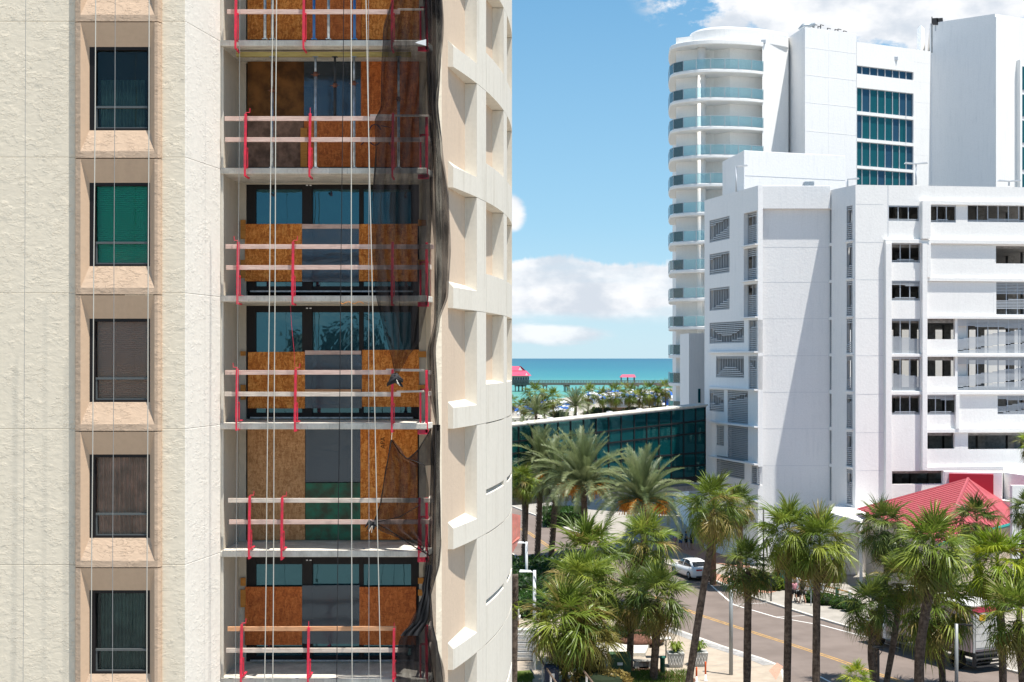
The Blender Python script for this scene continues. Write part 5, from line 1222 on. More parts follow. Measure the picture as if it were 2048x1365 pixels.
def date_frond(seed, arch, L_=4.0, n=50):
    rd_ = random.Random(seed); mb = MB(); pts = []; x = z = 0; a = .12
    N = 12
    for i in range(N + 1):
        pts.append(Vector((x, 0, z))); a -= arch * (i / N) ** .8 * .16; x += math.cos(a) * L_ / N; z += math.sin(a) * L_ / N
    mb.tube(pts, [.035 - .03 * i / N for i in range(N + 1)], 4)
    for i in range(n):
        u = .12 + .86 * i / n; f = u * N; k_ = min(int(f), N - 1); p = pts[k_].lerp(pts[k_ + 1], f - k_); t = (pts[k_ + 1] - pts[k_]).normalized(); up = Vector((-t.z, 0, t.x))
        ll = .68 * math.sin(math.pi * (.18 + .74 * u)) * rd_.uniform(.85, 1.1)
        for s_ in (-1, 1):
            d = (t * .72 + Vector((0, s_ * .62, 0)) + up * rd_.uniform(.18, .5)).normalized(); w_ = t * .019
            q = p + d * ll + Vector((0, 0, -.10 * ll)); m_ = p + d * ll * .5
            mb.q(p - w_, m_ - w_ * 1.3, m_ + w_ * 1.3, p + w_); mb.q(m_ - w_ * 1.3, q, m_ + w_ * 1.3)
    return mb.mesh('date_frond', 'date_green')
DF = [date_frond(11, .55), date_frond(12, .85), date_frond(13, 1.2), date_frond(14, 1.6)]
def fmat(c, az_, el_, roll, sc):
    return Matrix.Translation(c) @ Matrix.Rotation(az_, 4, 'Z') @ Matrix.Rotation(-el_, 4, 'Y') @ Matrix.Rotation(roll, 4, 'X') @ Matrix.Diagonal((sc, sc, sc, 1))
def trunk_mesh(pts, r0, r1, parent, m='bark', boots=True, name='trunk', sd_=0):
    rd_ = random.Random(sd_); n = 26; P_ = []; rr = []
    for i in range(n + 1):
        u = i / n; f = u * (len(pts) - 1); k_ = min(int(f), len(pts) - 2); a = pts[k_].lerp(pts[k_ + 1], f - k_)
        P_.append(a); rr.append((r0 + (r1 - r0) * u) * (1 + .05 * rd_.uniform(-1, 1) + (.35 * max(0, 1 - u * 12))))
    mb = MB(); mb.tube(P_, rr, 10)
    if boots:
        for q in range(46):      # old leaf bases under the crown and ring scars
            u = 1 - .16 * (q / 46) ** .8; f = u * n; k_ = min(int(f), n - 1); c = P_[k_].lerp(P_[k_ + 1], f - k_); a = q * 2.4
            d = Vector((math.cos(a), math.sin(a), 0)); s_ = Vector((-d.y, d.x, 0)); r = r1
            mb.q(c + d * r * .8 - s_ * .07, c + d * (r + .10) + Vector((0, 0, .20)) - s_ * .02, c + d * (r + .10) + Vector((0, 0, .20)) + s_ * .02, c + d * r * .8 + s_ * .07)
    return mb.build(name, m, parent, True)
def smooth3(pts, n=6):
    out = []; m = len(pts)
    for i in range(m - 1):
        p0, p1, p2, p3 = [pts[max(0, min(m - 1, i + k))] for k in (-1, 0, 1, 2)]
        for k in range(n):
            t = k / n; out.append(.5 * ((2 * p1) + (-p0 + p2) * t + (2 * p0 - 5 * p1 + 4 * p2 - p3) * t * t + (-p0 + 3 * p1 - 3 * p2 + p3) * t ** 3))
    out.append(pts[-1]); return out
def sabal(px, py, Y, rpx, label, trunk=None, n=34, m='sabal_green', dead=3, trr=.19, seed=None, old=.15, bm='bark', low=-58, grp='sabal palms along the street'):
    """crown centre in the photo, distance, crown radius in photo pixels, trunk = photo points downwards"""
    seed = seed if seed is not None else int(px * 7 + py)
    rd_ = random.Random(seed); c = P(px, py + 10, Y); n = int(n * 1.6)
    tr_ = [P(x, y, Y) for x, y in (trunk or [])]
    if not tr_: tr_ = [Vector((c.x + rd_.uniform(-.3, .3), Y, c.z * .5))]
    last = tr_[-1]; prev = tr_[-2] if len(tr_) > 1 else c
    if last.z > .1:
        dx = (last.x - prev.x) / max(.1, prev.z - last.z) if prev.z > last.z else 0
        tr_.append(Vector((last.x + dx * min(last.z, 6) * .7, Y, 0)))
    t = thing('sabal_palm', label, 'palm tree', tr_[-1], grp)
    base = Vector(tr_[-1]); top = c + Vector((0, 0, -.25))
    tk = trunk_mesh(smooth3([p for p in tr_[::-1]] + [top]), trr * .95, trr * .85, t, bm, sd_=seed)
    sc = rpx / F * Y / 1.88
    off_ = c - base
    for i in range(n):
        u = (i + .5) / n; el_ = 86 - (86 - low) * u ** .85 + rd_.uniform(-13, 13); az_ = i * 2.39996 + rd_.uniform(-.4, .4)
        vi = 5 if el_ > 62 else (0 if el_ > 40 else 1 if el_ > 15 else 2 if el_ > -12 else 3 if el_ > -35 else 4)
        s_ = sc * rd_.uniform(.80, 1.12) * (1.0 if el_ < 60 else .92)
        o_ = bpy.data.objects.new('frond', SF[vi]); COL.objects.link(o_); o_.parent = t
        o_.matrix_local = fmat(off_ + Vector((0, 0, .12 * math.sin(R(el_)))), az_, R(el_), rd_.uniform(-.6, .6), s_)
        mm_ = 'sabal_old' if (el_ < -25 and rd_.random() < .5) or rd_.random() < old * .5 else m
        if mm_ != 'sabal_green': setmat(o_, mm_)
    for i in range(dead):
        o_ = bpy.data.objects.new('dead_frond', SF[4]); COL.objects.link(o_); o_.parent = t
        o_.matrix_local = fmat(off_ + Vector((0, 0, -.3)), rd_.uniform(0, 6.28), R(rd_.uniform(-84, -66)), rd_.uniform(-.6, .6), sc * rd_.uniform(.6, .85)); setmat(o_, 'dead_frond')
    return t
def date_palm(px, py, Y, rpx, label, trunk_px=None, n=56, fruit=0, seed=1, trr=.23, basez=0.1, grp='date palms by the street bend', low=-42):
    n = int(n * 1.3); rd_ = random.Random(seed); c = P(px, py, Y); bx = (trunk_px - 1024) / F * Y if trunk_px else c.x
    base = Vector((bx, Y, basez)); t = thing('date_palm', label, 'palm tree', base, grp)
    trunk_mesh(smooth3([base, base.lerp(c, .5) + Vector((.05, 0, 0)), c + Vector((0, 0, -.35))]), trr, trr * .95, t, 'bark_date', False, sd_=seed)
    kb = MB(); h = c.z - base.z; nn = int(h * 34)       # diamond leaf scars
    for q in range(nn):
        u = q / nn; p = base.lerp(c, u); a = q * 2.39996; d = Vector((math.cos(a), math.sin(a), 0)); s_ = Vector((-d.y, d.x, 0))
        o0 = p + d * trr * .92; kb.v += [tuple(o0 - s_ * .09), tuple(o0 + Vector((0, 0, -.08))), tuple(o0 + s_ * .09), tuple(o0 + Vector((0, 0, .14)) + d * .10)]
        b = len(kb.v) - 4; kb.f += [(b, b + 1, b + 3), (b + 1, b + 2, b + 3), (b, b + 3, b + 2)]
    kb.build('leaf_scars', 'bark_date', t, kind='stuff')
    off_ = c - base; sc = rpx / F * Y / 3.45
    for i in range(n):
        u = (i + .5) / n; el_ = 84 - (84 - low) * u ** .9 + rd_.uniform(-6, 6); az_ = i * 2.39996 + rd_.uniform(-.2, .2)
        vi = 0 if el_ > 55 else 1 if el_ > 25 else 2 if el_ > -5 else 3
        o_ = bpy.data.objects.new('frond', DF[vi]); COL.objects.link(o_); o_.parent = t
        o_.matrix_local = fmat(off_, az_, R(el_), rd_.uniform(-.35, .35), sc * rd_.uniform(.85, 1.08))
    for i in range(fruit):
        a = i * 6.28 / fruit + rd_.uniform(-.4, .4); mb = MB()
        st = [c + Vector((math.cos(a) * r, math.sin(a) * r, z_)) for r, z_ in ((.1, 0), (.9, .3), (1.5, .05), (1.55, -.3))]
        mb.tube(st[:3], .02, 4); 
        for q in range(80):
            p = st[2] + Vector((rd_.gauss(0, .22), rd_.gauss(0, .22), rd_.gauss(-.45, .28)));
            mb.tube([st[2], st[2].lerp(p, .6) + Vector((0, 0, .06)), p], [.012, .018, .03], 3, False)
        mb.build('fruit_stalk', 'date_fruit', t)
def bush(label, cx, cy, cz, rx, ry, rz, n, size=.13, m='shrub', cat='shrub', name='shrub', box=False, seed=0, grp=None, core=True):
    rd_ = random.Random(seed + int(cx * 10)); t = thing(name, label, cat, (cx, cy, 0), grp)
    mb = MB()
    for i in range(n):
        if box:
            f = rd_.random(); p = Vector((rd_.uniform(-1, 1), rd_.uniform(-1, 1), rd_.uniform(-1, 1)))
            ax = rd_.choice((0, 1, 2, 2)); p[ax] = 1 if ax == 2 else rd_.choice((-1, 1))
            p *= rd_.uniform(.88, 1.06)
        else:
            p = Vector((rd_.gauss(0, 1), rd_.gauss(0, 1), rd_.gauss(0, 1))).normalized(); p *= .82 + .28 * noise.noise(p * 2.2 + Vector((seed, 0, 0))) + rd_.uniform(0, .16)
        q = Vector((cx + p.x * rx, cy + p.y * ry, max(.12, cz + p.z * rz)))
        a = Vector((rd_.gauss(0, 1), rd_.gauss(0, 1), rd_.gauss(0, 1))).normalized(); b = a.cross(Vector((rd_.gauss(0, 1), rd_.gauss(0, 1), rd_.gauss(0, 1)))).normalized(); s_ = size * rd_.uniform(.6, 1.4)
        mb.q(q - a * s_, q - b * s_ * .45, q + a * s_, q + b * s_ * .45)
    mb.build('foliage', m, t)
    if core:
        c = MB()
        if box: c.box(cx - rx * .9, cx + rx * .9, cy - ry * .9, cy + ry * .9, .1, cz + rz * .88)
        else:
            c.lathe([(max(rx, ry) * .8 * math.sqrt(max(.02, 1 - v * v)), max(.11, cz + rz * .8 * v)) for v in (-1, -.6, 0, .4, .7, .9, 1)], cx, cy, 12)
        c.build('dark_core', 'hedge_core', t)  # added solid core closes the gaps; inner shade is in its dark colour
    return t
SG = 'sabal palms along the street'
# row across the foreground street
sabal(1427, 1005, 70, 76, 'tall sabal palm with a long trunk leaning left across the road', [(1424, 1075), (1408, 1170), (1392, 1270), (1378, 1365)], trr=.20, old=.3)
sabal(1492, 1125, 74, 66, 'short dark sabal palm with a straight trunk beside the grey pole', [(1496, 1185), (1495, 1270), (1494, 1365)], m='sabal_dark', trr=.22)
sabal(1578, 1062, 72, 80, 'tall sabal palm whose trunk stands just left of the walking couple', [(1577, 1150), (1576, 1260), (1574, 1365)], trr=.21, n=40)
sabal(1640, 1082, 71, 84, 'tall full sabal palm right of the walking couple', [(1634, 1165), (1633, 1260), (1632, 1365)], trr=.21, n=40)
sabal(1768, 1050, 78, 72, 'sabal palm with its crown against the left end of the red roof', [(1776, 1120), (1764, 1200), (1752, 1290), (1748, 1365)], m='sabal_dark', trr=.2)
sabal(1742, 1205, 72, 66, 'low dark sabal palm with a curved trunk by the black lantern', [(1750, 1245), (1742, 1300), (1748, 1365)], m='sabal_dark', trr=.2, dead=2)
sabal(1800, 1155, 73, 66, 'sabal palm with a slim trunk leaning left between two thicker ones', [(1799, 1195), (1788, 1280), (1773, 1365)], trr=.17)
sabal(1866, 1092, 70, 92, 'large full sabal palm with the thickest trunk before the red roof', [(1862, 1165), (1850, 1230), (1840, 1300), (1838, 1365)], n=42, trr=.26)
sabal(1953, 1035, 88, 60, 'dark round sabal palm in front of the red roof slope', [(1955, 1100)], m='sabal_dark', n=36)
sabal(1996, 1120, 76, 88, 'bright yellow green sabal palm above the delivery truck', [(1997, 1185), (2004, 1270), (2006, 1365)], m='sabal_yellow', n=40, trr=.22)
sabal(2052, 1010, 92, 42, 'dark sabal palm cut by the edge at the white wall', m='sabal_dark')
sabal(2034, 1228, 70, 86, 'sabal palm cut by the edge beside the truck', m='sabal_green', old=.3)
sabal(1872, 1212, 77, 102, 'bushy sabal palm hiding the front of the truck', [(1880, 1280), (1884, 1340)], n=44, old=.5, dead=7, trr=.2)
sabal(1712, 1352, 60, 40, 'small bright palm at the bottom edge of the street', n=26, m='sabal_yellow', dead=0)
sabal(2062, 880, 60, 34, 'palm with yellowing frond tips poking in beside the garage', n=24, old=.8, m='sabal_yellow', dead=2)
# left cluster
sabal(1176, 1100, 88, 86, 'sabal palm at the back of the left cluster', [(1172, 1180)], n=38)
sabal(1158, 1165, 82, 86, 'sabal palm in the middle of the left cluster', [(1162, 1220)], n=38)
sabal(1130, 1238, 78, 98, 'big sabal palm in front of the left cluster over the bin', [(1128, 1300), (1130, 1375)], n=46, old=.4, dead=9, low=-66)
sabal(1182, 1262, 78, 72, 'sabal palm with hanging dead fronds left of the green utility box', [(1166, 1300), (1166, 1372)], n=36, old=.7, dead=12, m='sabal_old', low=-70)
sabal(1292, 1080, 92, 74, 'sabal palm below the orange fruited date palm', [(1285, 1140)], n=34)
sabal(1258, 1188, 82, 66, 'sabal palm whose trunk stands by the mulched planter', [(1262, 1230), (1259, 1340)], m='sabal_dark', trr=.22)
sabal(1314, 1188, 79, 76, 'dark sabal palm right of the green utility box', [(1314, 1255), (1310, 1310), (1306, 1372)], m='sabal_dark', n=40, trr=.24)
sabal(1046, 955, 112, 40, 'small sabal palm beside the curved building edge', [(1048, 1010)], trr=.2, dead=5)
sabal(1026, 1205, 70, 22, 'palm half hidden behind the building edge with a dark trunk', [(1030, 1150), (1028, 1330)], n=16, m='sabal_yellow', dead=1)
# far pavement
sabal(1425, 1035, 113, 50, 'sabal palm with a red brown trunk on the far pavement', [(1425, 1085), (1426, 1158)], bm='bark_red', trr=.3, dead=6)
sabal(1477, 1002, 110, 48, 'sabal palm on the brick paved corner', [(1480, 1045), (1480, 1176)], bm='bark_red', m='sabal_dark', trr=.25)
# date palms
date_palm(1054, 915, 120, 72, 'pale date palm next to the curved building edge', 1047, 44, 0, 3)
date_palm(1082, 922, 118, 76, 'pale date palm second from the curved building edge', 1073, 46, 1, 7)
date_palm(1114, 948, 116, 74, 'pale date palm behind the two fruiting ones', 1099, 46, 2, 4)
date_palm(1167, 968, 108, 102, 'large date palm with orange fruit left of the glass bridge end', 1172, 58, 9, 5, low=-16)
date_palm(1286, 1003, 102, 104, 'large date palm with the brightest orange fruit clusters', 1290, 58, 13, 6, low=-16)
# mid-distance palms behind the bridge
mg = 'palms between the bridge and the beach'
for (x, y, r, lb) in ((1070, 782, 24, 'fan palm nearest the curved building edge behind the bridge'), (1106, 792, 20, 'second fan palm behind the bridge'), (1177, 782, 19, 'fan palm right of the broad date palm'), (1231, 783, 22, 'leftmost fan palm of the group below the pavilion'), (1259, 782, 21, 'fan palm directly under the red pavilion'), (1299, 780, 21, 'fan palm right of the red pavilion'), (1331, 771, 17, 'fan palm standing alone by the hotel balconies'), (1022, 800, 15, 'fan palm cut by the building edge'), (1205, 786, 17, 'small fan palm between the date palm and the group below the pavilion'), (1279, 788, 17, 'small fan palm between the two right of the pavilion'), (1088, 800, 16, 'low fan palm between the first two behind the bridge'), (1316, 784, 15, 'short fan palm beside the lone one at the hotel'), (1047, 806, 16, 'low fan palm over the left umbrellas')):
    sabal(x, y - 3, 260, r * 1.28, lb, n=24, m='sabal_green', dead=2, trr=.16, grp=mg, old=.2)
date_palm(1151, 812, 240, 37, 'broad pale date palm rising behind the bridge roof', None, 44, 0, 8, grp=mg, low=-20)
date_palm(1072, 828, 235, 37, 'grey green date palm at the left end of the bridge roof', None, 44, 0, 9, grp=mg, low=-15)
# hedges, shrubs
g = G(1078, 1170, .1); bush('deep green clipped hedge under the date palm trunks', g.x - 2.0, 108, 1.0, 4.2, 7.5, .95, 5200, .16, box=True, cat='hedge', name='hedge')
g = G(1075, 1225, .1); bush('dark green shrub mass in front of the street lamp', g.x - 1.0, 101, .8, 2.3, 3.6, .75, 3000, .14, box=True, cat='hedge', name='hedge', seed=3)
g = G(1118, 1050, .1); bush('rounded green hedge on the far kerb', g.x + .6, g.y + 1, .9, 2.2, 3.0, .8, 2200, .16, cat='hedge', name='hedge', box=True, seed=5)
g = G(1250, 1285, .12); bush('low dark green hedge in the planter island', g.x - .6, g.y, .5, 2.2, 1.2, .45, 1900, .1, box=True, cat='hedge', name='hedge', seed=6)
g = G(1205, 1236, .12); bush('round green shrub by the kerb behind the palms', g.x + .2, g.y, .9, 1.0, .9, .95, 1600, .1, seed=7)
for i, (x, y, s_) in enumerate(((1530, 1178, 1.1), (1551, 1184, 1.0), (1512, 1170, 1.2))):
    g = G(x, y, .12); bush(('lime green shrub left of the planter wall', 'lime green shrub touching the teal end post', 'lime green shrub by the brick corner')[i], g.x, g.y + 1, .6, s_, .9, .6, 900, .12, m='shrub_lime', seed=i + 10)
g = G(1655, 1172, .12); bush('bright hedge below the pale wall panel', g.x - 1.2, g.y + 2, 1.0, 2.6, .8, .7, 1500, .12, m='shrub', box=True, cat='hedge', name='hedge', seed=21)
for i, (x, y) in enumerate(((1628, 1206), (1654, 1211), (1682, 1218), (1706, 1224))):
    g = G(x, y, .12); bush(f'{("first", "second", "third", "fourth")[i]} dark shrub along the dining deck', g.x, g.y + .2, .5, .75, .6, .5, 700, .1, seed=30 + i)
g = G(1925, 1215, .12); bush('pale green shrub behind the truck', g.x, g.y, 1.4, 3.0, 1.2, 1.1, 1600, .14, m='shrub_lime', seed=44)
g = G(1200, 1372, .12); bush('ragged olive shrub at the bottom of the palm cluster', g.x, g.y, .5, 1.7, .9, .6, 1500, .14, m='sabal_old', seed=50)
bb_ = 'shrubs along the promenade behind the bridge'
for i, (x, y, w_, m_) in enumerate(((1205, 812, 3.2, 'shrub'), (1222, 818, 3.0, 'shrub_lime'), (1268, 812, 3.2, 'shrub'), (1184, 818, 2.6, 'sabal_old'), (1118, 820, 2.6, 'shrub'), (1316, 808, 2.4, 'sabal_old'))):
    g = P(x, y, 262); bush(('dark shrub', 'lime shrub', 'green bush', 'olive bush', 'small dark bush', 'dry bush')[i] + ' behind the bridge roof', g.x, 262, g.z - 1.2, w_ * .8, 1.5, 1.1, 600, .2, m=m_, seed=60 + i, grp=bb_)
pb = MB(); a = P(1185, 822, 266); b = P(1310, 806, 266); pb.box(a.x, b.x, 266, 268, 0, P(0, 816, 266).z); tag(pb.build('promenade_wall', 'hedge_brown'), 'long brown planted wall on the promenade behind the bridge', 'wall')
pb = MB(); a = P(1216, 800, 270); pb.box(a.x, a.x + 4.4, 270, 274, 0, P(0, 797, 270).z); tag(pb.build('beach_kiosk', 'louvre_light', bevel=.1), 'small grey kiosk near the fan palms behind the bridge', 'kiosk')
pc = MB(); a = P(1040, 842, 250); pc.box(a.x - 6, a.x + 30, 270, 272, 0, P(0, 836, 270).z); tag(pc.build('promenade_wall', 'concrete'), 'low pale promenade wall behind the left bridge roof', 'wall')
# planter island
isl = thing('planter_island', 'kerbed planter island with brown mulch and a low hedge', 'planter', G(1250, 1290, .12))
pts = [gp(1120, 1318), gp(1290, 1318), gp(1300, 1296), gp(1270, 1270), gp(1200, 1270), gp(1120, 1292)]
mb = MB(); mb.prism(pts, .12, .34); mb.build('kerb_ring', 'concrete', isl)
mb = MB(); cpt = Vector(gp(1262, 1300)); mb.lathe([(1.7, .335), (1.3, .6), (.8, .85), (.3, .95), (.02, .97)], cpt.x + .55, cpt.y + 1.4, 18); mb.build('mulch', 'mulch', isl, True)
gs = MB(); poly(gs, [gp(1020, 1348), gp(1062, 1345), gp(1070, 1362), gp(1020, 1372)], .131); struct(gs, 'grass', 'grass')
gs = MB(); poly(gs, [gp(1240, 1340), gp(1300, 1338), gp(1390, 1362), gp(1395, 1378), gp(1230, 1378)], .131); struct(gs, 'ground_cover', 'mulch')
rd_ = random.Random(5); gm = MB()
for i in range(2600):
    p = G(rd_.uniform(1240, 1385), rd_.uniform(1342, 1375), .13); h = rd_.uniform(.08, .3); a = rd_.uniform(0, 6.28); gm.q(p, p + Vector((.03, 0, 0)), p + Vector((math.cos(a) * .12, math.sin(a) * .12, h)))
for i in range(900):
    p = G(rd_.uniform(1022, 1064), rd_.uniform(1348, 1366), .13); h = rd_.uniform(.08, .25); a = rd_.uniform(0, 6.28); gm.q(p, p + Vector((.03, 0, 0)), p + Vector((math.cos(a) * .12, math.sin(a) * .12, h)))
gm.build('ground_grass', 'shrub_lime', None, label='sparse weedy grass in the mulch bed', category='grass', kind='stuff')
rk = MB(); g = G(1278, 1335, .12)
for k_ in range(3): rk.lathe([(.05, .12), (.32, .2), (.30, .4), (.05, .55)], g.x + k_ * .35, g.y + .1 * k_, 7)
tag(rk.build('boulder', 'rock'), 'pale angular boulder between the utility box and the dark palm', 'boulder')
# ------------------------------------------------------------------ street furniture
def place(px, py, z=.125): return G(px, py, z)
g = place(1240, 1356); ub = thing('utility_box', 'dark green electrical utility box with a slanted lid', 'utility box', g)
mb = MB(); mb.box(g.x - .62, g.x + .62, g.y, g.y + 1.0, .12, 1.15); mb.build('body', 'util_green', ub, bevel=.03)
mb = MB(); mb.hexa([(g.x - .68, g.y - .06, 1.1), (g.x + .68, g.y - .06, 1.1), (g.x + .68, g.y + 1.06, 1.16), (g.x - .68, g.y + 1.06, 1.16), (g.x - .6, g.y + .05, 1.22), (g.x + .6, g.y + .05, 1.22), (g.x + .6, g.y + 1.0, 1.4), (g.x - .6, g.y + 1.0, 1.4)]); mb.build('lid', 'util_green', ub, bevel=.02)
mb = MB(); mb.box(g.x - .15, g.x + .15, g.y - .01, g.y - .002, .82, .98); mb.build('label_plate', 'sign_white', ub)
mb = MB(); mb.box(g.x + .17, g.x + .19, g.y - .012, g.y - .002, .15, 1.08); mb.build('door_seam', 'black', ub)
g = place(1325, 1349); mb = MB(); mb.lathe([(.14, .12), (.14, 1.0), (.16, 1.0), (.16, 1.12), (.1, 1.16)], g.x, g.y, 16); tag(mb.build('marker_post', 'util_teal', None, True), 'round dark green cable marker post by the planters', 'marker post')
for (x, y, h, lb) in ((1393, 1366, .95, 'short orange delineator at the foot of the leaning palm'), (1411, 1362, 1.15, 'taller orange and white delineator right of the leaning palm')):
    g = place(x, y); t = thing('delineator', lb, 'delineator', g, 'orange delineators at the kerb')
    mb = MB(); mb.lathe([(.05, .5), (.05, h), (.03, h + .04)], g.x, g.y, 10); mb.build('orange_tube', 'orange_plastic', t, True)
    mb = MB(); mb.lathe([(.12, .12), (.11, .17), (.045, .2), (.045, .5)], g.x, g.y, 10); mb.build('white_foot', 'sign_white', t, True)
for (x, y, lb) in ((1351, 1333, 'left white patterned planter with ferns'), (1398, 1331, 'right white patterned planter with ferns')):
    g = place(x, y); t = thing('street_planter', lb, 'planter', g, 'pair of white planters on the plaza')
    mb = MB(); mb.hexa([(g.x - .38, g.y - .38, .12), (g.x + .38, g.y - .38, .12), (g.x + .38, g.y + .38, .12), (g.x - .38, g.y + .38, .12), (g.x - .48, g.y - .48, .95), (g.x + .48, g.y - .48, .95), (g.x + .48, g.y + .48, .95), (g.x - .48, g.y + .48, .95)]); mb.build('pot', 'planter', t, bevel=.02)
    mb = MB()
    for i in range(5):
        u = -.36 + i * .16
        for s_ in (-1, 1): mb.tube([(g.x + u - .08 * s_, g.y - .46, .3), (g.x + u + .08 * s_, g.y - .50, .8)], .014, 4)
    mb.build('lattice', 'sign_white', t)
    mb = MB(); rd_ = random.Random(int(x))
    for i in range(60):
        a = rd_.uniform(0, 6.28); r = rd_.uniform(.3, .75); h = rd_.uniform(.1, .65); s_ = Vector((-math.sin(a), math.cos(a), 0)) * .06
        p0 = Vector((g.x, g.y, .95)); p1 = p0 + Vector((math.cos(a) * r * .6, math.sin(a) * r * .6, h)); p2 = p0 + Vector((math.cos(a) * r, math.sin(a) * r, h * .55)); mb.q(p0 - s_ * .3, p1 - s_, p2, p1 + s_)
    mb.build('fern', 'shrub_lime', t)
def bench(x, y, w_, lb):
    g = place(x, y); t = thing('bench', lb, 'bench', g)
    mb = MB(); mb.box(g.x - w_ / 2, g.x + w_ / 2, g.y, g.y + .5, .5, .58); mb.build('seat', 'sidewalk_grey', t, bevel=.02)
    for s_ in (-1, 1): mb = MB(); mb.box(g.x + s_ * (w_ / 2 - .2) - .12, g.x + s_ * (w_ / 2 - .2) + .12, g.y + .05, g.y + .45, .12, .5); mb.build('leg', 'concrete', t)
bench(1288, 1338, 1.2, 'low stone bench behind the boulder')
sh = thing('shade_table', 'thin flat topped table casting a shadow left of the planters', 'table', place(1333, 1318))
g = place(1333, 1318); mb = MB(); mb.box(g.x - .9, g.x + .3, g.y, g.y + .7, 1.25, 1.3); mb.build('top', 'concrete', sh); mb = MB(); mb.tube([(g.x, g.y + .3, .12), (g.x, g.y + .3, 1.25)], .04, 6); mb.build('leg', 'steel_dark', sh)
g = place(1103, 1375); t = thing('litter_bin', 'dark blue litter bin with a white label under the palm cluster', 'bin', g)
mb = MB(); mb.box(g.x - .38, g.x + .38, g.y - .35, g.y + .35, .12, 1.2); mb.build('body', 'bin_blue', t, bevel=.04)
mb = MB(); mb.tube([(g.x - .40, g.y - .36 + .0, 1.2), (g.x - .38, g.y, 1.32), (g.x - .4, g.y + .36, 1.2)], .02, 5); mb.hexa([(g.x - .4, g.y - .37, 1.2), (g.x + .4, g.y - .37, 1.2), (g.x + .4, g.y + .37, 1.2), (g.x - .4, g.y + .37, 1.2), (g.x - .36, g.y - .2, 1.36), (g.x + .36, g.y - .2, 1.36), (g.x + .36, g.y + .2, 1.36), (g.x - .36, g.y + .2, 1.36)]); mb.build('lid', 'bin_blue', t, bevel=.03)
mb = MB(); mb.box(g.x - .02, g.x + .16, g.y - .362, g.y - .352, .72, .95); mb.build('label_plate', 'sign_white', t)
fc = thing('slatted_screen', 'white horizontal slatted screen wall at the foot of the building', 'fence', place(1045, 1330))
a = P(1031, 1258, 84); b = P(1066, 1330, 84)
for i in range(8):
    z0 = a.z - (a.z - b.z) * (i + 1) / 8; h_ = (a.z - b.z) / 8
    mb = MB(); mb.hexa([(a.x, 84, z0), (b.x, 84, z0), (b.x, 84.1, z0 + .0), (a.x, 84.1, z0), (a.x, 83.9, z0 + h_ * .8), (b.x, 83.9, z0 + h_ * .8), (b.x, 84.0, z0 + h_ * .82), (a.x, 84.0, z0 + h_ * .82)]); mb.build('slat', 'sign_white', fc)
mb = MB(); mb.box(b.x, b.x + .25, 83.8, 84.2, .1, a.z + .05); mb.build('post', 'sign_white', fc); mb = MB(); mb.box(a.x - .1, b.x, 84.15, 84.25, .1, a.z); mb.build('backing', 'white_wall', fc)
rp_ = thing('ramp_railing', 'brown topped ramp railing leading down past the bin', 'railing', place(1110, 1360))
a = G(1070, 1340, .12); b = G(1120, 1420, .12)
for s_ in (0, 1.9):
    mb = MB(); mb.tube([(a.x + s_, a.y, 1.2), (b.x + s_, b.y, 1.2)], .06, 6); mb.build('handrail', 'bark_date', rp_)
    for u in (0, .33, .66, 1): p = a.lerp(b, u); mb = MB(); mb.box(p.x + s_ - .05, p.x + s_ + .05, p.y - .05, p.y + .05, .12, 1.2); mb.build('post', 'sign_white', rp_)
for (x, y) in ((1128, 1358), (1145, 1372)):
    g = place(x, y); mb = MB(); mb.box(g.x - .15, g.x + .15, g.y - .15, g.y + .15, .12, .62 if x > 1130 else .9); mb.box(g.x - .18, g.x + .18, g.y - .18, g.y + .18, .62 if x > 1130 else .9, .68 if x > 1130 else .96); tag(mb.build('bollard', 'sign_white', None, bevel=.015), 'short white capped post near the bin' if x > 1130 else 'taller white capped post near the bin', 'bollard')
def arm_lamp(xb, yb, ytop, Y, dirx, ln, m, label, thick=.07, head='flat'):
    t = thing('street_lamp', label, 'street lamp', (P(xb, yb, Y).x, Y, .12)); a = P(xb, ytop, Y)
    mb = MB(); mb.tube([(a.x, Y, .12), (a.x, Y, a.z)], [thick * 1.15, thick], 10); mb.build('pole', m, t, True)
    if head == 'flat':
        mb = MB(); mb.tube([(a.x, Y, a.z - .12), (a.x + dirx * ln, Y, a.z - .08)], .03, 6); mb.build('arm', m, t)
        x0, x1 = sorted((a.x + dirx * ln * .15, a.x + dirx * ln)); mb = MB(); mb.hexa([(x0, Y - .2, a.z - .1), (x1, Y - .14, a.z - .1), (x1, Y + .14, a.z - .1), (x0, Y + .2, a.z - .1), (x0 + .05, Y - .12, a.z + .03), (x1 - .1, Y - .08, a.z + .0), (x1 - .1, Y + .08, a.z + .0), (x0 + .05, Y + .12, a.z + .03)]); mb.build('lamp_head', m, t, bevel=.02)
    else:
        mb = MB(); mb.box(min(a.x, a.x + dirx * ln), max(a.x, a.x + dirx * ln), Y - .03, Y + .03, a.z - .07, a.z); mb.build('arm', 'steel_dark', t)
        mb = MB(); mb.box(a.x + dirx * ln - .16, a.x + dirx * ln + .16, Y - .1, Y + .1, a.z - .11, a.z - .02); mb.build('lamp_head', 'steel_dark', t, bevel=.01)
    return t
arm_lamp(1069, 1290, 1141, 88, -1, .95, 'pole_white', 'white street lamp with a flat head before the clipped hedge', .1)
arm_lamp(1053, 1195, 1084, 107, -1, .75, 'pole_white', 'farther white street lamp beside the date palm trunks', .1)
arm_lamp(1462, 1355, 1160, 80.3, 1, 0.01, 'pole_grey', 'plain grey pole on the plaza kerb left of the short dark palm', .1, 'bar')
arm_lamp(1913, 1420, 1248, 72, 1, .62, 'pole_grey', 'grey street lamp with a black bar head beside the truck', .085, 'bar')
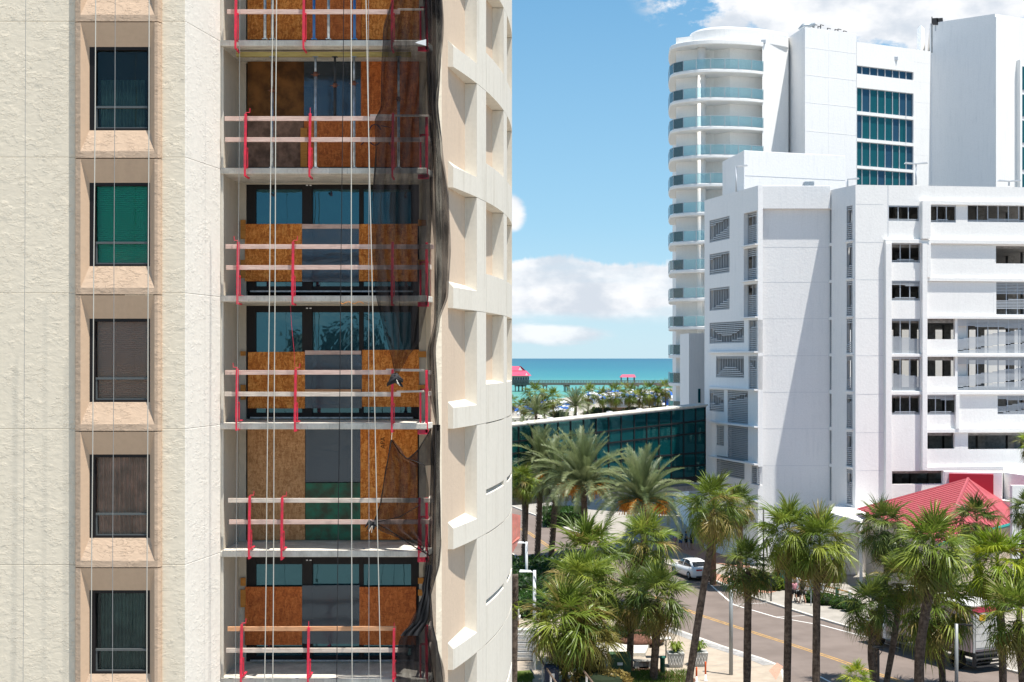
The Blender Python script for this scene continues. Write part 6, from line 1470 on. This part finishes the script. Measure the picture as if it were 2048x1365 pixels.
arm_lamp(1527, 1100, 1018, 112, -1, .6, 'steel_dark', 'black street lamp peeking above the far palms', .06, 'bar')
arm_lamp(1542, 1206, 1150, 104.6, 1, .01, 'steel_dark', 'thin black post on the far pavement', .045, 'bar')
t = thing('lantern_post', 'black twin armed lantern post behind the curved palm trunk', 'street lamp', (P(1757, 1300, 70).x, 70, .12)); a = P(1757, 1295, 70)
mb = MB(); mb.tube([(a.x, 70, .12), (a.x, 70, a.z - .2)], .055, 8); mb.build('pole', 'steel_dark', t)
for s_ in (-1, 1):
    mb = MB(); mb.tube([(a.x, 70, a.z - .45), (a.x + s_ * .17, 70, a.z - .2), (a.x + s_ * .19, 70, a.z)], .02, 5); mb.build('arm', 'steel_dark', t)
mb = MB(); mb.lathe([(.05, a.z - .05), (.28, a.z - .02), (.30, a.z + .03), (.05, a.z + .07)], a.x, 70, 12); mb.build('lamp_head', 'steel_dark', t)
# no parking sign
g = place(1622, 1212); t = thing('no_parking_sign', 'round red and white no parking sign on a post', 'traffic sign', g); zt = Z(1110, g.y); zs_ = Z(1149, g.y)
mb = MB(); mb.tube([(g.x, g.y, .12), (g.x, g.y, zt)], .04, 6); mb.build('post', 'galv', t)
mb = MB(); mb.box(g.x - .22, g.x + .14, g.y - .07, g.y - .05, zs_ - .5, zs_ + .5); mb.build('plate', 'sign_white', t)
def ring_(mb, cx, cy, cz, r, w_, n=22):
    mb.tube([(cx + r * math.cos(i * 2 * math.pi / n), cy, cz + r * math.sin(i * 2 * math.pi / n)) for i in range(n + 1)], w_, 5)
mb = MB(); ring_(mb, g.x - .04, g.y - .08, zs_ + .22, .14, .02); mb.tube([(g.x - .14, g.y - .08, zs_ + .32), (g.x + .06, g.y - .08, zs_ + .12)], .018, 5); mb.build('prohibition_ring', 'sign_red', t)
# ------------------------------------------------------------------ vehicles
def loft(mb, secs):
    n = len(secs[0]); b = len(mb.v)
    for s_ in secs: mb.v += [tuple(p) for p in s_]
    for i in range(len(secs) - 1):
        for k_ in range(n): k2 = (k_ + 1) % n; mb.f.append((b + i * n + k_, b + i * n + k2, b + (i + 1) * n + k2, b + (i + 1) * n + k_))
    mb.f.append(tuple(b + k_ for k_ in range(n))[::-1]); mb.f.append(tuple(b + (len(secs) - 1) * n + k_ for k_ in range(n)))
def wheel(t, x, y, r, w_, loc):
    """axle along local y"""
    mb = MB(); b = []
    prof = [(r * .62, -w_ / 2), (r * .95, -w_ / 2), (r, -w_ / 3), (r, w_ / 3), (r * .95, w_ / 2), (r * .62, w_ / 2)]; n = 24
    for rr, yy in prof:
        for k_ in range(n): a = 2 * math.pi * k_ / n; mb.v.append((x + rr * math.cos(a), y + yy, r + rr * math.sin(a)))
    for i in range(5):
        for k_ in range(n): k2 = (k_ + 1) % n; mb.f.append((i * n + k_, i * n + k2, (i + 1) * n + k2, (i + 1) * n + k_))
    o_ = mb.build('wheel', 'tyre', None, True); o_.parent = t
    mb = MB(); sg = 1 if y > 0 else -1; yy = y + sg * w_ * .32
    for k_ in range(n): a = 2 * math.pi * k_ / n; mb.v.append((x + r * .64 * math.cos(a), yy, r + r * .64 * math.sin(a)))
    mb.v.append((x, yy + sg * .03, r)); mb.f += [(k_, (k_ + 1) % n, n) for k_ in range(n)]
    for k_ in range(5): a = 2 * math.pi * k_ / 5; mb.tube([(x, yy + sg * .02, r), (x + r * .6 * math.cos(a), yy + sg * .03, r + r * .6 * math.sin(a))], .03, 4)
    o2 = mb.build('rim', 'rim', None); o2.parent = o_
def under(o_, par): o_.parent = par; return o_
hd = Vector((-5.6, 18.8)).normalized(); g = G(1384, 1154, 0)
car = thing('white_sedan', 'white sedan driving away with its tail lights visible', 'car', (g.x, g.y, .01)); car.rotation_euler = (0, 0, math.atan2(hd.y, hd.x)); car.scale = (1.05,) * 3
mb = MB(); st = [(-2.42, .70, .42, .80), (-2.36, .84, .30, .98), (-2.0, .90, .24, 1.06), (-1.4, .92, .22, 1.03), (-.6, .92, .2, .98), (.6, .92, .2, .96), (1.3, .91, .22, .92), (1.9, .88, .24, .84), (2.3, .80, .3, .72), (2.42, .62, .4, .6)]
secs = []
for x, hw, zb_, zt_ in st:
    mid = (zb_ + zt_) / 2; secs.append([(x, -hw * .9, zb_), (x, -hw, zb_ + .12), (x, -hw, mid + .1), (x, -hw * .93, zt_ - .06), (x, -hw * .78, zt_), (x, 0, zt_ + .03), (x, hw * .78, zt_), (x, hw * .93, zt_ - .06), (x, hw, mid + .1), (x, hw, zb_ + .12), (x, hw * .9, zb_)])
loft(mb, secs); bo = under(mb.build('body', 'car_white', None, True), car)
mb = MB(); st = [(-2.0, .70, 1.0, 1.04), (-1.15, .66, 1.0, 1.36), (-.5, .62, .98, 1.45), (.2, .62, .96, 1.44), (.55, .64, .95, 1.36), (1.35, .72, .9, .93)]
secs = [[(x, -.80, zb_), (x, -hw, zt_ - .04), (x, -hw * .8, zt_), (x, 0, zt_ + .015), (x, hw * .8, zt_), (x, hw, zt_ - .04), (x, .80, zb_)] for x, hw, zb_, zt_ in st]
loft(mb, secs); under(mb.build('windows', 'car_glass', None, True), car)
mb = MB(); st = [(-1.22, .66, 1.352), (-.5, .63, 1.452), (.2, .63, 1.442), (.5, .64, 1.385)]
secs = [[(x, -hw - .015, zt_ - .10), (x, -hw * .82, zt_ + .012), (x, 0, zt_ + .03), (x, hw * .82, zt_ + .012), (x, hw + .015, zt_ - .10), (x, 0, zt_ - .12)] for x, hw, zt_ in st]
loft(mb, secs); under(mb.build('roof', 'car_white', None, True), car)
for s_ in (-1, 1):
    mb = MB(); mb.hexa([(-2.02, s_ * .72, 1.05), (-1.9, s_ * .72, 1.05), (-1.9, s_ * .84, 1.0), (-2.02, s_ * .84, 1.0), (-1.3, s_ * .62, 1.36), (-1.1, s_ * .62, 1.37), (-1.1, s_ * .69, 1.33), (-1.3, s_ * .69, 1.33)]); under(mb.build('rear_pillar', 'car_white', None), car)
    mb = MB(); mb.tube([(-.15, s_ * .82, .97), (-.2, s_ * .66, 1.40)], .03, 4); under(mb.build('door_pillar', 'car_white', None), car)
    mb = MB(); mb.box(-2.43, -2.30, s_ * .45 - .22 * (s_ > 0) * 0 - .25, s_ * .45 + .25, .80, .92); under(mb.build('tail_light', 'tail_red', None, bevel=.02), car)
    mb = MB(); mb.box(.62, .82, s_ * .98 - .1, s_ * .98 + .08, .93, 1.06); under(mb.build('wing_mirror', 'car_white', None, bevel=.02), car)
    for x in (-1.42, 1.42): wheel(car, x, s_ * .83, .34, .23, None)
mb = MB(); mb.box(-2.46, -2.40, -.26, .26, .62, .76); under(mb.build('number_plate', 'plate', None), car)
mb = MB(); mb.box(-2.44, -2.32, -.7, .7, .28, .42); under(mb.build('rear_valance', 'steel_dark', None, bevel=.03), car)
# truck
hd = Vector((-5.35, 11.4)).normalized(); rl_ = G(1943, 1347, 0)
tk = thing('delivery_truck', 'dusty pink box truck parked at the far kerb behind the palms', 'truck', (rl_.x, rl_.y, .01)); tk.rotation_euler = (0, 0, math.atan2(hd.y, hd.x))
LB, WB = 7.4, -2.45     # local x forward, right side is negative y
mb = MB(); mb.box(0, LB, WB, 0, 1.15, 3.75); under(mb.build('cargo_box', 'truck_pink', None, bevel=.03), tk)
mb = MB(); mb.box(-.03, LB + .03, WB - .03, .03, 3.74, 3.84); under(mb.build('roof', 'truck_roof', None, bevel=.03), tk)
for i in range(12): mb = MB(); x = .3 + i * .6; mb.box(x, x + .04, 0.002, .025, 1.2, 3.7); under(mb.build('side_rib', 'truck_pink', None), tk)
mb = MB(); mb.box(-.05, -.002, WB + .25, -.25, 1.3, 3.35); rdz = under(mb.build('rear_door', 'truck_grey', None), tk)
for i in range(5): mb = MB(); z_ = 1.4 + i * .4; mb.box(-.065, -.05, WB + .27, -.27, z_, z_ + .36); q = mb.build('door_panel', 'truck_roof', None); q.parent = rdz
mb = MB(); mb.box(-.06, -.002, WB + .05, -.05, 3.42, 3.7); under(mb.build('rear_header', 'pink_red', None), tk)
for y in (WB + .08, -.22): mb = MB(); mb.box(-.06, -.002, y, y + .14, 1.15, 3.4); under(mb.build('door_frame', 'truck_grey', None), tk)
mb = MB(); c0 = Vector((-.075, -.75, 3.12)); mb.hexa([(-.08, -.98, 3.05), (-.08, -.52, 3.05), (-.07, -.52, 3.05), (-.07, -.98, 3.05), (-.08, -.98, 3.3), (-.08, -.52, 3.3), (-.07, -.52, 3.3), (-.07, -.98, 3.3)]); mb.hexa([(-.08, -.9, 2.93), (-.08, -.6, 2.93), (-.07, -.6, 2.93), (-.07, -.9, 2.93), (-.08, -.98, 3.05), (-.08, -.52, 3.05), (-.07, -.52, 3.05), (-.07, -.98, 3.05)]); under(mb.build('hazard_sign', 'yellow', None), tk)
for i, z_ in enumerate((1.05, .82, .6, .4)): mb = MB(); mb.box(-.22 - .1 * (i % 2), .05, WB + .1, -.1, z_ - .06, z_); under(mb.build('rear_step', 'steel_dark', None), tk)
for s_ in (-.12, WB + .12): mb = MB(); mb.box(-.2, 0, s_ - .06, s_ + .06, .35, 1.15); under(mb.build('bumper_bracket', 'steel_dark', None), tk)
mb = MB(); mb.box(0, LB + 1.6, WB + .5, -.5, .75, 1.15); under(mb.build('chassis', 'steel_dark', None), tk)
for x in (1.35, LB + 1.0):
    for y in (-.22, WB + .22): wheel(tk, x, y, .5, .38, None)
mb = MB(); secs = [[(x, WB + .15, .6), (x, WB + .1, 1.3), (x, WB + .25, zt_), (x, -.25, zt_), (x, -.1, 1.3), (x, -.15, .6)] for x, zt_ in ((LB + .15, 2.6), (LB + 1.1, 2.6), (LB + 1.6, 1.6), (LB + 2.3, 1.45))]
loft(mb, secs); under(mb.build('cab', 'car_white', None), tk)
mb = MB(); mb.hexa([(LB + 1.12, WB + .4, 2.45), (LB + 1.12, -.4, 2.45), (LB + 1.5, -.3, 1.65), (LB + 1.5, WB + .3, 1.65), (LB + 1.2, WB + .4, 2.5), (LB + 1.2, -.4, 2.5), (LB + 1.6, -.3, 1.7), (LB + 1.6, WB + .3, 1.7)]); under(mb.build('windscreen', 'car_glass', None), tk)
# ------------------------------------------------------------------ people
def skin_mesh(verts, rad, edges, name, m):
    me = bpy.data.meshes.new('tmp'); me.from_pydata([tuple(v) for v in verts], edges, []); ob = bpy.data.objects.new('tmp', me); COL.objects.link(ob)
    sk = ob.modifiers.new('s', 'SKIN'); sk.use_smooth_shade = True
    for i, r in enumerate(rad):
        r = r if hasattr(r, '__len__') else (r, r); me.skin_vertices[0].data[i].radius = r
    me.skin_vertices[0].data[0].use_root = True
    ss = ob.modifiers.new('u', 'SUBSURF'); ss.levels = 1; ss.render_levels = 1
    dg = bpy.context.evaluated_depsgraph_get(); out = bpy.data.meshes.new_from_object(ob.evaluated_get(dg)); bpy.data.objects.remove(ob); bpy.data.meshes.remove(me)
    out.name = name; out.materials.clear(); out.materials.append(MATS[m]); return out
def person_meshes(step=.18, arm=(.25, .25), bend=0.0):
    V = dict(pel=(0, 0, .95), ch=(0, .02 + bend, 1.28), nk=(0, .02 + bend, 1.48), hd=(0, .05 + bend, 1.56), ht=(0, .05 + bend, 1.74), sl=(-.18, bend, 1.42), sr=(.18, bend, 1.42),
             el=(-.24, arm[0] * .2 + bend, 1.14), er=(.24, arm[1] * .2 + bend, 1.14), wl=(-.22, arm[0] + bend, 1.02), wr=(.22, arm[1] + bend, 1.02), hl_=(-.2, arm[0] + .1 + bend, 1.0), hr_=(.2, arm[1] + .1 + bend, 1.0),
             pl_=(-.1, 0, .9), pr_=(.1, 0, .9), kl=(-.11, step * .6, .5), kr=(.11, -step * .3, .5), al=(-.11, step, .09), ar=(.11, -step * 1.2, .12), tl_=(-.12, step + .17, .04), tr_=(.12, -step * 1.2 + .17, .05))
    rdd = dict(pel=.125, ch=(.15, .11), nk=.055, hd=.085, ht=.06, sl=.065, sr=.065, el=.042, er=.042, wl=.03, wr=.03, hl_=.03, hr_=.03, pl_=.09, pr_=.09, kl=.058, kr=.058, al=.04, ar=.04, tl_=.032, tr_=.032)
    ks = list(V); ix = {k: i for i, k in enumerate(ks)}; E = [('pel', 'ch'), ('ch', 'nk'), ('nk', 'hd'), ('hd', 'ht'), ('ch', 'sl'), ('ch', 'sr'), ('sl', 'el'), ('sr', 'er'), ('el', 'wl'), ('er', 'wr'), ('wl', 'hl_'), ('wr', 'hr_'), ('pel', 'pl_'), ('pel', 'pr_'), ('pl_', 'kl'), ('pr_', 'kr'), ('kl', 'al'), ('kr', 'ar'), ('al', 'tl_'), ('ar', 'tr_')]
    body = skin_mesh([V[k] for k in ks], [rdd[k] for k in ks], [(ix[a], ix[b]) for a, b in E], 'body', 'skin')
    def sub(keys, edges, extra, grow, name):
        i2 = {k: i for i, k in enumerate(keys)}; rr = [tuple((x + grow) for x in (rdd[k] if hasattr(rdd[k], '__len__') else (rdd[k], rdd[k]))) for k in keys]
        return skin_mesh([extra.get(k, V[k]) for k in keys], rr, [(i2[a], i2[b]) for a, b in edges], name, 'cloth_black')
    nk2 = (0, .02 + bend, 1.44)
    sh_ = sub(['pel', 'ch', 'nk', 'sl', 'sr', 'el', 'er'], [('pel', 'ch'), ('ch', 'nk'), ('ch', 'sl'), ('ch', 'sr'), ('sl', 'el'), ('sr', 'er')], {'nk': nk2, 'el': tuple((Vector(V['sl']) * .45 + Vector(V['el']) * .55)), 'er': tuple((Vector(V['sr']) * .45 + Vector(V['er']) * .55))}, .022, 'shirt')
    so = sub(['pel', 'pl_', 'pr_', 'kl', 'kr'], [('pel', 'pl_'), ('pel', 'pr_'), ('pl_', 'kl'), ('pr_', 'kr')], {'kl': tuple(Vector(V['pl_']) * .25 + Vector(V['kl']) * .75), 'kr': tuple(Vector(V['pr_']) * .25 + Vector(V['kr']) * .75)}, .026, 'shorts')
    ha = skin_mesh([(0, .0 + bend, 1.60), (0, .03 + bend, 1.70), (0, -.03 + bend, 1.56)], [.08, .075, .06], [(0, 1), (0, 2)], 'hair', 'hair')
    fc_ = MB()
    for s_ in (-1, 1): fc_.lathe([(.004, 1.635), (.009, 1.64), (.004, 1.647)], s_ * .032, .137 + bend, 6)
    fc_.tube([(0, .128 + bend, 1.63), (0, .155 + bend, 1.60)], .010, 5); fc_.tube([(-.025, .135 + bend, 1.572), (.025, .135 + bend, 1.572)], .005, 4)
    fm = fc_.mesh('face', 'skin')
    return [body, sh_, so, ha, fm]
WALK = person_meshes(.2, (.28, .28)); STAND = person_meshes(.03, (.1, .05))
def person(px, py, rot, shirt, shorts, label, meshes=WALK, z=.125, sc=1.0, grp=None, loc=None):
    g = loc or G(px, py, z); t = thing('person', label, 'person', g, grp); t.rotation_euler = (0, 0, rot); t.scale = (sc,) * 3
    for me, nm, mm_ in zip(meshes, ('body', 'shirt', 'shorts', 'hair', 'face'), ('skin', shirt, shorts, 'hair', 'skin')):
        o_ = bpy.data.objects.new(nm, me); COL.objects.link(o_); o_.parent = t; setmat(o_, mm_)
    return t
wd = math.atan2(hd.y, hd.x) - math.pi / 2
person(1605, 1208, wd, 'cloth_black', 'cloth_black', 'person in black walking away pushing a stroller')
person(1589, 1206, wd, 'cloth_pink', 'cloth_black', 'person in a light top half hidden by the palm trunk', sc=.97)
g = G(1598, 1206, .125); st_ = thing('stroller', 'small dark stroller pushed along the far pavement', 'stroller', g)
mb = MB(); mb.hexa([(g.x - .2, g.y + .2, .5), (g.x + .2, g.y + .2, .5), (g.x + .2, g.y + .7, .45), (g.x - .2, g.y + .7, .45), (g.x - .22, g.y + .1, 1.0), (g.x + .22, g.y + .1, 1.0), (g.x + .22, g.y + .45, .95), (g.x - .22, g.y + .45, .95)]); mb.build('seat', 'cloth_black', st_, bevel=.03)
mb = MB(); mb.tube([(g.x - .2, g.y - .25, 1.05), (g.x - .2, g.y + .5, .2)], .015, 5); mb.tube([(g.x + .2, g.y - .25, 1.05), (g.x + .2, g.y + .5, .2)], .015, 5); mb.tube([(g.x - .2, g.y - .25, 1.05), (g.x + .2, g.y - .25, 1.05)], .018, 5); mb.build('frame', 'galv', st_)
for dx, dy in ((-.22, 0), (.22, 0), (-.2, .6), (.2, .6)):
    mb = MB(); ring_(mb, 0, 0, 0, .11, .025, 12); mb.v = [(g.x + dx + y, g.y + dy + x, z + .25) for x, y, z in mb.v]; mb.build('wheel', 'tyre', st_)
person(1035, 1262, 1.2, 'cloth_white', 'cloth_white', 'person in white standing beside the building edge', STAND)
for i, (x, y, s1, s2, lb) in enumerate(((1352, 1098, 'cloth_white', 'cloth_pink', 'white top and pink shorts'), (1361, 1100, 'cloth_black', 'cloth_blue', 'black top and blue shorts'), (1372, 1099, 'cloth_blue', 'cloth_black', 'blue top and black shorts'), (1384, 1101, 'cloth_black', 'cloth_black', 'all black clothes'))):
    person(x, y, 2.5 + i, s1, s2, f'pedestrian in {lb} under the bridge end', STAND if i % 2 else WALK, grp='pedestrians waiting at the far corner')
# ------------------------------------------------------------------ pier
PR = thing('fishing_pier', 'long timber fishing pier crossing the turquoise water', 'pier', P(1180, 780, 787))
Yp = 787
zdk = Z(766, Yp)
mb = MB(); a = P(880, 766, Yp); b = P(1352, 766, Yp); mb.box(a.x, b.x, Yp, Yp + 5, zdk - 1.3, zdk); mb.build('deck', 'pier_wood', PR)
mb = MB()
for q in range(150):
    x = a.x + (b.x - a.x) * q / 150; mb.box(x, x + .3, Yp, Yp + .1, zdk, zdk + 1.1)
mb.box(a.x, b.x, Yp - .02, Yp + .12, zdk + 1.1, zdk + 1.4); mb.box(a.x, b.x, Yp - .02, Yp + .08, zdk + .4, zdk + .65); mb.build('railing', 'pier_wood', PR)
for x in (960, 1000, 1034, 1041, 1048, 1090, 1132, 1135, 1182, 1227, 1273, 1318):
    mb = MB(); c = P(x, 770, Yp); mb.box(c.x - 1.4, c.x + 1.4, Yp, Yp + 4.5, zdk - 2.1, zdk - 1.3)
    mb.build('pile_cap', 'pier_wood', PR)
    for dx in (-.9, .9): mb = MB(); mb.box(c.x + dx - .3, c.x + dx + .3, Yp + .5, Yp + 1.1, -1, zdk - 2.1); mb.build('pile', 'pier_wood', PR)
PH = thing('pier_house', 'pier building with pale walls and a pink red gabled roof', 'building', P(1030, 765, 790))
a = P(1000, 764, 789); b = P(1059, 752, 789); mb = MB(); mb.box(a.x, b.x - .3, 789, 805, zdk, b.z); mb.build('wall', 'pier_wall', PH)
mb = MB()
z0, z1, zq = Z(752, 789), Z(733, 789), Z(742, 789); x0, x1 = P(990, 0, 789).x, P(1063, 0, 789).x; xr = P(1042, 0, 789).x; xs = P(1053, 0, 789).x
mb.q((x0, 786, z0), (x1, 786, z0), (xs, 795, zq), (x0, 795, zq)); mb.q((x0, 794, zq), (P(1046, 0, 789).x, 794, zq), (xr - 1, 799, z1), (x0, 799, z1)); mb.q((x1, 786, z0), (x1, 808, z0), (xs, 799, zq), (xs, 795, zq)); mb.q((P(1046, 0, 789).x, 794, zq), (P(1047, 0, 789).x, 803, zq), (xr - 1, 799, z1)); mb.q((x0, 808, z0), (x0, 799, z1), (xr, 799, z1), (x1, 808, z0))
mb.build('roof', 'pier_roof', PH)
for (xa_, xb_, zb_, zt_) in ((1037, 1044, 741, 734), (1050, 1056, 752, 746)):
    mb = MB(); A_, B_ = P(xa_, zb_, 787), P(xb_, zb_, 787); C_ = P((xa_ + xb_) / 2, zt_, 787); mb.q(A_, B_, C_); mb.q(A_ + Vector((0, .4, 0)), C_ + Vector((0, .4, 0)), B_ + Vector((0, .4, 0))); mb.build('gable', 'white_wall_warm', PH)
for x in range(1026, 1058, 5): mb = MB(); mb.pbox(x, x + 2.2, 755, 760, 788.9, .2); mb.build('window', 'glass_hotel_blue', PH)
PV = thing('pier_pavilion', 'small open pavilion with a pink red roof on the pier', 'pavilion', P(1256, 765, 790))
mb = MB(); A_, B_ = P(1240, 755, 787), P(1272, 755, 787); A2, B2 = P(1244, 749.5, 789), P(1269, 749.5, 789)
mb.q(A_, B_, B2, A2); mb.q(A_ + Vector((0, 5, 0)), A2, B2, B_ + Vector((0, 5, 0))); mb.q(A_, A2, A_ + Vector((0, 5, 0))); mb.q(B_, B_ + Vector((0, 5, 0)), B2); mb.q(A_, A_ + Vector((0, 5, 0)), B_ + Vector((0, 5, 0)), B_); mb.build('roof', 'pier_roof', PV)
for x in (1243, 1256, 1269):
    for dy in (0, 4): mb = MB(); mb.box(P(x, 0, 787.5).x - .2, P(x, 0, 787.5).x + .2, 787.5 + dy, 787.9 + dy, zdk, A_.z); mb.build('post', 'pier_wood', PV)
# ------------------------------------------------------------------ beach
def umb_mesh(m):
    mb = MB(); n = 8
    mb.lathe([(1.35, 1.9), (.9, 2.25), (.35, 2.5), (.03, 2.62)], 0, 0, 8); mb.lathe([(.04, 0), (.04, 2.5)], 0, 0, 6)
    return mb.mesh('beach_umbrella', m)
UM = {k_: umb_mesh(k_) for k_ in ('umb_blue', 'umb_white', 'umb_red')}
lou = MB(); lou.box(-.35, .35, -.9, .4, .3, .4); lou.hexa([(-.35, .4, .3), (.35, .4, .3), (.35, .5, .4), (-.35, .5, .4), (-.35, .9, .75), (.35, .9, .75), (.35, .95, .82), (-.35, .95, .82)]); 
for x in (-.3, .3):
    for y in (-.8, .3): lou.box(x - .03, x + .03, y - .03, y + .03, 0, .3)
LM = {k_: lou.mesh('beach_lounger', k_) for k_ in ('umb_blue', 'umb_white')}
rd_ = random.Random(9)
nmu = {'umb_blue': 'blue', 'umb_white': 'white', 'umb_red': 'red'}
for i in range(120):
    if i < 85: x = rd_.uniform(1168, 1350); y = rd_.uniform(788, 812)
    else: x = rd_.uniform(1024, 1150); y = rd_.uniform(814, 838)
    k_ = rd_.choice(['umb_blue'] * 5 + ['umb_white'] * 4)
    if i == 7: k_ = 'umb_red'; x, y = 1326, 795
    o_ = bpy.data.objects.new('beach_umbrella', UM[k_]); COL.objects.link(o_); o_.location = G(x, y, .02); s_ = rd_.uniform(.9, 1.15); o_.scale = (s_,) * 3; o_.rotation_euler = (0, rd_.uniform(-.15, .15), rd_.uniform(0, 3))
    side = 'on the sand right of the pier palms' if i < 85 else 'on the sand at the left end of the bridge roof'
    tag(o_, f'{nmu[k_]} beach umbrella {side}', 'beach umbrella', f'{nmu[k_]} umbrellas {side}')
    if i % 2 == 0:
        k2 = rd_.choice(['umb_blue', 'umb_white', 'umb_white']); o_ = bpy.data.objects.new('beach_lounger', LM[k2]); COL.objects.link(o_); o_.location = G(x, y, .02) + Vector((rd_.uniform(1, 2), -1, 0)); o_.rotation_euler = (0, 0, rd_.uniform(-.5, .5)); o_.scale = (1.3,) * 3
        tag(o_, f'{nmu[k2]} beach lounger {side}', 'beach lounger', f'{nmu[k2]} loungers {side}')
for i, (x, y) in enumerate(((1237, 810), (1302, 812), (1331, 811), (1186, 808))):
    g = G(x, y, .02); t = thing('beach_cabana', ('blue cabana left of the kiosk palms', 'widest blue cabana among the umbrellas', 'blue cabana nearest the hotel', 'white cabana near the date palm')[i], 'cabana', g); mm_ = 'umb_blue' if i < 3 else 'umb_white'; w_ = 1.3 + .5 * (i == 1)
    mb = MB(); mb.box(g.x - w_, g.x + w_, g.y, g.y + .1, .02, 2.6); mb.build('back_cloth', mm_, t); mb = MB(); mb.prism([(g.x - w_, g.y - 2), (g.x + w_, g.y - 2), (g.x + w_, g.y), (g.x - w_, g.y)], [2.6] * 4, [2.7, 2.7, 3.0, 3.0]); mb.build('roof_cloth', mm_, t)
    for s_ in (-1, 1): mb = MB(); mb.box(g.x + s_ * w_ - .05, g.x + s_ * w_ + .05, g.y - 2, g.y - 1.9, .02, 2.6); mb.build('post', 'umb_white', t)
BG = 'tiny bathers on the sand'; SGp = 'bathers wading in the sea'
for i in range(46):
    if i < 26: x, y, z = rd_.uniform(1160, 1345), rd_.uniform(788, 806), .02; lb, gq = 'distant bather standing on the sand', BG
    else: x, y, z = rd_.uniform(1188, 1345) if i < 40 else rd_.uniform(1030, 1150), rd_.uniform(772, 782) if i < 40 else rd_.uniform(800, 806), -1.1; lb, gq = 'distant bather wading in the sea', SGp
    g = G(x, y, z if z > 0 else -.5); g.z = z
    o_ = bpy.data.objects.new('person', STAND[0]); COL.objects.link(o_); o_.location = g; o_.rotation_euler = (0, 0, rd_.uniform(0, 6)); o_.scale = (1.1,) * 3; tag(o_, lb, 'person', gq)
bs_ = MB(); g = P(1180, 716.4, 30000);
